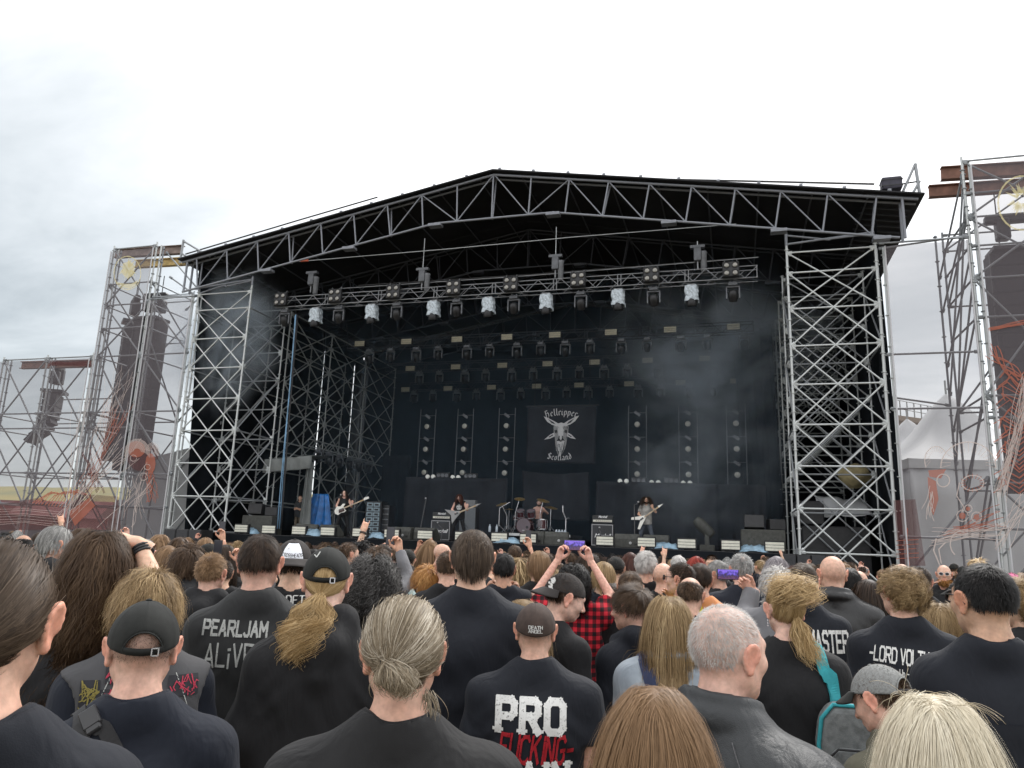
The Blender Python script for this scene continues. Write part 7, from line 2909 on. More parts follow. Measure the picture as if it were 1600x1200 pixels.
# ------------------------------------------------------------------ putting a person together
def set_mat(o,m):
 if not o.data.materials:
  o.data.materials.append(m)
 o.material_slots[0].link = 'OBJECT'
 o.material_slots[0].material = m
def body_attrs(me,P0,low=-0.55,front=0.5,scalp=0.0,ring=False):
 """attributes from the undeformed vertices"""
 q = P0 - HC
 d = (q - SK_C) / SK_R
 ln = np.linalg.norm(d,axis=1) + 1e-6
 u = d / ln[:,None]
 edge = low + (front - low) * smoothstep(-0.25,0.8,u[:,1])
 s = smoothstep(edge - 0.10,edge + 0.12,u[:,2]) * (P0[:,2] > 1.56) * (ln < 1.25)
 s = s * (1 - ((np.abs(q[:,0]) > 0.078)).astype(float))
 if ring:
  s = s * (1 - 0.85 * smoothstep(0.25,0.5,u[:,2] + 0.3 * u[:,1]))
 ear = smoothstep(0.076,0.084,np.abs(q[:,0])) * (np.abs(q[:,2]) < 0.07) * (ln < 1.6) * (P0[:,2] > 1.58)
 nose = smoothstep(0.098,0.112,q[:,1]) * (P0[:,2] > 1.56)
 lips = ((np.abs(q[:,2] + 0.068) < 0.013) & (q[:,1] > 0.086) & (np.abs(q[:,0]) < 0.026)).astype(float)
 nape = smoothstep(1.58,1.48,P0[:,2]) * 0.25
 at = me.attributes.new("scalp",'FLOAT','POINT')
 at.data.foreach_set("value",np.clip(s * scalp,0,1).astype(np.float32))
 at = me.attributes.new("red",'FLOAT','POINT')
 at.data.foreach_set("value",np.clip(0.75 * ear + 0.4 * nose + 0.9 * lips + nape,0,1).astype(np.float32))
MESHC = {}

def get_body(sex,arms,akey,lod,hr,girth,scalp,stance=None,skey='stand',low=-0.55,front=0.5,ring=False):
 key = ('B',sex,akey,lod,hr,girth,scalp,skey,ring,low)
 if key not in MESHC:
  P,F = body_mesh(sex,arms,akey,lod,stance,skey)
  me = mesh_np("person",deform(P,hr,girth),F)
  body_attrs(me,P,low,front,scalp,ring)
  MESHC[key] = me
 return MESHC[key]
def get_garment(kind,sex,arms,akey,lod,girth,seed=0):
 key = ('G',kind,sex,akey,lod,girth,seed)
 if key not in MESHC:
  P,F = garment_mesh(kind,sex,arms,akey,lod,seed)
  MESHC[key] = mesh_np("shirt",deform(P,(0,0,0),girth,neck=False),F)
 return MESHC[key]
def get_trousers(lod,girth,stance=None,skey='stand'):
 key = ('T',lod,girth,skey)
 if key not in MESHC:
  P,F = trousers_mesh(lod,stance,skey)
  MESHC[key] = mesh_np("trousers",deform(P,(0,0,0),girth,neck=False),F)
 return MESHC[key]
def head_top(hr):
 """highest point of the skull, body frame"""
 a,b = np.meshgrid(np.linspace(0,2 * pi,24),np.linspace(0,pi / 2,12))
 d = np.stack([np.sin(b) * np.cos(a),np.sin(b) * np.sin(a),np.cos(b)],-1).reshape(-1,3)
 M = head_M(hr)
 p = (SK_C + d * SK_R) @ M[:3,:3].T + M[:3,3]
 return p[p[:,2].argmax()]
HAIR_LOD = {0: (5200,11,0.0019),1: (1700,8,0.0042),2: (420,6,0.010)}
GARNAME = {'tee': 't_shirt','long': 'long_sleeved_shirt','hoodie': 'hoodie','jacket': 'jacket','vest': 'vest','tank': 'sleeveless_top'}
COUNT = {'p': 0}
DS = 1.18            # heads measured a little nearer than they stand

def person(px,yt,D,yaw=0.0,head=(0,0,0),sex='m',style='short',hm=None,kind='tee',cm=None,skin=None,girth=1.0,label=None,
 arms=None,akey='down',scalp=0.0,over=None,tails=None,cap_=None,lod=None,trousers=None,group=None,under=None,
 stance=None,skey='stand',base=None,hscale=None,hairw=None,hairn=None,top_extra=None,ring=False,seed=None):
 if lod is None:
  lod = 0 if D < 3.7 else (1 if D < 7.0 else 2)
 COUNT['p'] += 1
 seed = seed if seed is not None else COUNT['p'] * 13
 hr = tuple(float(a) for a in head)
 vol = 0.0
 if style:
  vol = STY[style][1].get('vol',0.01) if not over else (over.get('vol',STY[style][1].get('vol',0.01)))
 ht = head_top(hr)
 ztop = ht[2] + (top_extra if top_extra is not None else (0.018 if cap_ else min(vol * 0.45,0.03)))
 if base is None:
  T = at_d(px,yt,D * DS)
  s = T.z / ztop
  if hscale:
   s = hscale
  phi = atan2(T.x,T.y)
  rz = -phi + radians(yaw)
  c,sn = cos(rz),sin(rz)
  ox,oy = s * (c * ht[0] - sn * ht[1]),s * (sn * ht[0] + c * ht[1])
  loc = Vector((T.x - ox,T.y - oy,0))
 else:
  loc,s,rz = base
 me = get_body(sex,arms,akey,lod,hr,girth,scalp,stance,skey,ring=ring)
 o = link("person",me,None,None,Matrix.Translation(loc) @ Matrix.Rotation(rz,4,'Z') @ Matrix.Scale(s,4))
 set_mat(o,skin or S_FAIR)
 tag(o,label,"person",group)
 if under:
  u = link(GARNAME[under[0]],get_garment(under[0],sex,arms,akey,lod,girth,3),None,o)
  set_mat(u,under[1])
 if kind:
  gseed = (COUNT['p'] % 3) if lod == 0 else (COUNT['p'] % 2 if lod == 1 else 0)
  gm = link(GARNAME[kind],get_garment(kind,sex,arms,akey,lod,girth * (1.06 if under else 1.0),gseed),None,o)
  set_mat(gm,cm or C_BLACK)
 else:
  gm = None
 tr = link("trousers",get_trousers(lod if lod else 1,girth,stance,skey),None,o)
 set_mat(tr,trousers or C_BLACK)
 M = head_M(hr)
 if style and hm:
  n,K,w = HAIR_LOD[lod]
  if style in ('crop','buzz','ring','short'):
   K = max(3,K // 2)
   n = int(n * (1.9 if style != 'short' else 1.3))
   w *= 0.8
  if lod == 0:
   K = {'curly': 26,'wavy': 20,'curlytop': 16}.get(style,K)
  n = hairn or n
  w = hairw or w
  hk = ('H',style,lod,hr,girth,seed if lod < 2 else seed % 97,str(over))
  if hk not in MESHC:
   rg_ = np.random.default_rng(seed)
   tl = [tail_strands(*(a[:2]),rg_,M,*a[2:]) for a in (tails or [])]
   ov = dict(over or {})
   ov.setdefault('girth',girth)
   if cap_:
    ov['fly'] = 0.0
   MESHC[hk] = hair_object_mesh(style,n,K,w,M,seed,ov,tl)
  h = link("hair",MESHC[hk],None,o)
  set_mat(h,hm)
 if cap_:
  make_cap(o,M,lod=lod,**cap_)
 return o,gm,M
# ------------------------------------------------------------------ caps
def mat4(M):
 return Matrix([list(r_) for r_ in M])
def make_cap(o,M,m='black',back=True,opening=True,brim_m=None,lod=0,low=0.0,tilt=0.0,front_m=None,strap_m=None,big=1.0,buckle=True):
 """back=True: peak over the face, opening at the back of the head; False: worn backwards"""
 Rz = Matrix.Identity(4) if back else Matrix.Rotation(pi,4,'Z')
 W = mat4(M) @ Matrix.Translation((0,-0.012,0.012 + low)) @ Matrix.Rotation(radians(tilt),4,'X') @ Rz
 nu,nv = (96,26) if lod == 0 else ((48,12) if lod == 1 else (24,7))
 r = np.array([0.0865,0.107,0.103]) * big
 yc = 0.0 if back else 0.0
 def zrim(ph):
  return 0.012 + 0.018 * cos(ph) - (0.022 * (1 - cos(ph)) / 2)
 pts = np.zeros((nv + 1,nu,3))
 for i in range(nu):
  ph = 2 * pi * i / nu
  th_r = math.acos(max(-1,min(1,zrim(ph) / r[2])))
  for j in range(nv + 1):
   th = th_r * j / nv
   sm = 6 * ph / (2 * pi)
   ridge = 0.0012 * math.exp(-((sm - round(sm)) / 0.05) ** 2) if lod == 0 else 0
   flat = 1 + 0.03 * sin(th) ** 2
   pts[j,i] = ((r[0] * flat + ridge) * sin(th) * sin(ph),(r[1] * flat + ridge) * sin(th) * cos(ph),(r[2] + ridge) * cos(th))
 hole = np.zeros((nv,nu),bool)
 a_w,a_h = 0.047,0.052
 if opening and lod < 2:
  zr = zrim(pi)
  # snap the rim of the opening to its arch
  for i in range(nu):
   ph = 2 * pi * (i + 0.5) / nu - pi
   for j in range(nv):
    c = (pts[j,i] + pts[j + 1,i] + pts[j,(i + 1) % nu] + pts[j + 1,(i + 1) % nu]) / 4
    if c[1] < 0 and (c[0] / a_w) ** 2 + ((c[2] - zr - 0.006) / a_h) ** 2 < 1 and c[2] > zr + 0.014:
     hole[j,i] = True
  for j in range(nv + 1):
   for i in range(nu):
    p = pts[j,i]
    if p[1] < 0 and p[2] > zr + 0.014:
     e = sqrt((p[0] / a_w) ** 2 + ((p[2] - zr - 0.006) / a_h) ** 2)
     if 0.82 < e < 1.12:
      nx,nz = p[0] / e,zr + 0.006 + (p[2] - zr - 0.006) / e
      yy = -r[1] * sqrt(max(0,1 - (nx / r[0]) ** 2 - (nz / r[2]) ** 2)) * 1.02
      pts[j,i] = (nx,yy,nz)
 idx = np.arange((nv + 1) * nu).reshape(nv + 1,nu)
 F,Ff = [],[]
 for j in range(nv):
  for i in range(nu):
   if not hole[j,i]:
    i2 = (i + 1) % nu
    ph = 2 * pi * (i + 0.5) / nu
    (Ff if (front_m and (ph < 0.62 or ph > 2 * pi - 0.62) and j > nv * 0.25) else F).append((idx[j,i],idx[j + 1,i],idx[j + 1,i2],idx[j,i2]))
 me = mesh_np("cap",pts.reshape(-1,3),np.array(F))
 cap = link("cap",me,None,o,W)
 set_mat(cap,CAPS[m])
 so = cap.modifiers.new("solid",'SOLIDIFY')
 so.thickness = 0.0025
 so.offset = 1
 if Ff:
  f_ = link("front_panel",mesh_np("front_panel",pts.reshape(-1,3) * 1.006,np.array(Ff)),None,cap)
  set_mat(f_,CAPS[front_m])
 # peak
 n1,n2 = (20,8) if lod == 0 else (12,4)
 V,Q = [],[]
 for i in range(n1 + 1):
  ph = -1.05 + 2.1 * i / n1
  z0 = zrim(ph) + 0.004
  for j in range(n2 + 1):
   t = j / n2
   ext = 0.072 * t * (cos(ph * 1.25) ** 0.6 if abs(ph) < 1.25 else 0)
   rr0,rr1 = r[0] * 1.02 + ext * 0.55,r[1] * 1.02 + ext
   V.append((rr0 * sin(ph),rr1 * cos(ph),z0 - 0.02 * t - 0.10 * (abs(sin(ph)) ** 2) * ext / 0.072 * 0.4))
 for i in range(n1):
  for j in range(n2):
   a = i * (n2 + 1) + j
   Q.append((a,a + 1,a + n2 + 2,a + n2 + 1))
 br_ = link("brim",mesh_np("brim",np.array(V),np.array(Q)),None,cap)
 set_mat(br_,CAPS[brim_m or m])
 so = br_.modifiers.new("solid",'SOLIDIFY')
 so.thickness = 0.005
 if lod < 2:
  b = MB()
  b.lathe([(0.009,0),(0.007,0.004),(0,0.006)],10,Matrix.Translation((0,0,r[2])))
  set_mat(b.build("button",None,cap,True),CAPS[m])
 if opening and lod < 2:
  b = MB()
  pa = []
  for a in np.linspace(0.02,pi - 0.02,24):
   x,z = a_w * cos(a),zrim(pi) + 0.006 + a_h * sin(a)
   y = -r[1] * sqrt(max(0,1 - (x / r[0]) ** 2 - (z / r[2]) ** 2)) * 1.035
   pa.append((x,y,z))
  b.tube(pa,0.0026,6)
  set_mat(b.build("opening_binding",None,cap,True),CAPS[m])
  V,Q = [],[]
  n = 24
  for i in range(n + 1):
   ph = pi - 0.56 + 1.12 * i / n
   for zz_ in (0.001,0.018):
    z = zrim(ph) + zz_
    k = sqrt(max(0,1 - (z / r[2]) ** 2)) * 1.045
    V.append((r[0] * k * sin(ph),r[1] * k * cos(ph),z))
  Q = [(2 * i,2 * i + 1,2 * i + 3,2 * i + 2) for i in range(n)]
  st = link("strap",mesh_np("strap",np.array(V),np.array(Q)),None,cap)
  set_mat(st,CAPS[strap_m or m])
  so = st.modifiers.new("solid",'SOLIDIFY')
  so.thickness = 0.003
  if buckle:
   b = MB()
   x = 0.030
   y = -r[1] * sqrt(1 - (x / r[0]) ** 2) * 1.07
   for dxx,dzz,sx,sz in ((0,0.009,0.018,0.003),(0,-0.009,0.018,0.003),(-0.008,0,0.003,0.02),(0.008,0,0.003,0.02)):
    b.box((x + dxx,y,zrim(pi) + 0.0095 + dzz),(sx,0.004,sz))
   b.build("buckle",CHROME,cap)
 return cap
def flat_print(parent,quads,m,W,name="print",step=0.0001):
 """quads in the XZ plane of matrix W"""
 b = MB()
 for i,q in enumerate(quads):
  b.add([W @ Vector((x,-step * i,z)) for x,z in q],[tuple(range(len(q)))])
 return b.build(name,m,parent)
# ------------------------------------------------------------------ prints, straps on cloth
def subdiv_quad(q,n):
 a,b,c,d = [np.array(p) for p in q]
 res = []
 for i in range(n):
  for j in range(n):
   def P(u,v):
    return tuple(a * (1 - u) * (1 - v) + b * u * (1 - v) + c * u * v + d * (1 - u) * v)
   res.append([P(i / n,j / n),P((i + 1) / n,j / n),P((i + 1) / n,(j + 1) / n),P(i / n,(j + 1) / n)])
 return res
def cloth_print(garment,quads,m,name="print",off=0.004,sub=2,step=0.00002):
 me = garment.data
 bvh = BVHTree.FromPolygons([v.co for v in me.vertices],[p.vertices[:] for p in me.polygons])
 b = MB()
 k = 0
 for q in quads:
  for s in (subdiv_quad(q,sub) if sub > 1 and len(q) == 4 else [q]):
   vs = []
   for x,z in s:
    hit = bvh.ray_cast(Vector((x,-1.0,z)),Vector((0,1,0)))
    if hit[0] is None:
     break
    vs.append(hit[0] + hit[1] * 0 + Vector((0,-off - step * k,0)))
   else:
    b.add(vs,[tuple(range(len(vs)))])
    k = (k + 1) % 90
 return b.build(name,m,garment)
def place(quads,w_target,h,cx,zbase,skew=0.0,rot=0.0,length=None):
 """scale word quads (cap height 1) to height h, centred at cx"""
 xs_ = [x for q in quads for x,y in q]
 x0,x1 = min(xs_),max(xs_)
 sx = (w_target / (x1 - x0)) if w_target else h
 res = []
 for q in quads:
  r_ = []
  for x,y in q:
   X = (x - (x0 + x1) / 2) * sx + skew * y * h
   Z = y * h
   r_.append((cx + X * cos(rot) - Z * sin(rot),zbase + X * sin(rot) + Z * cos(rot)))
  res.append(r_)
 return res
def strap_on(garment,path,width,m,name="strap",thick=0.004,off=0.003,parent=None,dirn=(0,1,0),n=40):
 """ribbon laid over the cloth following PATH [(x,y0,z,dx,dy,dz)...] start points and ray directions"""
 me = garment.data
 bvh = BVHTree.FromPolygons([v.co for v in me.vertices],[p.vertices[:] for p in me.polygons])
 path = [np.array(p,float) for p in path]
 pts,nrm = [],[]
 for i in range(n + 1):
  t = i / n * (len(path) - 1)
  k = min(int(t),len(path) - 2)
  p = path[k] + (path[k + 1] - path[k]) * (t - k)
  d = Vector(p[3:6]).normalized()
  hit = bvh.ray_cast(Vector(p[:3]),d)
  if hit[0] is None:
   continue
  nn = hit[1] if hit[1].dot(d) < 0 else -hit[1]
  pts.append(hit[0] + nn * off)
  nrm.append(nn)
 # smooth
 for _ in range(3):
  pts = [pts[0]] + [(pts[i - 1] + pts[i] * 2 + pts[i + 1]) / 4 for i in range(1,len(pts) - 1)] + [pts[-1]]
  nrm = [nrm[0]] + [(nrm[i - 1] + nrm[i] * 2 + nrm[i + 1]).normalized() for i in range(1,len(nrm) - 1)] + [nrm[-1]]
 V = []
 for i,p in enumerate(pts):
  tg = (pts[min(i + 1,len(pts) - 1)] - pts[max(i - 1,0)]).normalized()
  sd = tg.cross(nrm[i]).normalized() * width / 2
  for s_,h_ in ((-1,0),(1,0),(1,1),(-1,1)):
   V.append(p + sd * s_ + nrm[i] * (thick * h_))
 F = []
 for i in range(len(pts) - 1):
  for k in range(4):
   F.append((4 * i + k,4 * i + (k + 1) % 4,4 * i + 4 + (k + 1) % 4,4 * i + 4 + k))
 F = [f[::-1] for f in F]
 me = mesh_np(name,np.array([tuple(v) for v in V]),np.array(F),smooth=False)
 return link(name,me,m,parent or garment),pts,nrm
def collar(garment,m,r0=0.062,name="collar",w=0.020,c=(0,-0.012),seg=48,z0=1.75):
 """ribbed neckband laid round the neck opening"""
 me = garment.data
 bvh = BVHTree.FromPolygons([v.co for v in me.vertices],[p.vertices[:] for p in me.polygons])
 def drop(a,rr):
  hit = bvh.ray_cast(Vector((c[0] + rr * cos(a),c[1] + rr * sin(a),z0)),Vector((0,0,-1)))
  return hit[0].z if hit[0] is not None and hit[0].z > 1.36 and hit[1].z > 0.1 else None
 rad,prof = [],[]
 for k in range(seg):
  a = 2 * pi * k / seg
  rr = r0
  while rr < r0 + 0.06 and (drop(a,rr) is None or drop(a,rr + 0.004) is None):
   rr += 0.002
  rad.append(rr + 0.003)
 for _ in range(10):
  rad = [(rad[i - 1] + rad[i] * 2 + rad[(i + 1) % seg]) / 4 for i in range(seg)]
 rows = []
 for dr in (0.0,w * 0.5,w):
  zs_ = [drop(2 * pi * k / seg,rad[k] + 0.004 + dr) for k in range(seg)]
  ok = [z for z in zs_ if z is not None]
  zs_ = [z if z is not None else sum(ok) / len(ok) for z in zs_]
  for _ in range(6 if dr == 0 else 3):
   zs_ = [(zs_[i - 1] + zs_[i] * 2 + zs_[(i + 1) % seg]) / 4 for i in range(seg)]
  rows.append(zs_)
 V,F = [],[]
 for k in range(seg):
  a = 2 * pi * k / seg
  u_ = Vector((cos(a),sin(a),0))
  o_ = Vector((c[0],c[1],0))
  for (dr,zz_) in ((-0.004,rows[0][k] - 0.016),(-0.005,rows[0][k] + 0.003),(0.0,rows[0][k] + 0.0065),(w * 0.5,rows[1][k] + 0.006),(w - 0.002,rows[2][k] + 0.005),(w,rows[2][k] - 0.002)):
   V.append(o_ + u_ * (rad[k] + dr) + Vector((0,0,zz_)))
 n = 6
 for k in range(seg):
  k2 = (k + 1) % seg
  for i in range(n - 1):
   F.append((k * n + i,k2 * n + i,k2 * n + i + 1,k * n + i + 1))
 o = link(name,mesh_np(name,np.array([tuple(v) for v in V]),np.array(F)),None,garment)
 set_mat(o,m)
 return o
def glasses(o,M,m=BLACKMETAL,dark=False):
 W = mat4(M)
 b = MB()
 for s in (-1,1):
  pts = [(s * 0.033 + 0.024 * cos(a),0.112 - 0.16 * (abs(s * 0.033 + 0.024 * cos(a)) ** 2) * 6,-0.002 + 0.019 * sin(a)) for a in np.linspace(0,2 * pi,17)]
  b.tube(pts,0.0022,6,cap=False)
  b.tube([(s * 0.057,0.100,0.006),(s * 0.075,0.06,0.006),(s * 0.083,-0.005,0.004),(s * 0.084,-0.03,-0.02)],0.0022,6)
 b.tube([(-0.010,0.115,0.003),(0.010,0.115,0.003)],0.002,6)
 g_ = b.build("glasses",m,o,True,M=W)
 if dark:
  b = MB()
  for s in (-1,1):
   ring = [(s * 0.033 + 0.023 * cos(a),0.1125 - 0.16 * (abs(s * 0.033 + 0.023 * cos(a)) ** 2) * 6,-0.002 + 0.018 * sin(a)) for a in np.linspace(0,2 * pi,16,endpoint=False)]
   b.add(ring,[tuple(range(16))])
  b.build("lens",LENS_DARK,g_)
 return g_
def beard(o,M,m,length=0.03,n=700,w=0.003,seed=1):
 rg = np.random.default_rng(seed)
 d = rg.normal(size=(n * 4,3))
 d /= np.linalg.norm(d,axis=1)[:,None]
 ok = (d[:,1] > -0.15) & (d[:,2] < 0.35 - 0.25 * (d[:,1] > 0.5)) & (d[:,2] > -0.95)
 mouth = (np.abs(d[:,0]) < 0.35) & (d[:,2] > 0.02) & (d[:,2] < 0.25) & (d[:,1] > 0.6)
 d = d[ok & ~mouth][:n]
 n = len(d)
 root = np.array([0,0.03,-0.078]) + d * np.array([0.057,0.062,0.05])
 K = 5
 pts = np.zeros((n,K,3))
 q,v = root,d * 0.7 + np.array([0,0.1,-0.7]) + rg.normal(size=(n,3)) * 0.2
 v /= np.linalg.norm(v,axis=1)[:,None]
 for k in range(K):
  pts[:,k] = q
  q = q + v * length / (K - 1) * (0.7 + 0.6 * rg.random((n,1)))
 pts = pts @ M[:3,:3].T + M[:3,3]
 V,F,t,a = ribbons(pts,rg.random(n),w,M[:3,3])
 me = mesh_np("beard",V,F)
 at = me.attributes.new("tone",'FLOAT','POINT')
 at.data.foreach_set("value",t.astype(np.float32))
 b = link("beard",me,None,o)
 set_mat(b,m)
 return b
SCREEN = None

def phone(P,R,label,lit=True,s=1.0):
 """P centre, R 3x3 columns: x along the long side, -y towards the viewer"""
 t = empty("phone",P,0,label,"phone")
 t.matrix_basis = Matrix.Translation(P) @ Matrix(R).to_4x4() @ Matrix.Scale(s,4)
 b = MB()
 b.box((0,0,0),(0.158,0.009,0.075))
 bevel(b.build("case",BLACKMETAL,t),0.004,2)
 b = MB()
 b.box((0,-0.0052,0),(0.148,0.001,0.067))
 global SCREEN
 if SCREEN is None:
  m,tr,p = new_mat("phone_screen")
  tcn = tr.nodes.new("ShaderNodeTexCoord")
  sx = tr.nodes.new("ShaderNodeSeparateXYZ")
  tr.links.new(tcn.outputs["Object"],sx.inputs[0])
  nz = tr.nodes.new("ShaderNodeTexNoise")
  nz.inputs["Scale"].default_value = 70
  tr.links.new(tcn.outputs["Object"],nz.inputs["Vector"])
  ad = tr.nodes.new("ShaderNodeMath")
  ad.operation = 'MULTIPLY_ADD'
  tr.links.new(sx.outputs[2],ad.inputs[0])
  ad.inputs[1].default_value = 9.0
  tr.links.new(nz.outputs["Fac"],ad.inputs[2])
  rp = tr.nodes.new("ShaderNodeValToRGB")
  e = rp.color_ramp.elements
  e[0].position,e[0].color = 0.18,(0.05,0.02,0.05,1)
  e[1].position,e[1].color = 0.95,(0.05,0.03,0.16,1)
  for pos,c in ((0.4,(0.012,0.008,0.03,1)),(0.62,(0.045,0.03,0.19,1)),(0.74,(0.10,0.06,0.32,1))):
   x = e.new(pos)
   x.color = c
  tr.links.new(ad.outputs[0],rp.inputs[0])
  tr.links.new(rp.outputs[0],p.inputs["Emission Color"])
  p.inputs["Emission Strength"].default_value = 1.0
  p.inputs["Base Color"].default_value = (0.01,0.01,0.012,1)
  p.inputs["Roughness"].default_value = 0.15
  SCREEN = m
 b.build("screen",SCREEN if lit else LENS_DARK,t)
 return t
def wristband(o,arms,side,m=None,n=3,t0=0.86):
 a = arms[side]
 b = MB()
 e,w = Vector(a['el']),Vector(a['wr'])
 d = (w - e).normalized()
 for k in range(n):
  p = e.lerp(w,t0 + 0.045 * k)
  x = d.orthogonal().normalized()
  y = d.cross(x)
  r = 0.041 + (0.026 - 0.041) * (t0 + 0.045 * k) + 0.006
  b.tube([p + x * r * cos(q) + y * r * sin(q) for q in np.linspace(0,2 * pi,15)],0.005,5,cap=False)
 return b.build("wristband",m or TOLEX,o,True)
# ------------------------------------------------------------------ the crowd: people near the camera
def lpx(o,px,py,D):
 """photo pixel at depth D in the person's own frame"""
 return o.matrix_basis.inverted() @ at_d(px,py,D * DS)
def arm_set(sex='m',**kw):
 a = arms_down(sex)
 for k,v in kw.items():
  a[{'l': -1,'r': 1}[k]].update(v)
 return a
def ink(name,col):
 m,t,p = new_mat("shirt_ink_" + name)
 p.inputs["Roughness"].default_value = 0.85
 p.inputs["Specular IOR Level"].default_value = 0.2
 tcn = t.nodes.new("ShaderNodeTexCoord")
 n1_ = t.nodes.new("ShaderNodeTexNoise")
 n1_.inputs["Scale"].default_value = 95
 n1_.inputs["Detail"].default_value = 6
 n1_.inputs["Roughness"].default_value = 0.7
 t.links.new(tcn.outputs["Object"],n1_.inputs["Vector"])
 mr = t.nodes.new("ShaderNodeMapRange")
 mr.inputs[1].default_value,mr.inputs[2].default_value = 0.33,0.44
 mr.inputs[3].default_value = 0.15
 t.links.new(n1_.outputs["Fac"],mr.inputs[0])
 t.links.new(mr.outputs[0],p.inputs["Alpha"])
 n2_ = t.nodes.new("ShaderNodeTexNoise")
 n2_.inputs["Scale"].default_value = 25
 t.links.new(tcn.outputs["Object"],n2_.inputs["Vector"])
 mx = t.nodes.new("ShaderNodeMix")
 mx.data_type = 'RGBA'
 mx.inputs[6].default_value = (*[c * 0.75 for c in col],1)
 mx.inputs[7].default_value = (*[min(1,c * 1.1) for c in col],1)
 t.links.new(n2_.outputs["Fac"],mx.inputs[0])
 t.links.new(mx.outputs[2],p.inputs["Base Color"])
 return m
INK_WHITE = ink("white",(0.62,0.62,0.60))
INK_BRIGHT = ink("bright",(0.76,0.76,0.74))
INK_RED = ink("red",(0.42,0.022,0.032))
INK_GREYW = ink("grey",(0.46,0.47,0.45))
INK_PINKR = ink("pink",(0.45,0.05,0.085))
INK_GREEN = ink("olive",(0.24,0.20,0.06))
INK_BLACK = mat("shirt_ink_black",(0.02,0.02,0.025),0.85)
TEAL = mat("teal_webbing",(0.03,0.30,0.34),0.8,0,0.15,30,bump=0.001,bscale=300)
NAVYW = mat("navy_webbing",(0.02,0.028,0.07),0.8,0,0.15,30,bump=0.001,bscale=300)
BLACKW = mat("black_webbing",(0.022,0.022,0.024),0.75,0,0.2,30,bump=0.001,bscale=400)
GREYW = mat("grey_backpack_cloth",(0.16,0.17,0.17),0.85,0,0.3,30,bump=0.003,bscale=200)

# 1 slicked back dark hair, far side of the frame
o,g_,M = person(-2,846,1.02,0,(-10,0,0),'m','tied',H_ASH,'tee',C_BLUEBLACK,S_RUDDY,0.98,
 "man with slicked back dark hair and large reddish ear, cut off by the picture edge",scalp=0.7,
 over=dict(vol=0.008,tie=(-0.012,-0.118,-0.035),clumps=300,fly=0.012),tails=[(500,9,(-0.012,-0.12,-0.035),0.2,0.02,0.004,0.14)],hairn=9000,hairw=0.0011)
collar(g_,C_BLUEBLACK)

# 2 black cap, shaved neck, strap
o,g_,M = person(233,935,1.72,0,(0,4,0),'m','buzz',H_ASH,'tee',C_NAVY,S_FAIR_DK,1.06,
 "man in faded black baseball cap with shaved neck and black strap over his shirt",scalp=0.45,over=dict(len=0.004),
 cap_=dict(m='black',low=0.0,tilt=3),hairn=2500,hairw=0.0007)
collar(g_,C_NAVY)
s_,pts,nrm = strap_on(g_,[(-0.13,0.0,1.7,0,0,-1),(-0.118,-0.07,1.7,0,0,-1),(-0.10,-0.5,1.74,0,0.8,-0.4),(-0.07,-1,1.485,0,1,0),(-0.03,-1,1.42,0,1,0),(0.02,-1,1.32,0,1,0),(0.12,-1,1.1,0,1,0)],0.034,BLACKW)
i = 14
b = MB()
tg = (pts[i + 3] - pts[i]).normalized()
R = Matrix((tg.cross(nrm[i]).normalized(),nrm[i],tg)).transposed()
b.box(pts[i + 1] + nrm[i] * 0.008,(0.044,0.014,0.05),R)
b.box(pts[i + 3] + nrm[i] * 0.008,(0.036,0.012,0.03),R)
bevel(b.build("buckle",mat("black_plastic",(0.03,0.03,0.032),0.35),s_),0.003,1)
q = []
pa,pb = lpx(o,186,1196,1.66),lpx(o,231,1190,1.66)
for l in ([(pa.x,pa.z - 0.08),(pa.x,pa.z),(pb.x,pb.z),(pb.x,pb.z - 0.08)],):
 q += stroke_quads(l,0.006)
cloth_print(g_,q,mat("shirt_ink_coral",(0.6,0.12,0.10),0.85))

# 3 shaggy blond with the patched vest
o,g_,M = person(236,893,2.3,10,(0,6,0),'m','messy',H_DBLOND,'vest',C_GDENIM,S_FAIR,1.0,
 "person with shaggy blond hair in grey denim vest covered with band patches",under=('tee',C_NAVY),
 over=dict(len=0.105,vol=0.026,lift=0.35,grav=0.3,whorl=(0.1,-0.5,0.85),clumps=260),hairn=7000,hairw=0.0015)
def vl(px,py):
 p_ = lpx(o,px,py,2.2)
 return (p_.x,p_.z)
patches = [(vl(129,1070),0.055,0.085,INK_GREEN),(vl(172,1046),0.055,0.05,INK_PINKR),(vl(160,1075),0.075,0.045,INK_PINKR),(vl(287,1070),0.10,0.065,INK_PINKR),(vl(140,1115),0.10,0.07,INK_GREYW),(vl(150,1098),0.09,0.018,INK_GREYW)]
rgp = np.random.default_rng(4)
for (cx_,cz_),w_,h_,ink in patches:
 base_ = cloth_print(g_,[[(cx_ - w_ / 2,cz_ - h_ / 2),(cx_ + w_ / 2,cz_ - h_ / 2),(cx_ + w_ / 2,cz_ + h_ / 2),(cx_ - w_ / 2,cz_ + h_ / 2)]],INK_BLACK if ink is not INK_GREYW else mat("patch_navy",(0.05,0.06,0.12),0.85),"patch",0.004,5)
 qs = []
 for k in range(16):
  x = cx_ + (rgp.random() - 0.5) * w_ * 0.75
  z = cz_ + (rgp.random() - 0.5) * h_ * 0.5
  qs += stroke_quads([(x,z),(x + rgp.normal() * 0.012,z + h_ * 0.3 * rgp.normal()),(x + rgp.normal() * 0.02,z - h_ * 0.2)],0.003)
 ok = [[(min(max(x,cx_ - w_ / 2),cx_ + w_ / 2),min(max(z,cz_ - h_ / 2),cz_ + h_ / 2)) for x,z in q_] for q_ in qs]
 pr = cloth_print(g_,ok,ink,"patch_print",0.0065)
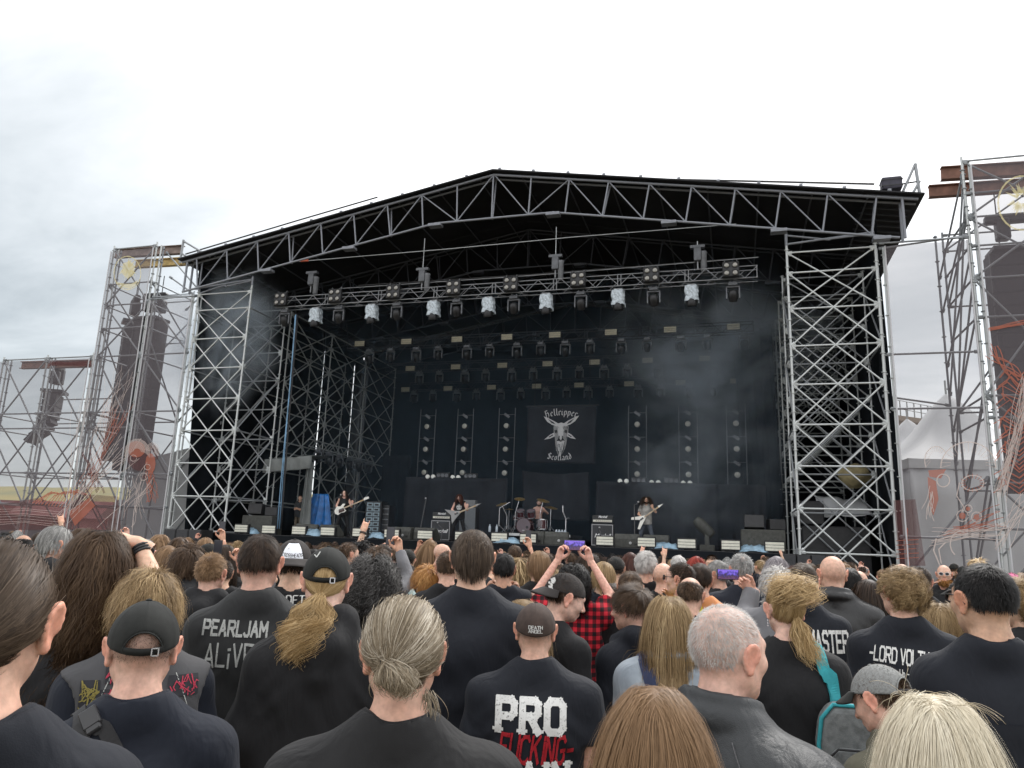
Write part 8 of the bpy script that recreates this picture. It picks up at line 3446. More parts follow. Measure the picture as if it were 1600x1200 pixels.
seam = stroke_quads([(-0.17,1.27),(0.17,1.27)],0.003) + stroke_quads([(-0.10,1.44),(-0.17,1.27)],0.003) + stroke_quads([(0.10,1.44),(0.17,1.27)],0.003)
cloth_print(g_,[s2 for q_ in seam for s2 in subdiv_quad(q_,3)],INK_GREYW,"stitching",0.003)

# 4 tall, very long wavy hair, hand at the head
A4 = arm_set('m',r=dict(sh=(0.178,-0.01,1.43),el=(0.215,-0.15,1.53),wr=(0.125,0.0,1.715),hand='hold',hdir=(-0.75,0.25,0.3),palm=(-0.3,0.3,-0.9)))
o,g_,M = person(160,826,2.45,0,(0,-2,0),'m','wavy',H_BROWN,'vest',C_BLACK,S_FAIR,1.05,
 "tall person with waist length wavy brown hair and one tattooed arm raised to the head",arms=A4,akey='handhead',under=('tee',C_BLACK),trousers=C_JEANS,
 over=dict(len=0.66,vol=0.022,clumps=260,wave=0.015,wlen=0.14,wstart=0.25),hairn=9000,hairw=0.0016)
wristband(o,A4,1,n=3,t0=0.84)
tat = cloth = None

# 5 charcoal long sleeved shirt with lettering
o,g_,M = person(410,836,2.95,0,(-12,0,0),'m','short',H_DBROWN,'long',C_CHAR,S_FAIR_BR,1.02,
 "young man with thick neck in washed charcoal long sleeved shirt lettered in two lines",scalp=0.75,over=dict(len=0.030,vol=0.006,whorl=(0.05,-0.5,0.86),low=-0.35))
collar(g_,C_CHAR)
D_ = 2.84
a,b_ = lpx(o,319,980,D_),lpx(o,419,980,D_)
z0,z1 = lpx(o,370,988,D_).z,lpx(o,370,968,D_).z
qw,L = word_quads("PEARLJAM",UC,0.22,None,0.26,0.02,3)
cloth_print(g_,place(qw,b_.x - a.x,z1 - z0,(a.x + b_.x) / 2,z0,rot=-0.03),INK_GREYW,"lettering")
a,b_ = lpx(o,322,1015,D_),lpx(o,397,1015,D_)
z0,z1 = lpx(o,350,1031,D_).z,lpx(o,350,1000,D_).z
qw,L = word_quads("ALiVE",UC,0.13,None,0.22,0.05,5,wob=0.03)
cloth_print(g_,place(qw,b_.x - a.x,z1 - z0,(a.x + b_.x) / 2,z0,rot=0.02),INK_GREYW,"lettering")

# 6 hoodie, black cap, blond ponytail
o,g_,M = person(514,852,2.62,0,(-4,6,0),'m','tied',H_BLOND,'hoodie',C_BLACK,S_PALE,1.06,arms=arm_set('m',l=dict(sh=(-0.165,-0.015,1.33)),r=dict(sh=(0.165,-0.015,1.33))),akey='slouch',label=
 "person with long blond ponytail below a black cap, wearing a black hoodie",cap_=dict(m='black',tilt=4),
 over=dict(tie=(-0.012,-0.108,-0.075),vol=0.003,clumps=240),tails=[(1700,24,(-0.012,-0.112,-0.078),0.25,0.045,0.022,0.11,(-0.2,-0.55,-0.5),0.45,1.12,-0.3)],hairn=4500,hairw=0.0015)
b = MB()
b.lathe([(0.014,-0.008),(0.016,0),(0.014,0.008)],12,mat4(M) @ Matrix.Translation((-0.012,-0.112,-0.077)) @ Matrix.Rotation(radians(60),4,'X'),cap=False)
b.build("hair_tie",mat("dark_brown_band",(0.05,0.02,0.015),0.7),o,True)
W = mat4(M)
flat_print(o,stroke_quads([(-0.010,0.0),(-0.002,-0.010),(0.008,0.014)],0.004),INK_GREYW,W @ Matrix.Translation((-0.034,-0.098,0.078)) @ Matrix.Rotation(radians(-35),4,'X'),"cap_emblem")

# 7 black cap with white panel, worn backwards
o,g_,M = person(461,843,3.75,-4,(0,4,0),'m','short',H_DBROWN,'tee',C_BLACK,S_FAIR,1.05,
 "man wearing a white fronted dark cap backwards and a black lettered band shirt",cap_=dict(m='dark',back=False,front_m='white',tilt=16,big=1.08,opening=False))
D_ = 3.62
a,b_ = lpx(o,405,936,D_),lpx(o,487,936,D_)
z0,z1 = lpx(o,450,944,D_).z,lpx(o,450,930,D_).z
qw,L = word_quads("MEGADETH",UC,0.2,radians(30),0.24,0.02,8)
cloth_print(g_,place(qw,b_.x - a.x,z1 - z0,(a.x + b_.x) / 2,z0),INK_BRIGHT,"lettering",0.004)
cp_ = [c for c in o.children if c.name.startswith("cap")][0]
qw,L = word_quads("CROSSHEADS".replace("D","D"),UC,0.22,radians(50),0.2,0.02,2)
pl = place(qw,0.105,0.016,0,0)
b = MB()
for q in pl:
 vs = []
 for x,z in q:
  zz2 = z + 0.042
  y = 0.107 * 1.08 * sqrt(max(0,1 - (x / 0.094) ** 2 - (zz2 / 0.111) ** 2)) * 1.012 + 0.003
  vs.append((-x,y,zz2))
 b.add(vs,[(0,1,2,3)])
b.build("cap_lettering",INK_BLACK,cp_)

# 8 big dark curly head
o,g_,M = person(583,876,4.0,0,(0,0,0),'f','curly',H_SALT,'long',C_NAVY,S_FAIR,1.05,
 "person with a big head of dark curls streaked with grey",over=dict(len=0.34,vol=0.075,wave=0.014),lod=0,hairn=6500,hairw=0.0026)
# 9 grey blond hair tied low
o,g_,M = person(635,937,1.50,0,(0,2,0),'m','tied',H_GBLOND,'tee',C_WASHED,S_RUDDY,1.12,
 "heavy person with grey blond hair tied in a small knot, black shirt",over=dict(tie=(-0.03,-0.119,-0.018),vol=0.016,clumps=320,clump=0.2,low=-0.9,tvar=1.4),
 tails=[(700,12,(-0.03,-0.124,-0.022),0.055,0.022,0.010,0.07,(0.35,-0.6,-0.4),0.25,1.0,0.5),(60,9,(0.06,-0.05,-0.085),0.06,0.012,0.004,0.1,(0.3,-0.1,-0.9),0.2)],hairn=10000,hairw=0.0013)
collar(g_,C_WASHED)
b = MB()
b.lathe([(0.016,-0.009),(0.019,0),(0.016,0.009)],14,mat4(M) @ Matrix.Translation((-0.03,-0.119,-0.014)) @ Matrix.Rotation(radians(55),4,'X'),cap=False)
b.build("hair_tie",TOLEX,o,True)

# 10 tall man, swept brown hair
o,g_,M = person(740,829,3.05,0,(0,-4,0),'m','swept',H_ASH,'tee',C_BLUEBLACK,S_FAIR,1.16,
 "tall man with swept back brown hair and plain blue black shirt, standing above the crowd",over=dict(len=0.05,vol=0.009,low=-0.6),hairn=7000)
collar(g_,C_BLUEBLACK)

# 11 brown cap, big lettering on the back
o,g_,M = person(838,937,2.72,0,(0,0,0),'m','buzz',H_GREY,'tee',C_BLUEBLACK,S_RUDDY,1.16,
 "man in brown fitted cap with huge white and red lettering on his black shirt",scalp=0.3,over=dict(len=0.005),cap_=dict(m='brown',opening=False,low=-0.006,tilt=2),hairn=1500,hairw=0.0008)
collar(g_,C_BLUEBLACK)
D_ = 2.56
for txt,x0,x1,y0,y1,ink,w_,jt,sk in (("PRO",771,886,1136,1093,INK_BRIGHT,0.27,0.015,0.0),("FUCKING-",779,893,1181,1143,INK_RED,0.17,0.06,0.12),("PAIN",775,893,1222,1183,INK_BRIGHT,0.25,0.015,0)):
 a,b_ = lpx(o,x0,(y0 + y1) / 2,D_),lpx(o,x1,(y0 + y1) / 2,D_)
 z0,z1 = lpx(o,838,y0,D_).z,lpx(o,838,y1,D_).z
 qw,L = word_quads(txt,UC,w_,None,0.34 if txt != "FUCKING-" else 0.24,jt,6)
 if txt in ("PRO","PAIN"):                                # slab serifs
  xs0 = 0.0
  for ch in txt:
   gl = UC[ch]
   adv = max(p[0] for l in gl for p in l)
   for l in gl:
    for (px_,py_) in (l[0],l[-1]):
     if py_ in (0,1) and ch != 'O':
      qw += stroke_quads([(xs0 + px_ - 0.17,py_ + (0.02 if py_ == 0 else -0.02)),(xs0 + px_ + 0.17,py_ + (0.02 if py_ == 0 else -0.02))],0.11)
   xs0 += adv + 0.34
 cloth_print(g_,[s2 for q_ in place(qw,b_.x - a.x,z1 - z0,(a.x + b_.x) / 2,z0,sk) for s2 in subdiv_quad(q_,2)],ink,"lettering",0.004)
cp_ = [c for c in o.children if c.name.startswith("cap")][0]
for wd,zc in (("DEATH",0.006),("ANGEL",-0.010)):
 qw,L = word_quads(wd,UC,0.2,None,0.2,0.04,2)
 b = MB()
 for q in place(qw,0.062,0.0125,0,0):
  vs = []
  for x,z in q:
   zz2 = z + zc
   y = -0.107 * 1.03 * sqrt(max(0,1 - (x / 0.0865) ** 2 - (zz2 / 0.103) ** 2)) - 0.006
   vs.append((x,y,zz2))
  b.add(vs,[(0,1,2,3)])
 b.build("cap_lettering",INK_WHITE,cp_)
# 12 youth in a dark cap looking down
o,g_,M = person(880,893,3.35,-48,(-22,20,0),'m','crop',H_DBROWN,'tee',C_BLACK,S_PALE,0.94,
 "youth in backwards charcoal cap looking down, seen from the side",scalp=0.85,cap_=dict(m='dark',back=False,opening=False,tilt=22))
cp_ = [c for c in o.children if c.name.startswith("cap")][0]
b = MB()
rgp = np.random.default_rng(9)
for k in range(9):
 z = 0.03 + 0.04 * rgp.random()
 a = -0.35 - 0.3 * rgp.random()
 kx = sqrt(1 - (z / 0.103) ** 2)
 P0 = Vector((0.092 * kx * sin(a),0.113 * kx * cos(a),z))
 t1,t2 = Vector((cos(a),-sin(a),0)),Vector((-0.3 * sin(a),-0.3 * cos(a),1)).normalized()
 b.add([P0 - t1 * 0.012,P0 + t1 * 0.006 + t2 * 0.004,P0 + t1 * 0.012 + t2 * 0.014,P0 - t1 * 0.004 + t2 * 0.016],[(0,1,2,3)])
b.build("cap_emblem",INK_BRIGHT,cp_)
A12 = None

# 13 red plaid, phone held overhead
A13 = {-1: dict(sh=(-0.185,0.02,1.43),el=(-0.255,0.2,1.56),wr=(-0.112,0.28,1.80),hand='grip',palm=(0.75,-0.45,0.2),hdir=(0.25,0.05,1)),
 1: dict(sh=(0.185,0.02,1.43),el=(0.255,0.2,1.56),wr=(0.112,0.28,1.80),hand='grip',palm=(-0.75,-0.45,0.2),hdir=(-0.25,0.05,1))}
o,g_,M = person(897,882,4.4,0,(0,-6,0),'f','curly',H_BLACK,'tee',C_PLAID,S_PALE,1.0,
 "person in red and black plaid shirt holding a phone overhead with both hands",arms=A13,akey='phone2',over=dict(len=0.15,vol=0.02,wave=0.012),lod=0,hairn=4500,hairw=0.003)
g_.data = g_.data.copy()
W13 = o.matrix_basis
Pp = W13 @ Vector((0,0.285,1.895))
cq = W13.to_3x3().normalized()
phone(Pp,cq,"phone with glowing purple screen held overhead by the person in red plaid")

# 14 hooded youth, side parting undercut
o,g_,M = person(988,915,3.4,42,(20,8,0),'m','short',H_BROWN,'hoodie',C_BLUEBLACK,S_FAIR_BR,0.95,
 "youth with brown undercut hair in dark navy hoodie, face turned towards the drums",scalp=0.6,over=dict(len=0.06,vol=0.012,lift=0.25,low=-0.15,clumps=200,comb=(0.2,0.5,-0.3)))
# 15 blond woman, bleached denim, navy strap
o,g_,M = person(1044,930,2.95,10,(4,4,0),'f','long',H_DBLOND,'jacket',C_TIEDYE,S_FAIR,1.05,
 "woman with straight blond hair in bleached denim jacket with navy shoulder strap",over=dict(len=0.36,vol=0.018,clumps=260),hairn=6500)
strap_on(g_,[(-0.13,0.0,1.7,0,0,-1),(-0.12,-0.35,1.62,0,0.75,-0.5),(-0.08,-1,1.45,0,1,0),(0.0,-1,1.38,0,1,0),(0.10,-1,1.25,0,1,0)],0.05,NAVYW)

# 16 close cropped grey head, grey leather jacket
o,g_,M = person(1128,946,1.66,-34,(-8,4,0),'m','crop',H_WHITE,'jacket',C_GLEATHER,S_FAIR_GR,1.18,
 "heavy man with cropped white hair in worn dark leather jacket",scalp=0.35,over=dict(len=0.008,lift=0.5,vol=0.003,low=-0.62),hairn=7500,hairw=0.0007)
q = stroke_quads([(-0.18,1.40),(0.18,1.40)],0.0025) + stroke_quads([(-0.18,1.392),(0.18,1.392)],0.002) + stroke_quads([(0.10,1.47),(0.205,1.33),(0.215,1.2)],0.0025) + stroke_quads([(-0.10,1.47),(-0.205,1.33),(-0.215,1.2)],0.0025)
cloth_print(g_,[s2 for q_ in q for s2 in subdiv_quad(q_,3)],mat("grey_thread",(0.10,0.10,0.105),0.7),"stitching",0.003)

# 17 straight light brown hair from above
o,g_,M = person(1022,1070,1.2,0,(0,8,0),'f','long',H_LBROWN,'tee',C_BLACK,S_FAIR,1.0,
 "woman with straight light brown centre parted hair, only the top of her head in view",scalp=0.25,over=dict(len=0.4,vol=0.012,clumps=400,clump=0.12,wave=0.001,mess=0.06,tvar=0.6),hairn=16000,hairw=0.0010)
# 18 platinum blond
o,g_,M = person(1458,1082,1.34,0,(0,6,0),'f','long',H_PLAT,'tee',C_BLACK,S_FAIR,1.0,
 "woman with pale platinum blond hair, top of her head at the lower picture edge",scalp=0.2,over=dict(len=0.42,vol=0.018,clumps=400,clump=0.12,wave=0.002,mess=0.05,wild=0.012,tvar=0.5,fly=0.03),hairn=16000,hairw=0.0010)
# loose flyaway hairs
rgp = np.random.default_rng(31)
b = MB()
for k in range(46):
 a = rgp.random() * 2 * pi
 d0 = Vector((cos(a) * 0.6,sin(a) * 0.6,0.8)).normalized()
 p = Vector((0,-0.01,1.66)) + Vector((d0.x * 0.098,d0.y * 0.112,d0.z * 0.115))
 v = (d0 * 0.5 + Vector((rgp.normal(),rgp.normal(),0.4 * rgp.normal())) * 0.6).normalized()
 ln = []
 for i in range(7):
  ln.append(p.copy())
  v = (v + Vector((rgp.normal() * 0.2,rgp.normal() * 0.2,-0.28))).normalized()
  p = p + v * 0.014
 b.tube(ln,0.0005,3)
fl = b.build("flyaway_hair",None,o,True)
set_mat(fl,H_PLAT)
tag(fl,kind="stuff")

# 19 grey snapback cap, bowed head
o,g_,M = person(1374,1035,2.15,52,(8,26,4),'m','crop',H_BROWN,'jacket',C_OLIVE,S_FAIR_BR,0.98,
 "man with bowed head in grey snapback cap with black peak",scalp=0.8,cap_=dict(m='grey',brim_m='black',strap_m='dark',tilt=2,buckle=False),over=dict(len=0.014))
# 20 messy blond bun with teal backpack
o,g_,M = person(1226,912,3.05,8,(10,4,0),'f','bun',H_BLOND,'tee',C_BLACK,S_PALE,1.12,
 "woman with messy blond bun and black T-shirt wearing a teal strapped backpack",over=dict(tie=(0.012,-0.07,0.10),vol=0.012),
 tails=[(1300,14,(0.012,-0.074,0.104),0.13,0.05,0.028,0.07,(0.1,-0.4,0.9),0.4),(260,12,(0.02,-0.095,-0.05),0.22,0.02,0.008,0.12,(0.2,-0.4,-0.8),0.3,1.1,0.3)],hairn=5500)
b = MB()
for k in range(3):
 b.tube([M[:3,3] + M[:3,:3] @ np.array([-0.085,-0.012,-0.055 - 0.012 * k])] + [M[:3,3] + M[:3,:3] @ np.array([-0.085,-0.012,-0.062 - 0.012 * k])],0.003,5)
b.build("earring",CHROME,o)
strap_on(g_,[(0.115,-0.05,1.7,0.0,0.0,-1),(0.14,-0.5,1.49,0,1,-0.25),(0.155,-1,1.40,0,1,0),(0.165,-1,1.30,0,1,0),(0.165,-1,1.2,0,1,0)],0.05,TEAL,thick=0.01)
bp = empty("backpack",o.matrix_basis @ Vector((0.19,-0.21,0.93)),0,"grey backpack with teal piping on the woman with the messy bun","backpack")
bp.scale = (0.8,0.8,0.82)
bp.rotation_euler.z = o.matrix_basis.to_euler().z
b = MB()
b.prism([(-0.14,0.0),(0.14,0.0),(0.15,0.25),(0.13,0.38),(0.07,0.45),(-0.07,0.45),(-0.13,0.38),(-0.15,0.25)],0.17)
bevel(b.build("body",GREYW,bp),0.04,3)
b = MB()
b.prism([(-0.11,0.02),(0.11,0.02),(0.11,0.2),(0.07,0.25),(-0.07,0.25),(-0.11,0.2)],0.07,Matrix.Translation((0,-0.11,0)))
bevel(b.build("pocket",GREYW,bp),0.03,3)
b = MB()
b.tube([(-0.142,-0.07,0.02),(-0.152,-0.07,0.25),(-0.132,-0.07,0.38),(-0.07,-0.07,0.45),(0.07,-0.07,0.45),(0.132,-0.07,0.38),(0.152,-0.07,0.25),(0.142,-0.07,0.02)],0.011,6)
b.build("piping",TEAL,bp,True)
b = MB()
b.tube([(-0.12,-0.145,0.2),(-0.07,-0.15,0.25),(0.07,-0.15,0.25),(0.12,-0.145,0.2)],0.006,6)
b.build("zip",BLACKW,bp,True)

# 21 brown crop, lettered shirt
o,g_,M = person(1254,881,4.25,0,(0,0,0),'m','short',H_ASH,'tee',C_BLUEBLACK,S_FAIR_BR,1.03,
 "man with brown crop and navy shirt with big white capitals beside the messy bun",scalp=0.8,over=dict(len=0.03,vol=0.007,low=-0.25),lod=0)
collar(g_,C_BLUEBLACK)
D_ = 4.12
a,b_ = lpx(o,1262,1000,D_),lpx(o,1326,1000,D_)
z0,z1 = lpx(o,1290,1014,D_).z,lpx(o,1290,985,D_).z
qw,L = word_quads("MASTER",UC,0.2,None,0.22,0.0,2)
cloth_print(g_,place(qw,b_.x - a.x,z1 - z0,(a.x + b_.x) / 2,z0,rot=0.03),INK_BRIGHT,"lettering")

# 22 bald man in a leather jacket
o,g_,M = person(1300,869,4.6,6,(8,0,0),'m',None,None,'jacket',C_LEATHER,S_RUDDY,1.1,
 "tall bald man in black leather jacket",lod=0,scalp=0.0)
# 23 curly blond man, lettered shirt
o,g_,M = person(1412,888,3.35,10,(26,-2,4),'m','curlytop',H_DBLOND,'tee',C_BLUEBLACK,S_RUDDY,1.04,
 "man with loose blond curls and navy shirt lettered across the shoulder blades",over=dict(len=0.055,vol=0.012,lift=0.4),hairn=7000)
collar(g_,C_BLUEBLACK)
D_ = 3.22
a,b_ = lpx(o,1358,1022,D_),lpx(o,1444,1030,D_)
z0,z1 = lpx(o,1405,1034,D_).z,lpx(o,1405,1013,D_).z
qw,L = word_quads("-LORD VOLTU",UC,0.17,None,0.2,0.01,2)
cloth_print(g_,place(qw,b_.x - a.x,z1 - z0,(a.x + b_.x) / 2,z0,rot=-0.07,skew=0.1),INK_BRIGHT,"lettering")
a,b_ = lpx(o,1374,1042,D_),lpx(o,1440,1048,D_)
z0,z1 = lpx(o,1405,1053,D_).z,lpx(o,1405,1043,D_).z
qw,L = word_quads("Line 'em Up - hang 'em",UC,0.16,None,0.16,0.0,2)
cloth_print(g_,place(qw,b_.x - a.x,z1 - z0,(a.x + b_.x) / 2,z0,rot=-0.07),INK_BRIGHT,"lettering")

# 24 black haired man with glasses
o,g_,M = person(1535,882,2.28,12,(24,0,0),'m','short',H_BLACK,'long',C_BLUEBLACK,S_OLIVE_BK,0.94,
 "man with short black hair and thin black glasses in plain navy shirt",scalp=0.85,over=dict(len=0.018,vol=0.006,lift=0.3,low=-0.45,whorl=(0.1,-0.3,0.93),clump=0.15),hairn=9000,hairw=0.0013)
collar(g_,C_BLUEBLACK)
glasses(o,M)
q = stroke_quads([(-0.2,1.30),(0.2,1.30)],0.002)
cloth_print(g_,[s2 for q_ in q for s2 in subdiv_quad(q_,4)],C_NAVY,"seam",0.001)

# ------------------------------------------------------------------ people a little farther in
PHONE_R = arm_set('m',r=dict(sh=(0.175,0.01,1.43),el=(0.27,0.14,1.52),wr=(0.18,0.24,1.76),hand='grip',palm=(-0.6,-0.6,0.2),hdir=(-0.15,0.1,1)))
PHONE_L = arm_set('m',l=dict(sh=(-0.175,0.01,1.43),el=(-0.27,0.14,1.52),wr=(-0.18,0.24,1.76),hand='grip',palm=(0.6,-0.6,0.2),hdir=(0.15,0.1,1)))
FIST_R = arm_set('m',r=dict(sh=(0.175,0.0,1.44),el=(0.28,0.05,1.66),wr=(0.23,0.12,1.90),hand='horns',palm=(-0.2,0.9,0.2)))
FIST_L = arm_set('m',l=dict(sh=(-0.175,0.0,1.44),el=(-0.28,0.05,1.66),wr=(-0.23,0.12,1.90),hand='horns',palm=(0.2,0.9,0.2)))
EARS2 = {-1: dict(sh=(-0.175,0.0,1.41),el=(-0.215,0.13,1.22),wr=(-0.13,0.12,1.46),hand='grip',palm=(0.8,-0.2,0)),
 1: dict(sh=(0.175,0.0,1.41),el=(0.215,0.13,1.22),wr=(0.13,0.12,1.46),hand='grip',palm=(-0.8,-0.2,0))}
FACE_R = arm_set('m',r=dict(sh=(0.175,0.0,1.41),el=(0.21,0.17,1.2),wr=(0.12,0.15,1.45),hand='relaxed',palm=(-0.9,-0.1,0)))
PHONE_L2 = arm_set('m',l=dict(sh=(-0.178,0.02,1.42),el=(-0.16,0.27,1.44),wr=(-0.09,0.36,1.62),hand='grip',palm=(-0.4,-0.8,0.2),hdir=(-0.75,0.1,0.55)))
POSE2 = dict(phone_r=PHONE_R,phone_l=PHONE_L,fist_r=FIST_R,fist_l=FIST_L,ears=EARS2,face_r=FACE_R,phone_l2=PHONE_L2)

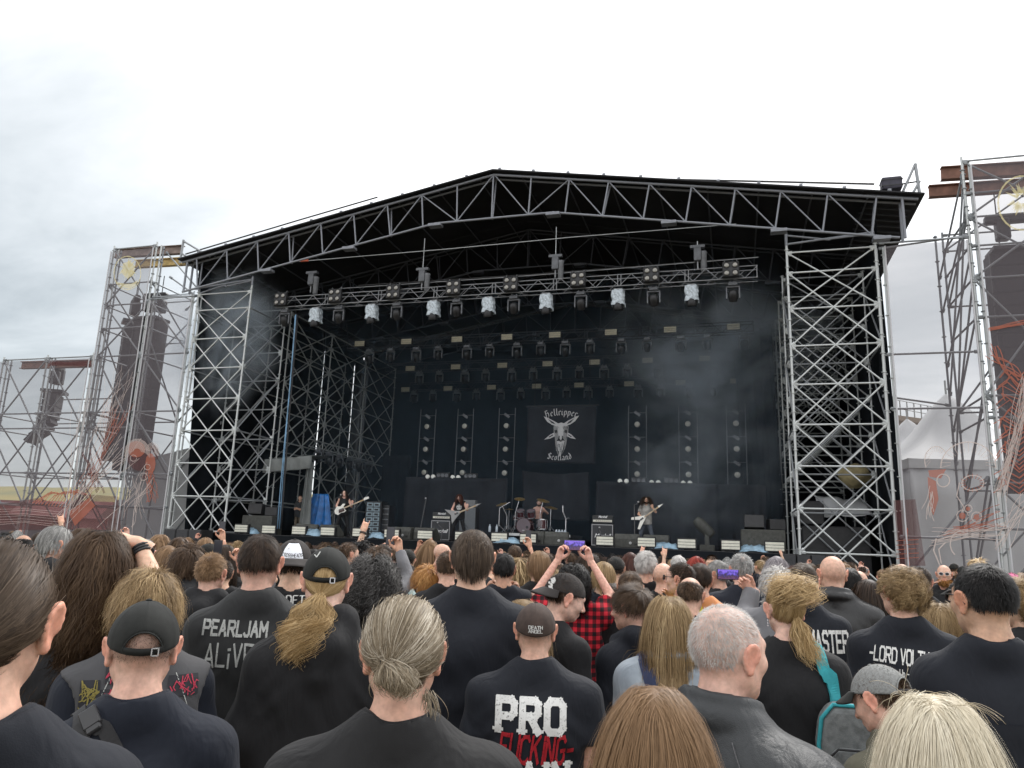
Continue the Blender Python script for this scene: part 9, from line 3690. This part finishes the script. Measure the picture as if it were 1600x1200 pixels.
mid = [
 # px, ytop, D, yaw, head, sex, style, hair, kind, cloth, skin, girth, label, extra
 (333,866,4.05,-14,(-12,2,0),'m','crop',H_LBROWN,'hoodie',C_BLACK,S_FAIR_BR,0.98,"boyish man with fair cropped hair in black hooded jacket, behind the shaggy blond",dict(scalp=0.95,over=dict(len=0.02))),
 (88,822,4.6,-46,(-24,4,0),'m','swept',H_GREY,'hoodie',C_BLACK,S_RUDDY,1.05,"bearded man with greying swept hair seen from the side, yellow cloth at his collar",dict(beardm=H_BROWN,scalp=0.5)),
 (296,853,5.0,0,(0,0,0),'m','messy',H_BROWN,'hoodie',C_BLACK,S_FAIR,1.0,"man with wavy brown hair and black top, left of the fair cropped man".replace("left of","standing beside"),dict(over=dict(len=0.12,vol=0.03))),
 (264,851,5.3,8,(0,0,0),'f','wavy',H_LBROWN,'long',C_BLACK,S_FAIR,1.0,"woman with long wavy light brown hair behind the shaggy blond",{}),
 (328,848,6.4,-50,(-20,0,0),'m','crop',H_DBROWN,'tee',C_BLACK,S_FAIR,1.0,"man in black cap with red lettering looking sideways",dict(cap_=dict(m='black',opening=False),scalp=0.5,red=True)),
 (354,850,6.2,-20,(0,0,0),'f','long',H_DBROWN,'tee',C_BLACK,S_OLIVE,1.0,"woman with dark straight hair behind the man in the red lettered cap",{}),
 (350,876,5.6,10,(0,0,0),'m','crop',H_DBROWN,'tee',C_BLACK,S_FAIR,1.0,"person in black shirt raising a dark phone upright with a wristbanded hand",dict(pose='phone_r',band=True,ph=(-0.02,0.26,1.86,True))),
 (788,865,5.2,0,(0,2,0),'m','short',H_BLACK,'tee',C_BLUEBLACK,S_TAN,0.97,"black haired man with both hands lifted beside his ears",dict(pose='ears',scalp=0.6)),
 (843,861,5.5,8,(6,0,0),'m','swept',H_LBROWN,'tee',C_BLACK,S_FAIR,1.0,"man with golden brown swept hair in front of the drum kit",dict(over=dict(len=0.1))),
 (943,878,5.3,-6,(-8,0,0),'m','swept',H_DBLOND,'tee',C_NAVY,S_FAIR,0.95,"man with bowl cut blond hair holding a hand to his face",dict(pose='face_r',over=dict(len=0.1,low=-0.2),scalp=0.5)),
 (1009,862,5.9,-4,(-6,0,0),'m','short',H_WHITE,'tee',C_BLACK,S_RUDDY,1.0,"man with thick white hair and black shirt printed in red",dict(scalp=0.6,over=dict(len=0.04,vol=0.014),redprint=True)),
 (1036,880,5.7,-20,(-10,0,0),'m',None,None,'tee',C_BLACK,S_RUDDY,1.0,"bald pink headed man next to the white haired man",{}),
 (1064,880,5.0,52,(16,0,0),'m','crop',H_DBROWN,'tee',C_YELLOW,S_FAIR_BR,0.98,"man in dark sunglasses with cropped brown hair and yellow green collar",dict(scalp=0.8,gl='dark',pose='face_r')),
 (1078,902,4.2,0,(-8,8,0),'m','ring',H_BROWN,'tee',C_BLACK,S_RUDDY,1.04,"balding man with a ring of cropped brown hair",dict(scalp=0.75,ring=True)),
 (1094,881,5.1,0,(0,0,0),'m','short',H_DBROWN,'tee',C_ORANGE,S_RUDDY,1.0,"dark haired man in orange shirt",dict(scalp=0.7,over=dict(len=0.04))),
 (1122,876,5.9,48,(18,0,0),'m','short',H_GREY,'tee',C_BLACK,S_RUDDY,1.0,"grey haired man with dark rimmed glasses looking towards the drums",dict(scalp=0.6,gl='clear')),
 (1158,867,5.6,8,(8,0,0),'m','crop',H_GREY,'tee',C_NAVY,S_FAIR_GR,1.22,"broad man with cropped grey hair and wide navy shirt",dict(scalp=0.7,over=dict(len=0.022))),
 (1216,889,4.3,14,(14,0,0),'m','messy',H_WHITE,'jacket',C_GREY,S_RUDDY,1.05,"man with grey curly hair and beard holding a phone sideways",dict(pose='phone_l2',beardm=H_WHITE,ph=(-0.245,0.40,1.715,False),over=dict(len=0.08,vol=0.03))),
 (1213,868,6.2,0,(0,0,0),'f','long',H_LILAC,'long',C_NAVY,S_FAIR,1.0,"woman with long lilac grey streaked hair",{}),
 (1243,882,6.0,0,(0,0,0),'f','wavy',H_AUBURN,'long',C_BLACK,S_FAIR,1.0,"woman with dark red wavy hair behind the brown cropped man",{}),
 (635,880,6.2,-40,(-24,4,0),'m','crop',H_DBROWN,'jacket',C_DENIM,S_FAIR,1.05,"man in dark bandana and pale denim vest",dict(cap_=dict(m='black',opening=False,brimless=True),scalp=0.7)),
 (668,885,5.3,18,(12,4,0),'m','messy',H_GINGER,'tee',C_BLACK,S_PALE,0.9,"person with shaggy ginger hair beside the tall man",dict(over=dict(len=0.10,vol=0.032))),
 (700,863,5.2,0,(0,0,0),'m','crop',H_BROWN,'tee',C_BLACK,S_RUDDY,1.0,"man with cropped brown hair half hidden by the tall man",dict(scalp=0.9)),
 (638,857,7.6,-8,(0,0,0),'m','crop',H_DBROWN,'tee',C_BLACK,S_FAIR,1.0,"person in plain black cap with no opening, beyond the bandana man",dict(cap_=dict(m='black',opening=False))),
 (590,856,5.4,0,(0,0,0),'m','messy',H_BROWN,'long',C_GREY,S_FAIR,1.0,"person with tousled brown hair lifting a thin phone with one hand",dict(pose='phone_r',band=True,ph=(0.10,0.26,1.87,True),over=dict(vol=0.025,len=0.08))),
 (545,848,7.0,-44,(-20,0,0),'m','crop',H_BROWN,'tee',C_BLACK,S_RUDDY,1.0,"man with receding cropped hair seen from the side near the capped ponytail",dict(scalp=0.8)),
 (566,846,7.2,-40,(-20,0,0),'m','curlytop',H_BLACK,'tee',C_BLACK,S_TAN,1.0,"man with dense black curls in profile",{}),
 (690,850,8.0,-48,(-30,4,0),'m',None,None,'tee',C_BLACK,S_RUDDY,1.0,"bald man with dark rimmed glasses in profile before the tall man",dict(gl='clear',lod=1)),
 (228,844,6.0,0,(-4,0,0),'m','buzz',H_GREY,'tee',C_GREY,S_FAIR_GR,1.05,"man with shaved grey head and grey shirt beside the raised tattooed arm",dict(scalp=0.8)),
 (1355,904,4.6,22,(14,2,0),'f','long',H_DBROWN,'tee',C_BLACK,S_FAIR,0.95,"woman with straight very dark hair between the bald man and the blond curls",{}),
 (1468,940,3.8,0,(0,2,0),'f','bob',H_DBLOND,'tee',C_BLACK,S_FAIR,1.0,"woman with streaked blond shoulder length hair, between the curly blond and the glasses",dict(lod=0,over=dict(len=0.34,vol=0.024))),
 (1594,908,3.5,46,(18,0,0),'m','curlytop',H_DBLOND,'tee',C_BLACK,S_FAIR,0.96,"young man with tight blond curls cut off by the picture edge",dict(scalp=0.5)),
 (1580,920,4.4,0,(0,0,0),'m','short',H_GREY,'tee',C_CHAR,S_FAIR,1.05,"man in grey shirt printed in red behind the man with glasses",dict(scalp=0.5,redprint=True)),
 (1438,888,6.0,0,(0,0,0),'m','crop',H_DBROWN,'tee',C_BLACK,S_FAIR_BR,1.0,"man with dark crop and round necked black shirt beyond the blond curls",dict(scalp=0.85)),
 (1500,906,5.4,40,(10,10,0),'m','crop',H_DBROWN,'tee',C_BLACK,S_FAIR,1.0,"man in black cap and dark glasses looking down by the glasses wearer",dict(cap_=dict(m='black',opening=False),gl='dark')),
 (1474,883,8.6,150,(30,0,0),'m',None,None,'tee',C_BLACK,S_RUDDY,1.0,"bald bearded man in pale sunglasses facing away from the stage",dict(beardm=H_GINGER,gl='pale',pose='face_r',lod=1)),
 (1528,874,7.0,0,(0,0,0),'m','messy',H_BLOND,'tee',C_BLACK,S_FAIR,1.0,"fair tufted head just showing above the man with glasses",{}),
 (1580,894,6.2,0,(0,0,0),'f','crop',H_BROWN,'tee',C_BLACK,S_FAIR,1.0,"person in bright pink cap near the picture edge",dict(pink=True,cap_=dict(m='black',opening=False))),
 (1596,896,6.6,0,(0,0,0),'m','short',H_LBROWN,'tee',C_BLACK,S_FAIR,1.0,"fair haired man beside the pink cap",{}),
 (1327,888,5.4,10,(0,0,0),'m','short',H_BLACK,'tee',C_BLACK,S_OLIVE,1.0,"black haired man half hidden behind the bald man's leather jacket",{}),
 (1341,892,6.0,-10,(0,0,0),'m',None,None,'tee',C_GREY,S_RUDDY,1.0,"bald man just beyond the dark haired woman",dict(lod=1)),
 (62,832,9.0,0,(0,0,0),'m','swept',H_DBROWN,'tee',C_BLACK,S_FAIR,1.0,"person raising one fist near the food stalls",dict(pose='fist_r',hs=0.86)),
 (90,822,7.0,0,(0,0,0),'m','messy',H_BROWN,'tee',C_BLACK,S_FAIR,1.0,"person with brown hair beyond the greying bearded man",{}),
 (10,838,4.6,0,(0,0,0),'m','crop',H_DBROWN,'tee',C_BLACK,S_FAIR,1.0,"person in soft black cap behind the slicked back head",dict(cap_=dict(m='black',opening=False))),
 (38,836,6.4,0,(0,0,0),'m','ring',H_BLACK,'tee',C_BLACK,S_TAN,1.0,"balding dark haired man near the picture edge by the stalls",dict(scalp=0.8,ring=True)),
 (130,824,6.3,0,(0,0,0),'f','bob',H_BROWN,'tee',C_BLACK,S_FAIR,1.0,"person with rounded brown hair beside the very long wavy hair",{}),
 (118,840,5.2,0,(0,0,0),'m','crop',H_DBROWN,'tee',C_BLACK,S_FAIR,1.0,"person in round black cap between the bearded man and the long hair",dict(cap_=dict(m='black',opening=False))),
 (252,834,7.2,0,(0,0,0),'f','bob',H_LBROWN,'tee',C_BLACK,S_FAIR,1.0,"woman with light brown bob in front of the stacked subwoofers",{}),
 (282,838,7.0,0,(0,0,0),'f','bob',H_BROWN,'tee',C_BLACK,S_FAIR,1.0,"woman with mid brown bob near the tower foot",{}),
 (322,840,7.6,0,(0,0,0),'m','swept',H_LBROWN,'tee',C_BLACK,S_FAIR,1.0,"person holding up a black phone before the wing tower",dict(pose='phone_r',ph=(0.16,0.27,1.88,True))),
 (600,850,7.4,0,(0,0,0),'m','short',H_DBROWN,'tee',C_BLACK,S_FAIR,1.0,"person pumping a wristbanded fist towards the bass player",dict(pose='fist_l',band=True,hs=0.95)),
 (672,842,8.4,0,(0,0,0),'f','long',H_LBROWN,'tee',C_BLACK,S_FAIR,1.0,"woman with smooth light brown hair in front of the stage monitors",{}),
 (720,858,6.0,-16,(0,0,0),'m','short',H_DBROWN,'tee',C_BLACK,S_FAIR,1.0,"man whose raised forearm shows beside the tall man's head",dict(pose='phone_r',hs=0.98)),
 (1060,868,7.5,0,(0,0,0),'m','short',H_WHITE,'tee',C_BLACK,S_FAIR,1.0,"white haired man before the singer's monitors",{}),
 (1088,868,8.6,0,(0,0,0),'f','bob',H_RED,'tee',C_BLACK,S_FAIR,1.0,"person with bright red dyed hair",{}),
 (1112,868,9.0,170,(0,0,0),'m','crop',H_DBROWN,'tee',C_BLACK,S_FAIR,1.0,"dark haired man facing the camera near the stage edge",dict(beardm=H_DBROWN,lod=1)),
 (985,862,7.8,0,(0,0,0),'f','long',H_AUBURN,'tee',C_BLACK,S_FAIR,1.0,"woman with dark auburn hair beside the white haired man",{}),
 (962,868,6.6,0,(0,0,0),'m','crop',H_DBROWN,'tee',C_BLACK,S_FAIR,1.0,"person in black cap with grey patterned top behind the blond bowl cut",dict(cap_=dict(m='black',opening=False))),
 (918,862,7.2,0,(0,0,0),'f','bob',H_DBROWN,'tee',C_BLACK,S_FAIR,1.0,"dark bobbed person under the lifted phone's forearm",{}),
 (812,868,7.0,0,(0,0,0),'f','curly',H_DBLOND,'tee',C_BLACK,S_FAIR,0.95,"woman with curly blond hair between the two dark heads near the drums",{}),
 (805,852,8.4,0,(0,0,0),'m','short',H_BROWN,'tee',C_BLACK,S_FAIR,1.0,"person photographing the drummer with a small phone",dict(pose='phone_r',ph=(0.16,0.27,1.88,True),hs=0.93)),
 (958,912,5.0,20,(0,0,0),'m','short',H_DBROWN,'hoodie',C_BLUEBLACK,S_FAIR,1.0,"person in navy top between the plaid shirt and the hooded youth",{}),
 (985,893,4.6,0,(0,0,0),'m','short',H_BROWN,'tee',C_BLACK,S_FAIR,0.95,"short brown haired person behind the hooded youth",{}),
 (818,935,3.1,0,(0,0,0),'f','long',H_DBLOND,'tee',C_BLACK,S_FAIR,0.95,"woman with long blond hair mostly hidden behind the brown cap",dict(over=dict(len=0.5,vol=0.014))),
 (1592,930,3.9,0,(0,0,0),'m','short',H_BROWN,'tee',C_CHAR,S_FAIR,1.0,"brown haired man in charcoal shirt cut off by the picture edge",{}),
 (1556,896,6.0,0,(0,0,0),'m','short',H_LBROWN,'tee',C_BLACK,S_FAIR,1.0,"light brown head just past the glasses wearer's ear",{}),
 (1604,905,5.2,0,(0,0,0),'f','bob',H_BROWN,'tee',C_BLACK,S_FAIR,1.0,"brown bob behind the tight blond curls at the edge",{}),
 (905,1000,3.0,0,(0,0,0),'f','long',H_BROWN,'tee',C_BLACK,S_FAIR,0.9,None,{}),
 ]
mid = [r_ for r_ in mid if r_[12]]
for row in mid:
 px,yt,D,yaw,hd,sx,sty,hm,kd,cm_,sk,gi,lab,ex = row
 ex = dict(ex)
 pose = ex.pop('pose',None)
 bm = ex.pop('beardm',None)
 gl = ex.pop('gl',None)
 ph = ex.pop('ph',None)
 band = ex.pop('band',None)
 redp = ex.pop('redprint',None)
 red = ex.pop('red',None)
 pink = ex.pop('pink',None)
 hs = ex.pop('hs',None)
 if ex.get('cap_',{}).get('brimless'):
  ex['cap_'] = {k: v for k,v in ex['cap_'].items() if k != 'brimless'}
  bless = True
 else:
  bless = False
 o,g_,M = person(px,yt,D,yaw,hd,sx,sty,hm,kd,cm_,sk,gi,lab,arms=POSE2.get(pose),akey=pose or 'down',group="people in the festival crowd",**ex)
 if bm:
  beard(o,M,bm,0.045,500,0.006)
 if gl:
  glasses(o,M,{'dark': BLACKMETAL,'clear': mat("reddish_frame",(0.07,0.02,0.02),0.4),'pale': INK_BRIGHT}[gl],gl != 'clear')
 if band:
  wristband(o,POSE2[pose],-1 if pose == 'fist_l' else 1,n=2)
 cc = [c for c in o.children if c.name.startswith("cap")]
 if red and cc:
  qw,L = word_quads("VR",UC,0.24,None,0.24,0.05,1)
  b = MB()
  for q in place(qw,0.06,0.035,0.0,0.01):
   b.add([(x,-0.107 * sqrt(max(0,1 - (x / 0.0865) ** 2 - (z / 0.103) ** 2)) - 0.008,z) for x,z in q],[(0,1,2,3)])
  b.build("cap_lettering",INK_RED,cc[0])
 if pink:
  for c in [cc[0]] + list(cc[0].children):
   set_mat(c,C_PINK)
 if bless:
  for c in list(cc[0].children):
   bpy.data.objects.remove(c)
  cc[0].name = "bandana"
 if redp:
  qw,L = word_quads("NEVER",UC,0.16,None,0.2,0.03,1)
  cloth_print(g_,place(qw,0.16,0.05,0.05,1.27),INK_RED,"lettering")
  qw,L = word_quads("SAY",UC,0.16,None,0.2,0.03,1)
  cloth_print(g_,place(qw,0.09,0.05,0.05,1.20),INK_RED,"lettering")
 if ph:
  x,y,z,up = ph
  R = o.matrix_basis.to_3x3().normalized()
  if up:
   R = R @ Matrix.Rotation(pi / 2,3,'Y')
  phone(o.matrix_basis @ Vector((x,y,z)),R,{350: "dark phone held upright by the wristbanded hand",1216: "phone with blue purple screen held sideways by the grey curly man",590: "thin phone above the tousled brown hair",322: "black phone lifted before the wing tower",805: "small phone raised before the drum kit"}[px],lit=px in (1216,))
# yellow cloth at the bearded man's collar
p = at_d(97,880,4.35)

# ------------------------------------------------------------------ the packed crowd behind
rgc = np.random.default_rng(2024)
occ = [(ob.location.x,ob.location.y) for ob in COL.objects if ob.name.startswith("person") and ob.parent is None]
palette = [(H_BROWN,"brown"),(H_DBROWN,"dark brown"),(H_LBROWN,"light brown"),(H_DBLOND,"dark blond"),(H_BLACK,"black"),(H_ASH,"ash brown"),(H_GREY,"grey"),(H_BROWN,"brown"),(H_LBROWN,"light brown"),(H_DBROWN,"dark brown")]
styles = [('short','m',"short"),('swept','m',"swept back"),('messy','m',"tousled"),('long','f',"long straight"),('bob','f',"shoulder length"),('wavy','f',"long wavy"),('crop','m',"cropped"),('curly','f',"curly"),('ring','m',"receding"),('cap','m',"")]
tops = [(C_BLACK,"black"),(C_BLACK,"black"),(C_BLUEBLACK,"dark navy"),(C_CHAR,"charcoal"),(C_GREY,"grey"),(C_BLACK,"black")]
skins = [S_FAIR,S_FAIR_BR,S_RUDDY,S_PALE,S_TAN]
heads_ = [(0,0,0),(14,2,0),(-16,0,0),(28,4,0),(-30,3,0)]
cands = []
for _ in range(9000):
 D = 5.6 + 15.5 * rgc.random() ** 0.85
 px = -50 + 1710 * rgc.random()
 p = at_d(px,850,D)
 if p.y > 21.6:
  continue
 cands.append((D,px,p.x,p.y))
chosen = []
for D,px,x,y in cands:
 md = 0.6 if D < 9 else (0.66 if D < 13 else 0.7)
 if all((x - a) ** 2 + (y - b) ** 2 > md * md for a,b in occ):
  occ.append((x,y))
  chosen.append((D,px,x,y))
 if len(chosen) >= 202:
  break
def near_what(px):
 marks = [(20,"long stall"),(90,"low tower"),(150,"tall tower"),(230,"marquee"),(300,"stall side subwoofers"),(380,"wing tower foot"),(450,"cable drop"),
 (530,"bass player"),(590,"amplifier rack"),(655,"lone microphone"),(715,"pointed guitar"),(775,"riser bottles"),(830,"drum kit"),(885,"water pack"),(942,"singer's stack"),(1008,"singer"),
 (1073,"floor spotlight"),(1140,"bare stage floor"),(1195,"side fill speakers"),(1265,"tent side subwoofers"),(1340,"tent side tower"),(1420,"tent gap"),(1500,"large tent"),(1580,"outer tower")]
 return min(marks,key=lambda m_: abs(m_[0] - px))[1]
used = {}
for i,(D,px,x,y) in enumerate(chosen):
 st,sx,sw = styles[int(rgc.integers(0,len(styles)))]
 hm,hw = palette[int(rgc.integers(0,len(palette)))]
 cm_,cw = tops[int(rgc.integers(0,len(tops)))]
 hz = (1.70 if sx == 'm' else 1.61) + 0.065 * rgc.normal()
 if D > 9:
  hz = 1.81 + 0.045 * rgc.normal()
 hd = heads_[int(rgc.integers(0,5))]
 pose,akey = None,'down'
 if rgc.random() < (0.10 if D > 7 else 0.03):
  akey = ('phone_r','phone_l','fist_r','fist_l')[int(rgc.integers(0,4))]
  pose = POSE2[akey]
 cap__ = dict(m=('black','dark','black','brown')[i % 4],opening=False,back=bool(i % 3)) if st == 'cap' else None
 stl = 'crop' if st == 'cap' else st
 where = near_what(px)
 dist = "close by" if D < 7.5 else ("midway" if D < 12 else "by the barrier")
 hw_ = f"{('black', 'charcoal', 'black', 'brown')[i % 4]} cap" if st == 'cap' else f"{sw} {hw} hair"
 lab = f"{hw_}, {cw} top" + (", arm raised" if akey != 'down' else "") + f", {dist}, below {where}"
 k_ = used[lab] = used.get(lab,0) + 1
 if k_ > 1:
  lab += ", " + ("","","another","third","fourth","fifth")[min(k_,5)] + " alike"
 T = Vector((x,y,0))
 sc = hz / 1.77
 rz = -atan2(x,y) + radians(12 * rgc.normal())
 gi = (0.95,1.0,1.08)[i % 3]
 lod = 1 if D < 6.3 else 2
 person(px,0,D,0,hd,sx,stl,hm,'tee' if i % 4 else 'hoodie',cm_,skins[int(rgc.integers(0,5))],gi,lab,arms=pose,akey=akey,scalp=0.7 if stl in ('crop','ring','short') else 0.2,
 lod=lod,group="people in the festival crowd",base=(T,sc,rz),cap_=cap__,ring=(stl == 'ring'),seed=1 + (i % 2))
# ------------------------------------------------------------------ people on the stage
def stage_person(px,py,Y,yaw,hgt,z0=ZS,**kw):
 p = at_y(px,py,Y)
 s = hgt / 1.77
 loc = Vector((p.x,Y,z0))
 rz = -atan2(p.x,Y) + radians(yaw)
 o,g_,M = person(px,py,26,base=(loc,s,rz),lod=1,**kw)
 return o,g_,M
def guitar(o,kind,m,label,at=(0.06,0.17,1.05),ang=24,s=1.0,dark=None):
 """guitar lying across the body of O, neck towards the player's left hand (-X)"""
 t = empty("electric_guitar" if kind != 'bass' else "bass_guitar",(0,0,0),0,label,"guitar")
 t.matrix_basis = o.matrix_basis @ Matrix.Translation(at) @ Matrix.Rotation(radians(180),4,'Z') @ Matrix.Rotation(radians(-ang),4,'Y') @ Matrix.Scale(s,4)
 shapes = {
 'bass': [(-0.26,0.05),(-0.28,-0.06),(-0.2,-0.16),(-0.06,-0.12),(0.05,-0.15),(0.14,-0.12),(0.1,-0.04),(0.1,0.05),(0.2,0.13),(0.12,0.17),(0.0,0.11),(-0.12,0.16)],
 'vee': [(0.14,0.04),(-0.3,0.26),(-0.36,0.2),(-0.08,0.0),(-0.36,-0.2),(-0.3,-0.26),(0.14,-0.04)],
 'point': [(0.12,0.05),(-0.02,0.1),(-0.36,0.3),(-0.22,0.02),(-0.30,-0.28),(-0.05,-0.12),(0.12,-0.04)],
 }
 b = MB()
 b.prism(shapes[kind],0.045)
 bevel(b.build("body",m,t),0.008,2)
 b = MB()
 L = 0.78 if kind == 'bass' else 0.62
 b.box((0.1 + L / 2,-0.026,0),(L,0.03,0.05))
 b.build("neck",mat("maple_wood",(0.4,0.28,0.15),0.4,0,0.2,10),t)
 b = MB()
 if kind == 'bass':
  b.prism([(0.1 + L,-0.025),(0.1 + L + 0.2,-0.03),(0.1 + L + 0.21,0.05),(0.1 + L + 0.05,0.07),(0.1 + L,0.025)],0.025,Matrix.Translation((0,-0.02,0)))
 else:
  b.prism([(0.1 + L,-0.03),(0.1 + L + 0.2,0.0),(0.1 + L,0.05)],0.025,Matrix.Translation((0,-0.02,0)))
 b.build("headstock",m,t)
 b = MB()
 if kind == 'bass':
  b.prism([(-0.15,-0.1),(0.08,-0.11),(0.09,0.02),(-0.1,0.03)],0.006,Matrix.Translation((0,-0.027,0)))
 else:
  b.box((-0.02,-0.027,0),(0.14,0.008,0.06))
 b.build("pickguard",dark or mat("brown_pickguard",(0.05,0.02,0.015),0.4),t)
 for k in range(4):
  b = MB()
  b.box((0.25,-0.046,-0.015 + 0.01 * k),(0.9 if kind == 'bass' else 0.75,0.002,0.002))
  b.build("string",CHROME,t)
 return t
WHITE_G = mat("white_lacquer",(0.8,0.78,0.72),0.3)
GREY_G = mat("grey_lacquer",(0.27,0.27,0.27),0.35,0.2)
# arms for a guitar player facing the audience: own left hand on the neck (local -X)
GT = {1: dict(sh=(0.178,0.0,1.40),el=(0.29,0.0,1.16),wr=(0.13,0.2,1.05),hand='relaxed',palm=(-0.3,-0.9,0),hdir=(-0.6,0.2,-0.4)),
 -1: dict(sh=(-0.178,0.0,1.40),el=(-0.30,0.08,1.16),wr=(-0.33,0.25,1.28),hand='hold',palm=(0.2,-0.6,0.8),hdir=(-0.1,0.3,0.8))}
GT2 = {1: GT[1],-1: dict(sh=(-0.178,0.0,1.40),el=(-0.37,0.12,1.24),wr=(-0.28,0.28,1.38),hand='hold',palm=(0.2,-0.6,0.8),hdir=(0.2,0.3,0.8))}
WIDE = {-1: ((-0.09,0,0.9),(-0.2,0.04,0.5),(-0.26,-0.02,0.09)),1: ((0.09,0,0.9),(0.2,0.06,0.5),(0.27,-0.02,0.09))}
o,g_,M = stage_person(533,839,26.0,180,1.80,style='long',hm=H_DBROWN,kind='tank',cm=C_BLACK,skin=S_PALE,girth=0.95,sex='m',head=(-6,-4,6),
 label="bass player with long dark hair in black sleeveless top holding a white bass",arms=GT,akey='guitar',stance=WIDE,skey='wide',over=dict(len=0.42,vol=0.02),seed=3)
guitar(o,'bass',WHITE_G,"white bass guitar with brown plate held by the bass player",(0.07,0.2,1.04),26,1.0)
qw,L = word_quads("SKULL",UC,0.1,None)
o,g_,M = stage_person(716,836,26.8,172,1.80,style='long',hm=H_AUBURN,kind='vest',cm=C_BLACK,skin=S_PALE,girth=0.98,sex='m',head=(-14,34,0),
 label="guitarist bending over with hair covering his face and a black vest with white star print",arms=GT,akey='guitar',stance=WIDE,skey='wide',over=dict(len=0.32,vol=0.03),seed=5)
guitar(o,'point',GREY_G,"grey pointed guitar held by the guitarist with covered face",(0.06,0.2,1.02),24,1.05,BLACKMETAL)
# white pentagram print on the chest (seen from the audience side)
me = g_.data
bvh = BVHTree.FromPolygons([v.co for v in me.vertices],[p.vertices[:] for p in me.polygons])

def chest_print(g_,quads,m,name="print"):
 me = g_.data
 bvh = BVHTree.FromPolygons([v.co for v in me.vertices],[p.vertices[:] for p in me.polygons])
 b = MB()
 for i,q in enumerate(quads):
  vs = []
  for x,z in q:
   h_ = bvh.ray_cast(Vector((-x,1.0,z)),Vector((0,-1,0)))
   if h_[0] is None:
    break
   vs.append(h_[0] + Vector((0,0.006 + 0.0002 * i,0)))
  else:
   b.add(vs,[tuple(range(len(vs)))])
 return b.build(name,m,g_)
star = [(0.085 * sin(2 * pi * k * 2 / 5),1.25 + 0.085 * cos(2 * pi * k * 2 / 5)) for k in range(6)]
ring_ = [(0.088 * sin(2 * pi * k / 20),1.25 + 0.088 * cos(2 * pi * k / 20)) for k in range(21)]
chest_print(g_,stroke_quads(star,0.014) + stroke_quads(ring_,0.012),INK_BRIGHT)
o,g_,M = stage_person(1010,852,26.2,170,1.76,style='curly',hm=H_DBROWN,kind='tee',cm=cloth_mat("mottled_shirt",(0.30,0.29,0.27),fade=0.8,col2=(0.04,0.04,0.04)),skin=S_FAIR,girth=0.93,sex='m',head=(10,-6,0),
 label="singing guitarist with long dark curls, mottled shirt and blue grey jeans",arms=GT2,akey='guitar2',stance=WIDE,skey='wide',over=dict(len=0.36,vol=0.05),trousers=cloth_mat("grey_jeans",(0.07,0.08,0.1),fade=0.4),seed=7)
guitar(o,'vee',WHITE_G,"white V shaped guitar held by the singing guitarist",(0.10,0.2,1.0),36,0.95,BLACKMETAL)
beard(o,M,H_DBROWN,0.03,300,0.008)
# drummer
SEAT = {-1: ((-0.1,0.0,0.9),(-0.24,0.40,0.92),(-0.24,0.42,0.47)),1: ((0.1,0.0,0.9),(0.24,0.40,0.92),(0.26,0.44,0.47))}
DR = {1: dict(sh=(0.178,0.0,1.40),el=(0.34,0.08,1.2),wr=(0.2,0.32,1.16),hand='fist',palm=(-0.2,-0.2,-0.9)),
 -1: dict(sh=(-0.178,0.0,1.40),el=(-0.36,0.08,1.22),wr=(-0.22,0.3,1.3),hand='fist',palm=(0.2,-0.2,-0.9))}
o,g_,M = stage_person(841,830,dY + 1.0,178,1.78,z0=ZS + DZ - 0.38,style='crop',hm=H_DBROWN,kind=None,skin=skin_mat("tattooed",(0.50,0.36,0.30),0.4),girth=1.0,head=(0,4,0),label="bare chested tattooed drummer seated behind the dark red kit",arms=DR,akey='drum',stance=SEAT,skey='seat',scalp=0.9,seed=9,trousers=C_BLACK)
beard(o,M,H_BROWN,0.04,300,0.008)
for s_ in (-1,1):
 t = empty("drumstick",(0,0,0),0,"pale drumstick in the drummer's " + ("lower" if s_ == 1 else "higher") + " hand","drumstick")
 a = DR[s_]
 t.matrix_basis = o.matrix_basis @ Matrix.Translation(Vector(a['wr']) + Vector((0,0.07,0.0)))
 b = MB()
 b.tube([(s_ * 0.03,-0.05,-0.02),(-s_ * 0.12,0.3,0.08)],[0.012,0.008],6)
 b.build("stick",mat("maple_wood",(0.4,0.28,0.15)),t)
# stagehand in the side entrance
FOLD = {1: dict(sh=(0.16,0.0,1.40),el=(0.2,0.06,1.14),wr=(-0.02,0.17,1.14),hand='relaxed',palm=(0,-0.9,0)),-1: dict(sh=(-0.16,0.0,1.40),el=(-0.2,0.06,1.14),wr=(0.02,0.2,1.18),hand='relaxed',palm=(0,-0.9,0))}
o,g_,M = stage_person(464,832,28.4,165,1.72,style='tied',hm=H_DBROWN,kind='tee',cm=C_CHAR,skin=S_FAIR,girth=0.92,sex='f',head=(8,0,0),label="stagehand with folded arms in grey top and wide brown trousers under the grey canopy",arms=FOLD,akey='fold',trousers=cloth_mat("brown_trousers",(0.15,0.12,0.085)),seed=11)
o,g_,M = stage_person(303,834,27.5,60,1.75,z0=1.7,style='short',hm=H_DBROWN,kind='tee',cm=C_BLACK,skin=S_FAIR,girth=1.0,head=(0,20,0),label="crew member in black top and blue jeans working behind the wing tower",trousers=C_JEANS,seed=12)
pl_ = empty("work_platform",(o.location.x,o.location.y,0),0,"low dark work platform behind the wing tower under the crew member","platform")
box("deck",(o.location.x,o.location.y,1.64),(2.0,1.2,0.1),DECK,pl_)
for sx_ in (-0.9,0.9):
 for sy_ in (-0.5,0.5):
  tube("leg",(o.location.x + sx_,o.location.y + sy_,0),(o.location.x + sx_,o.location.y + sy_,1.6),0.04,STEEL_DIM,pl_)
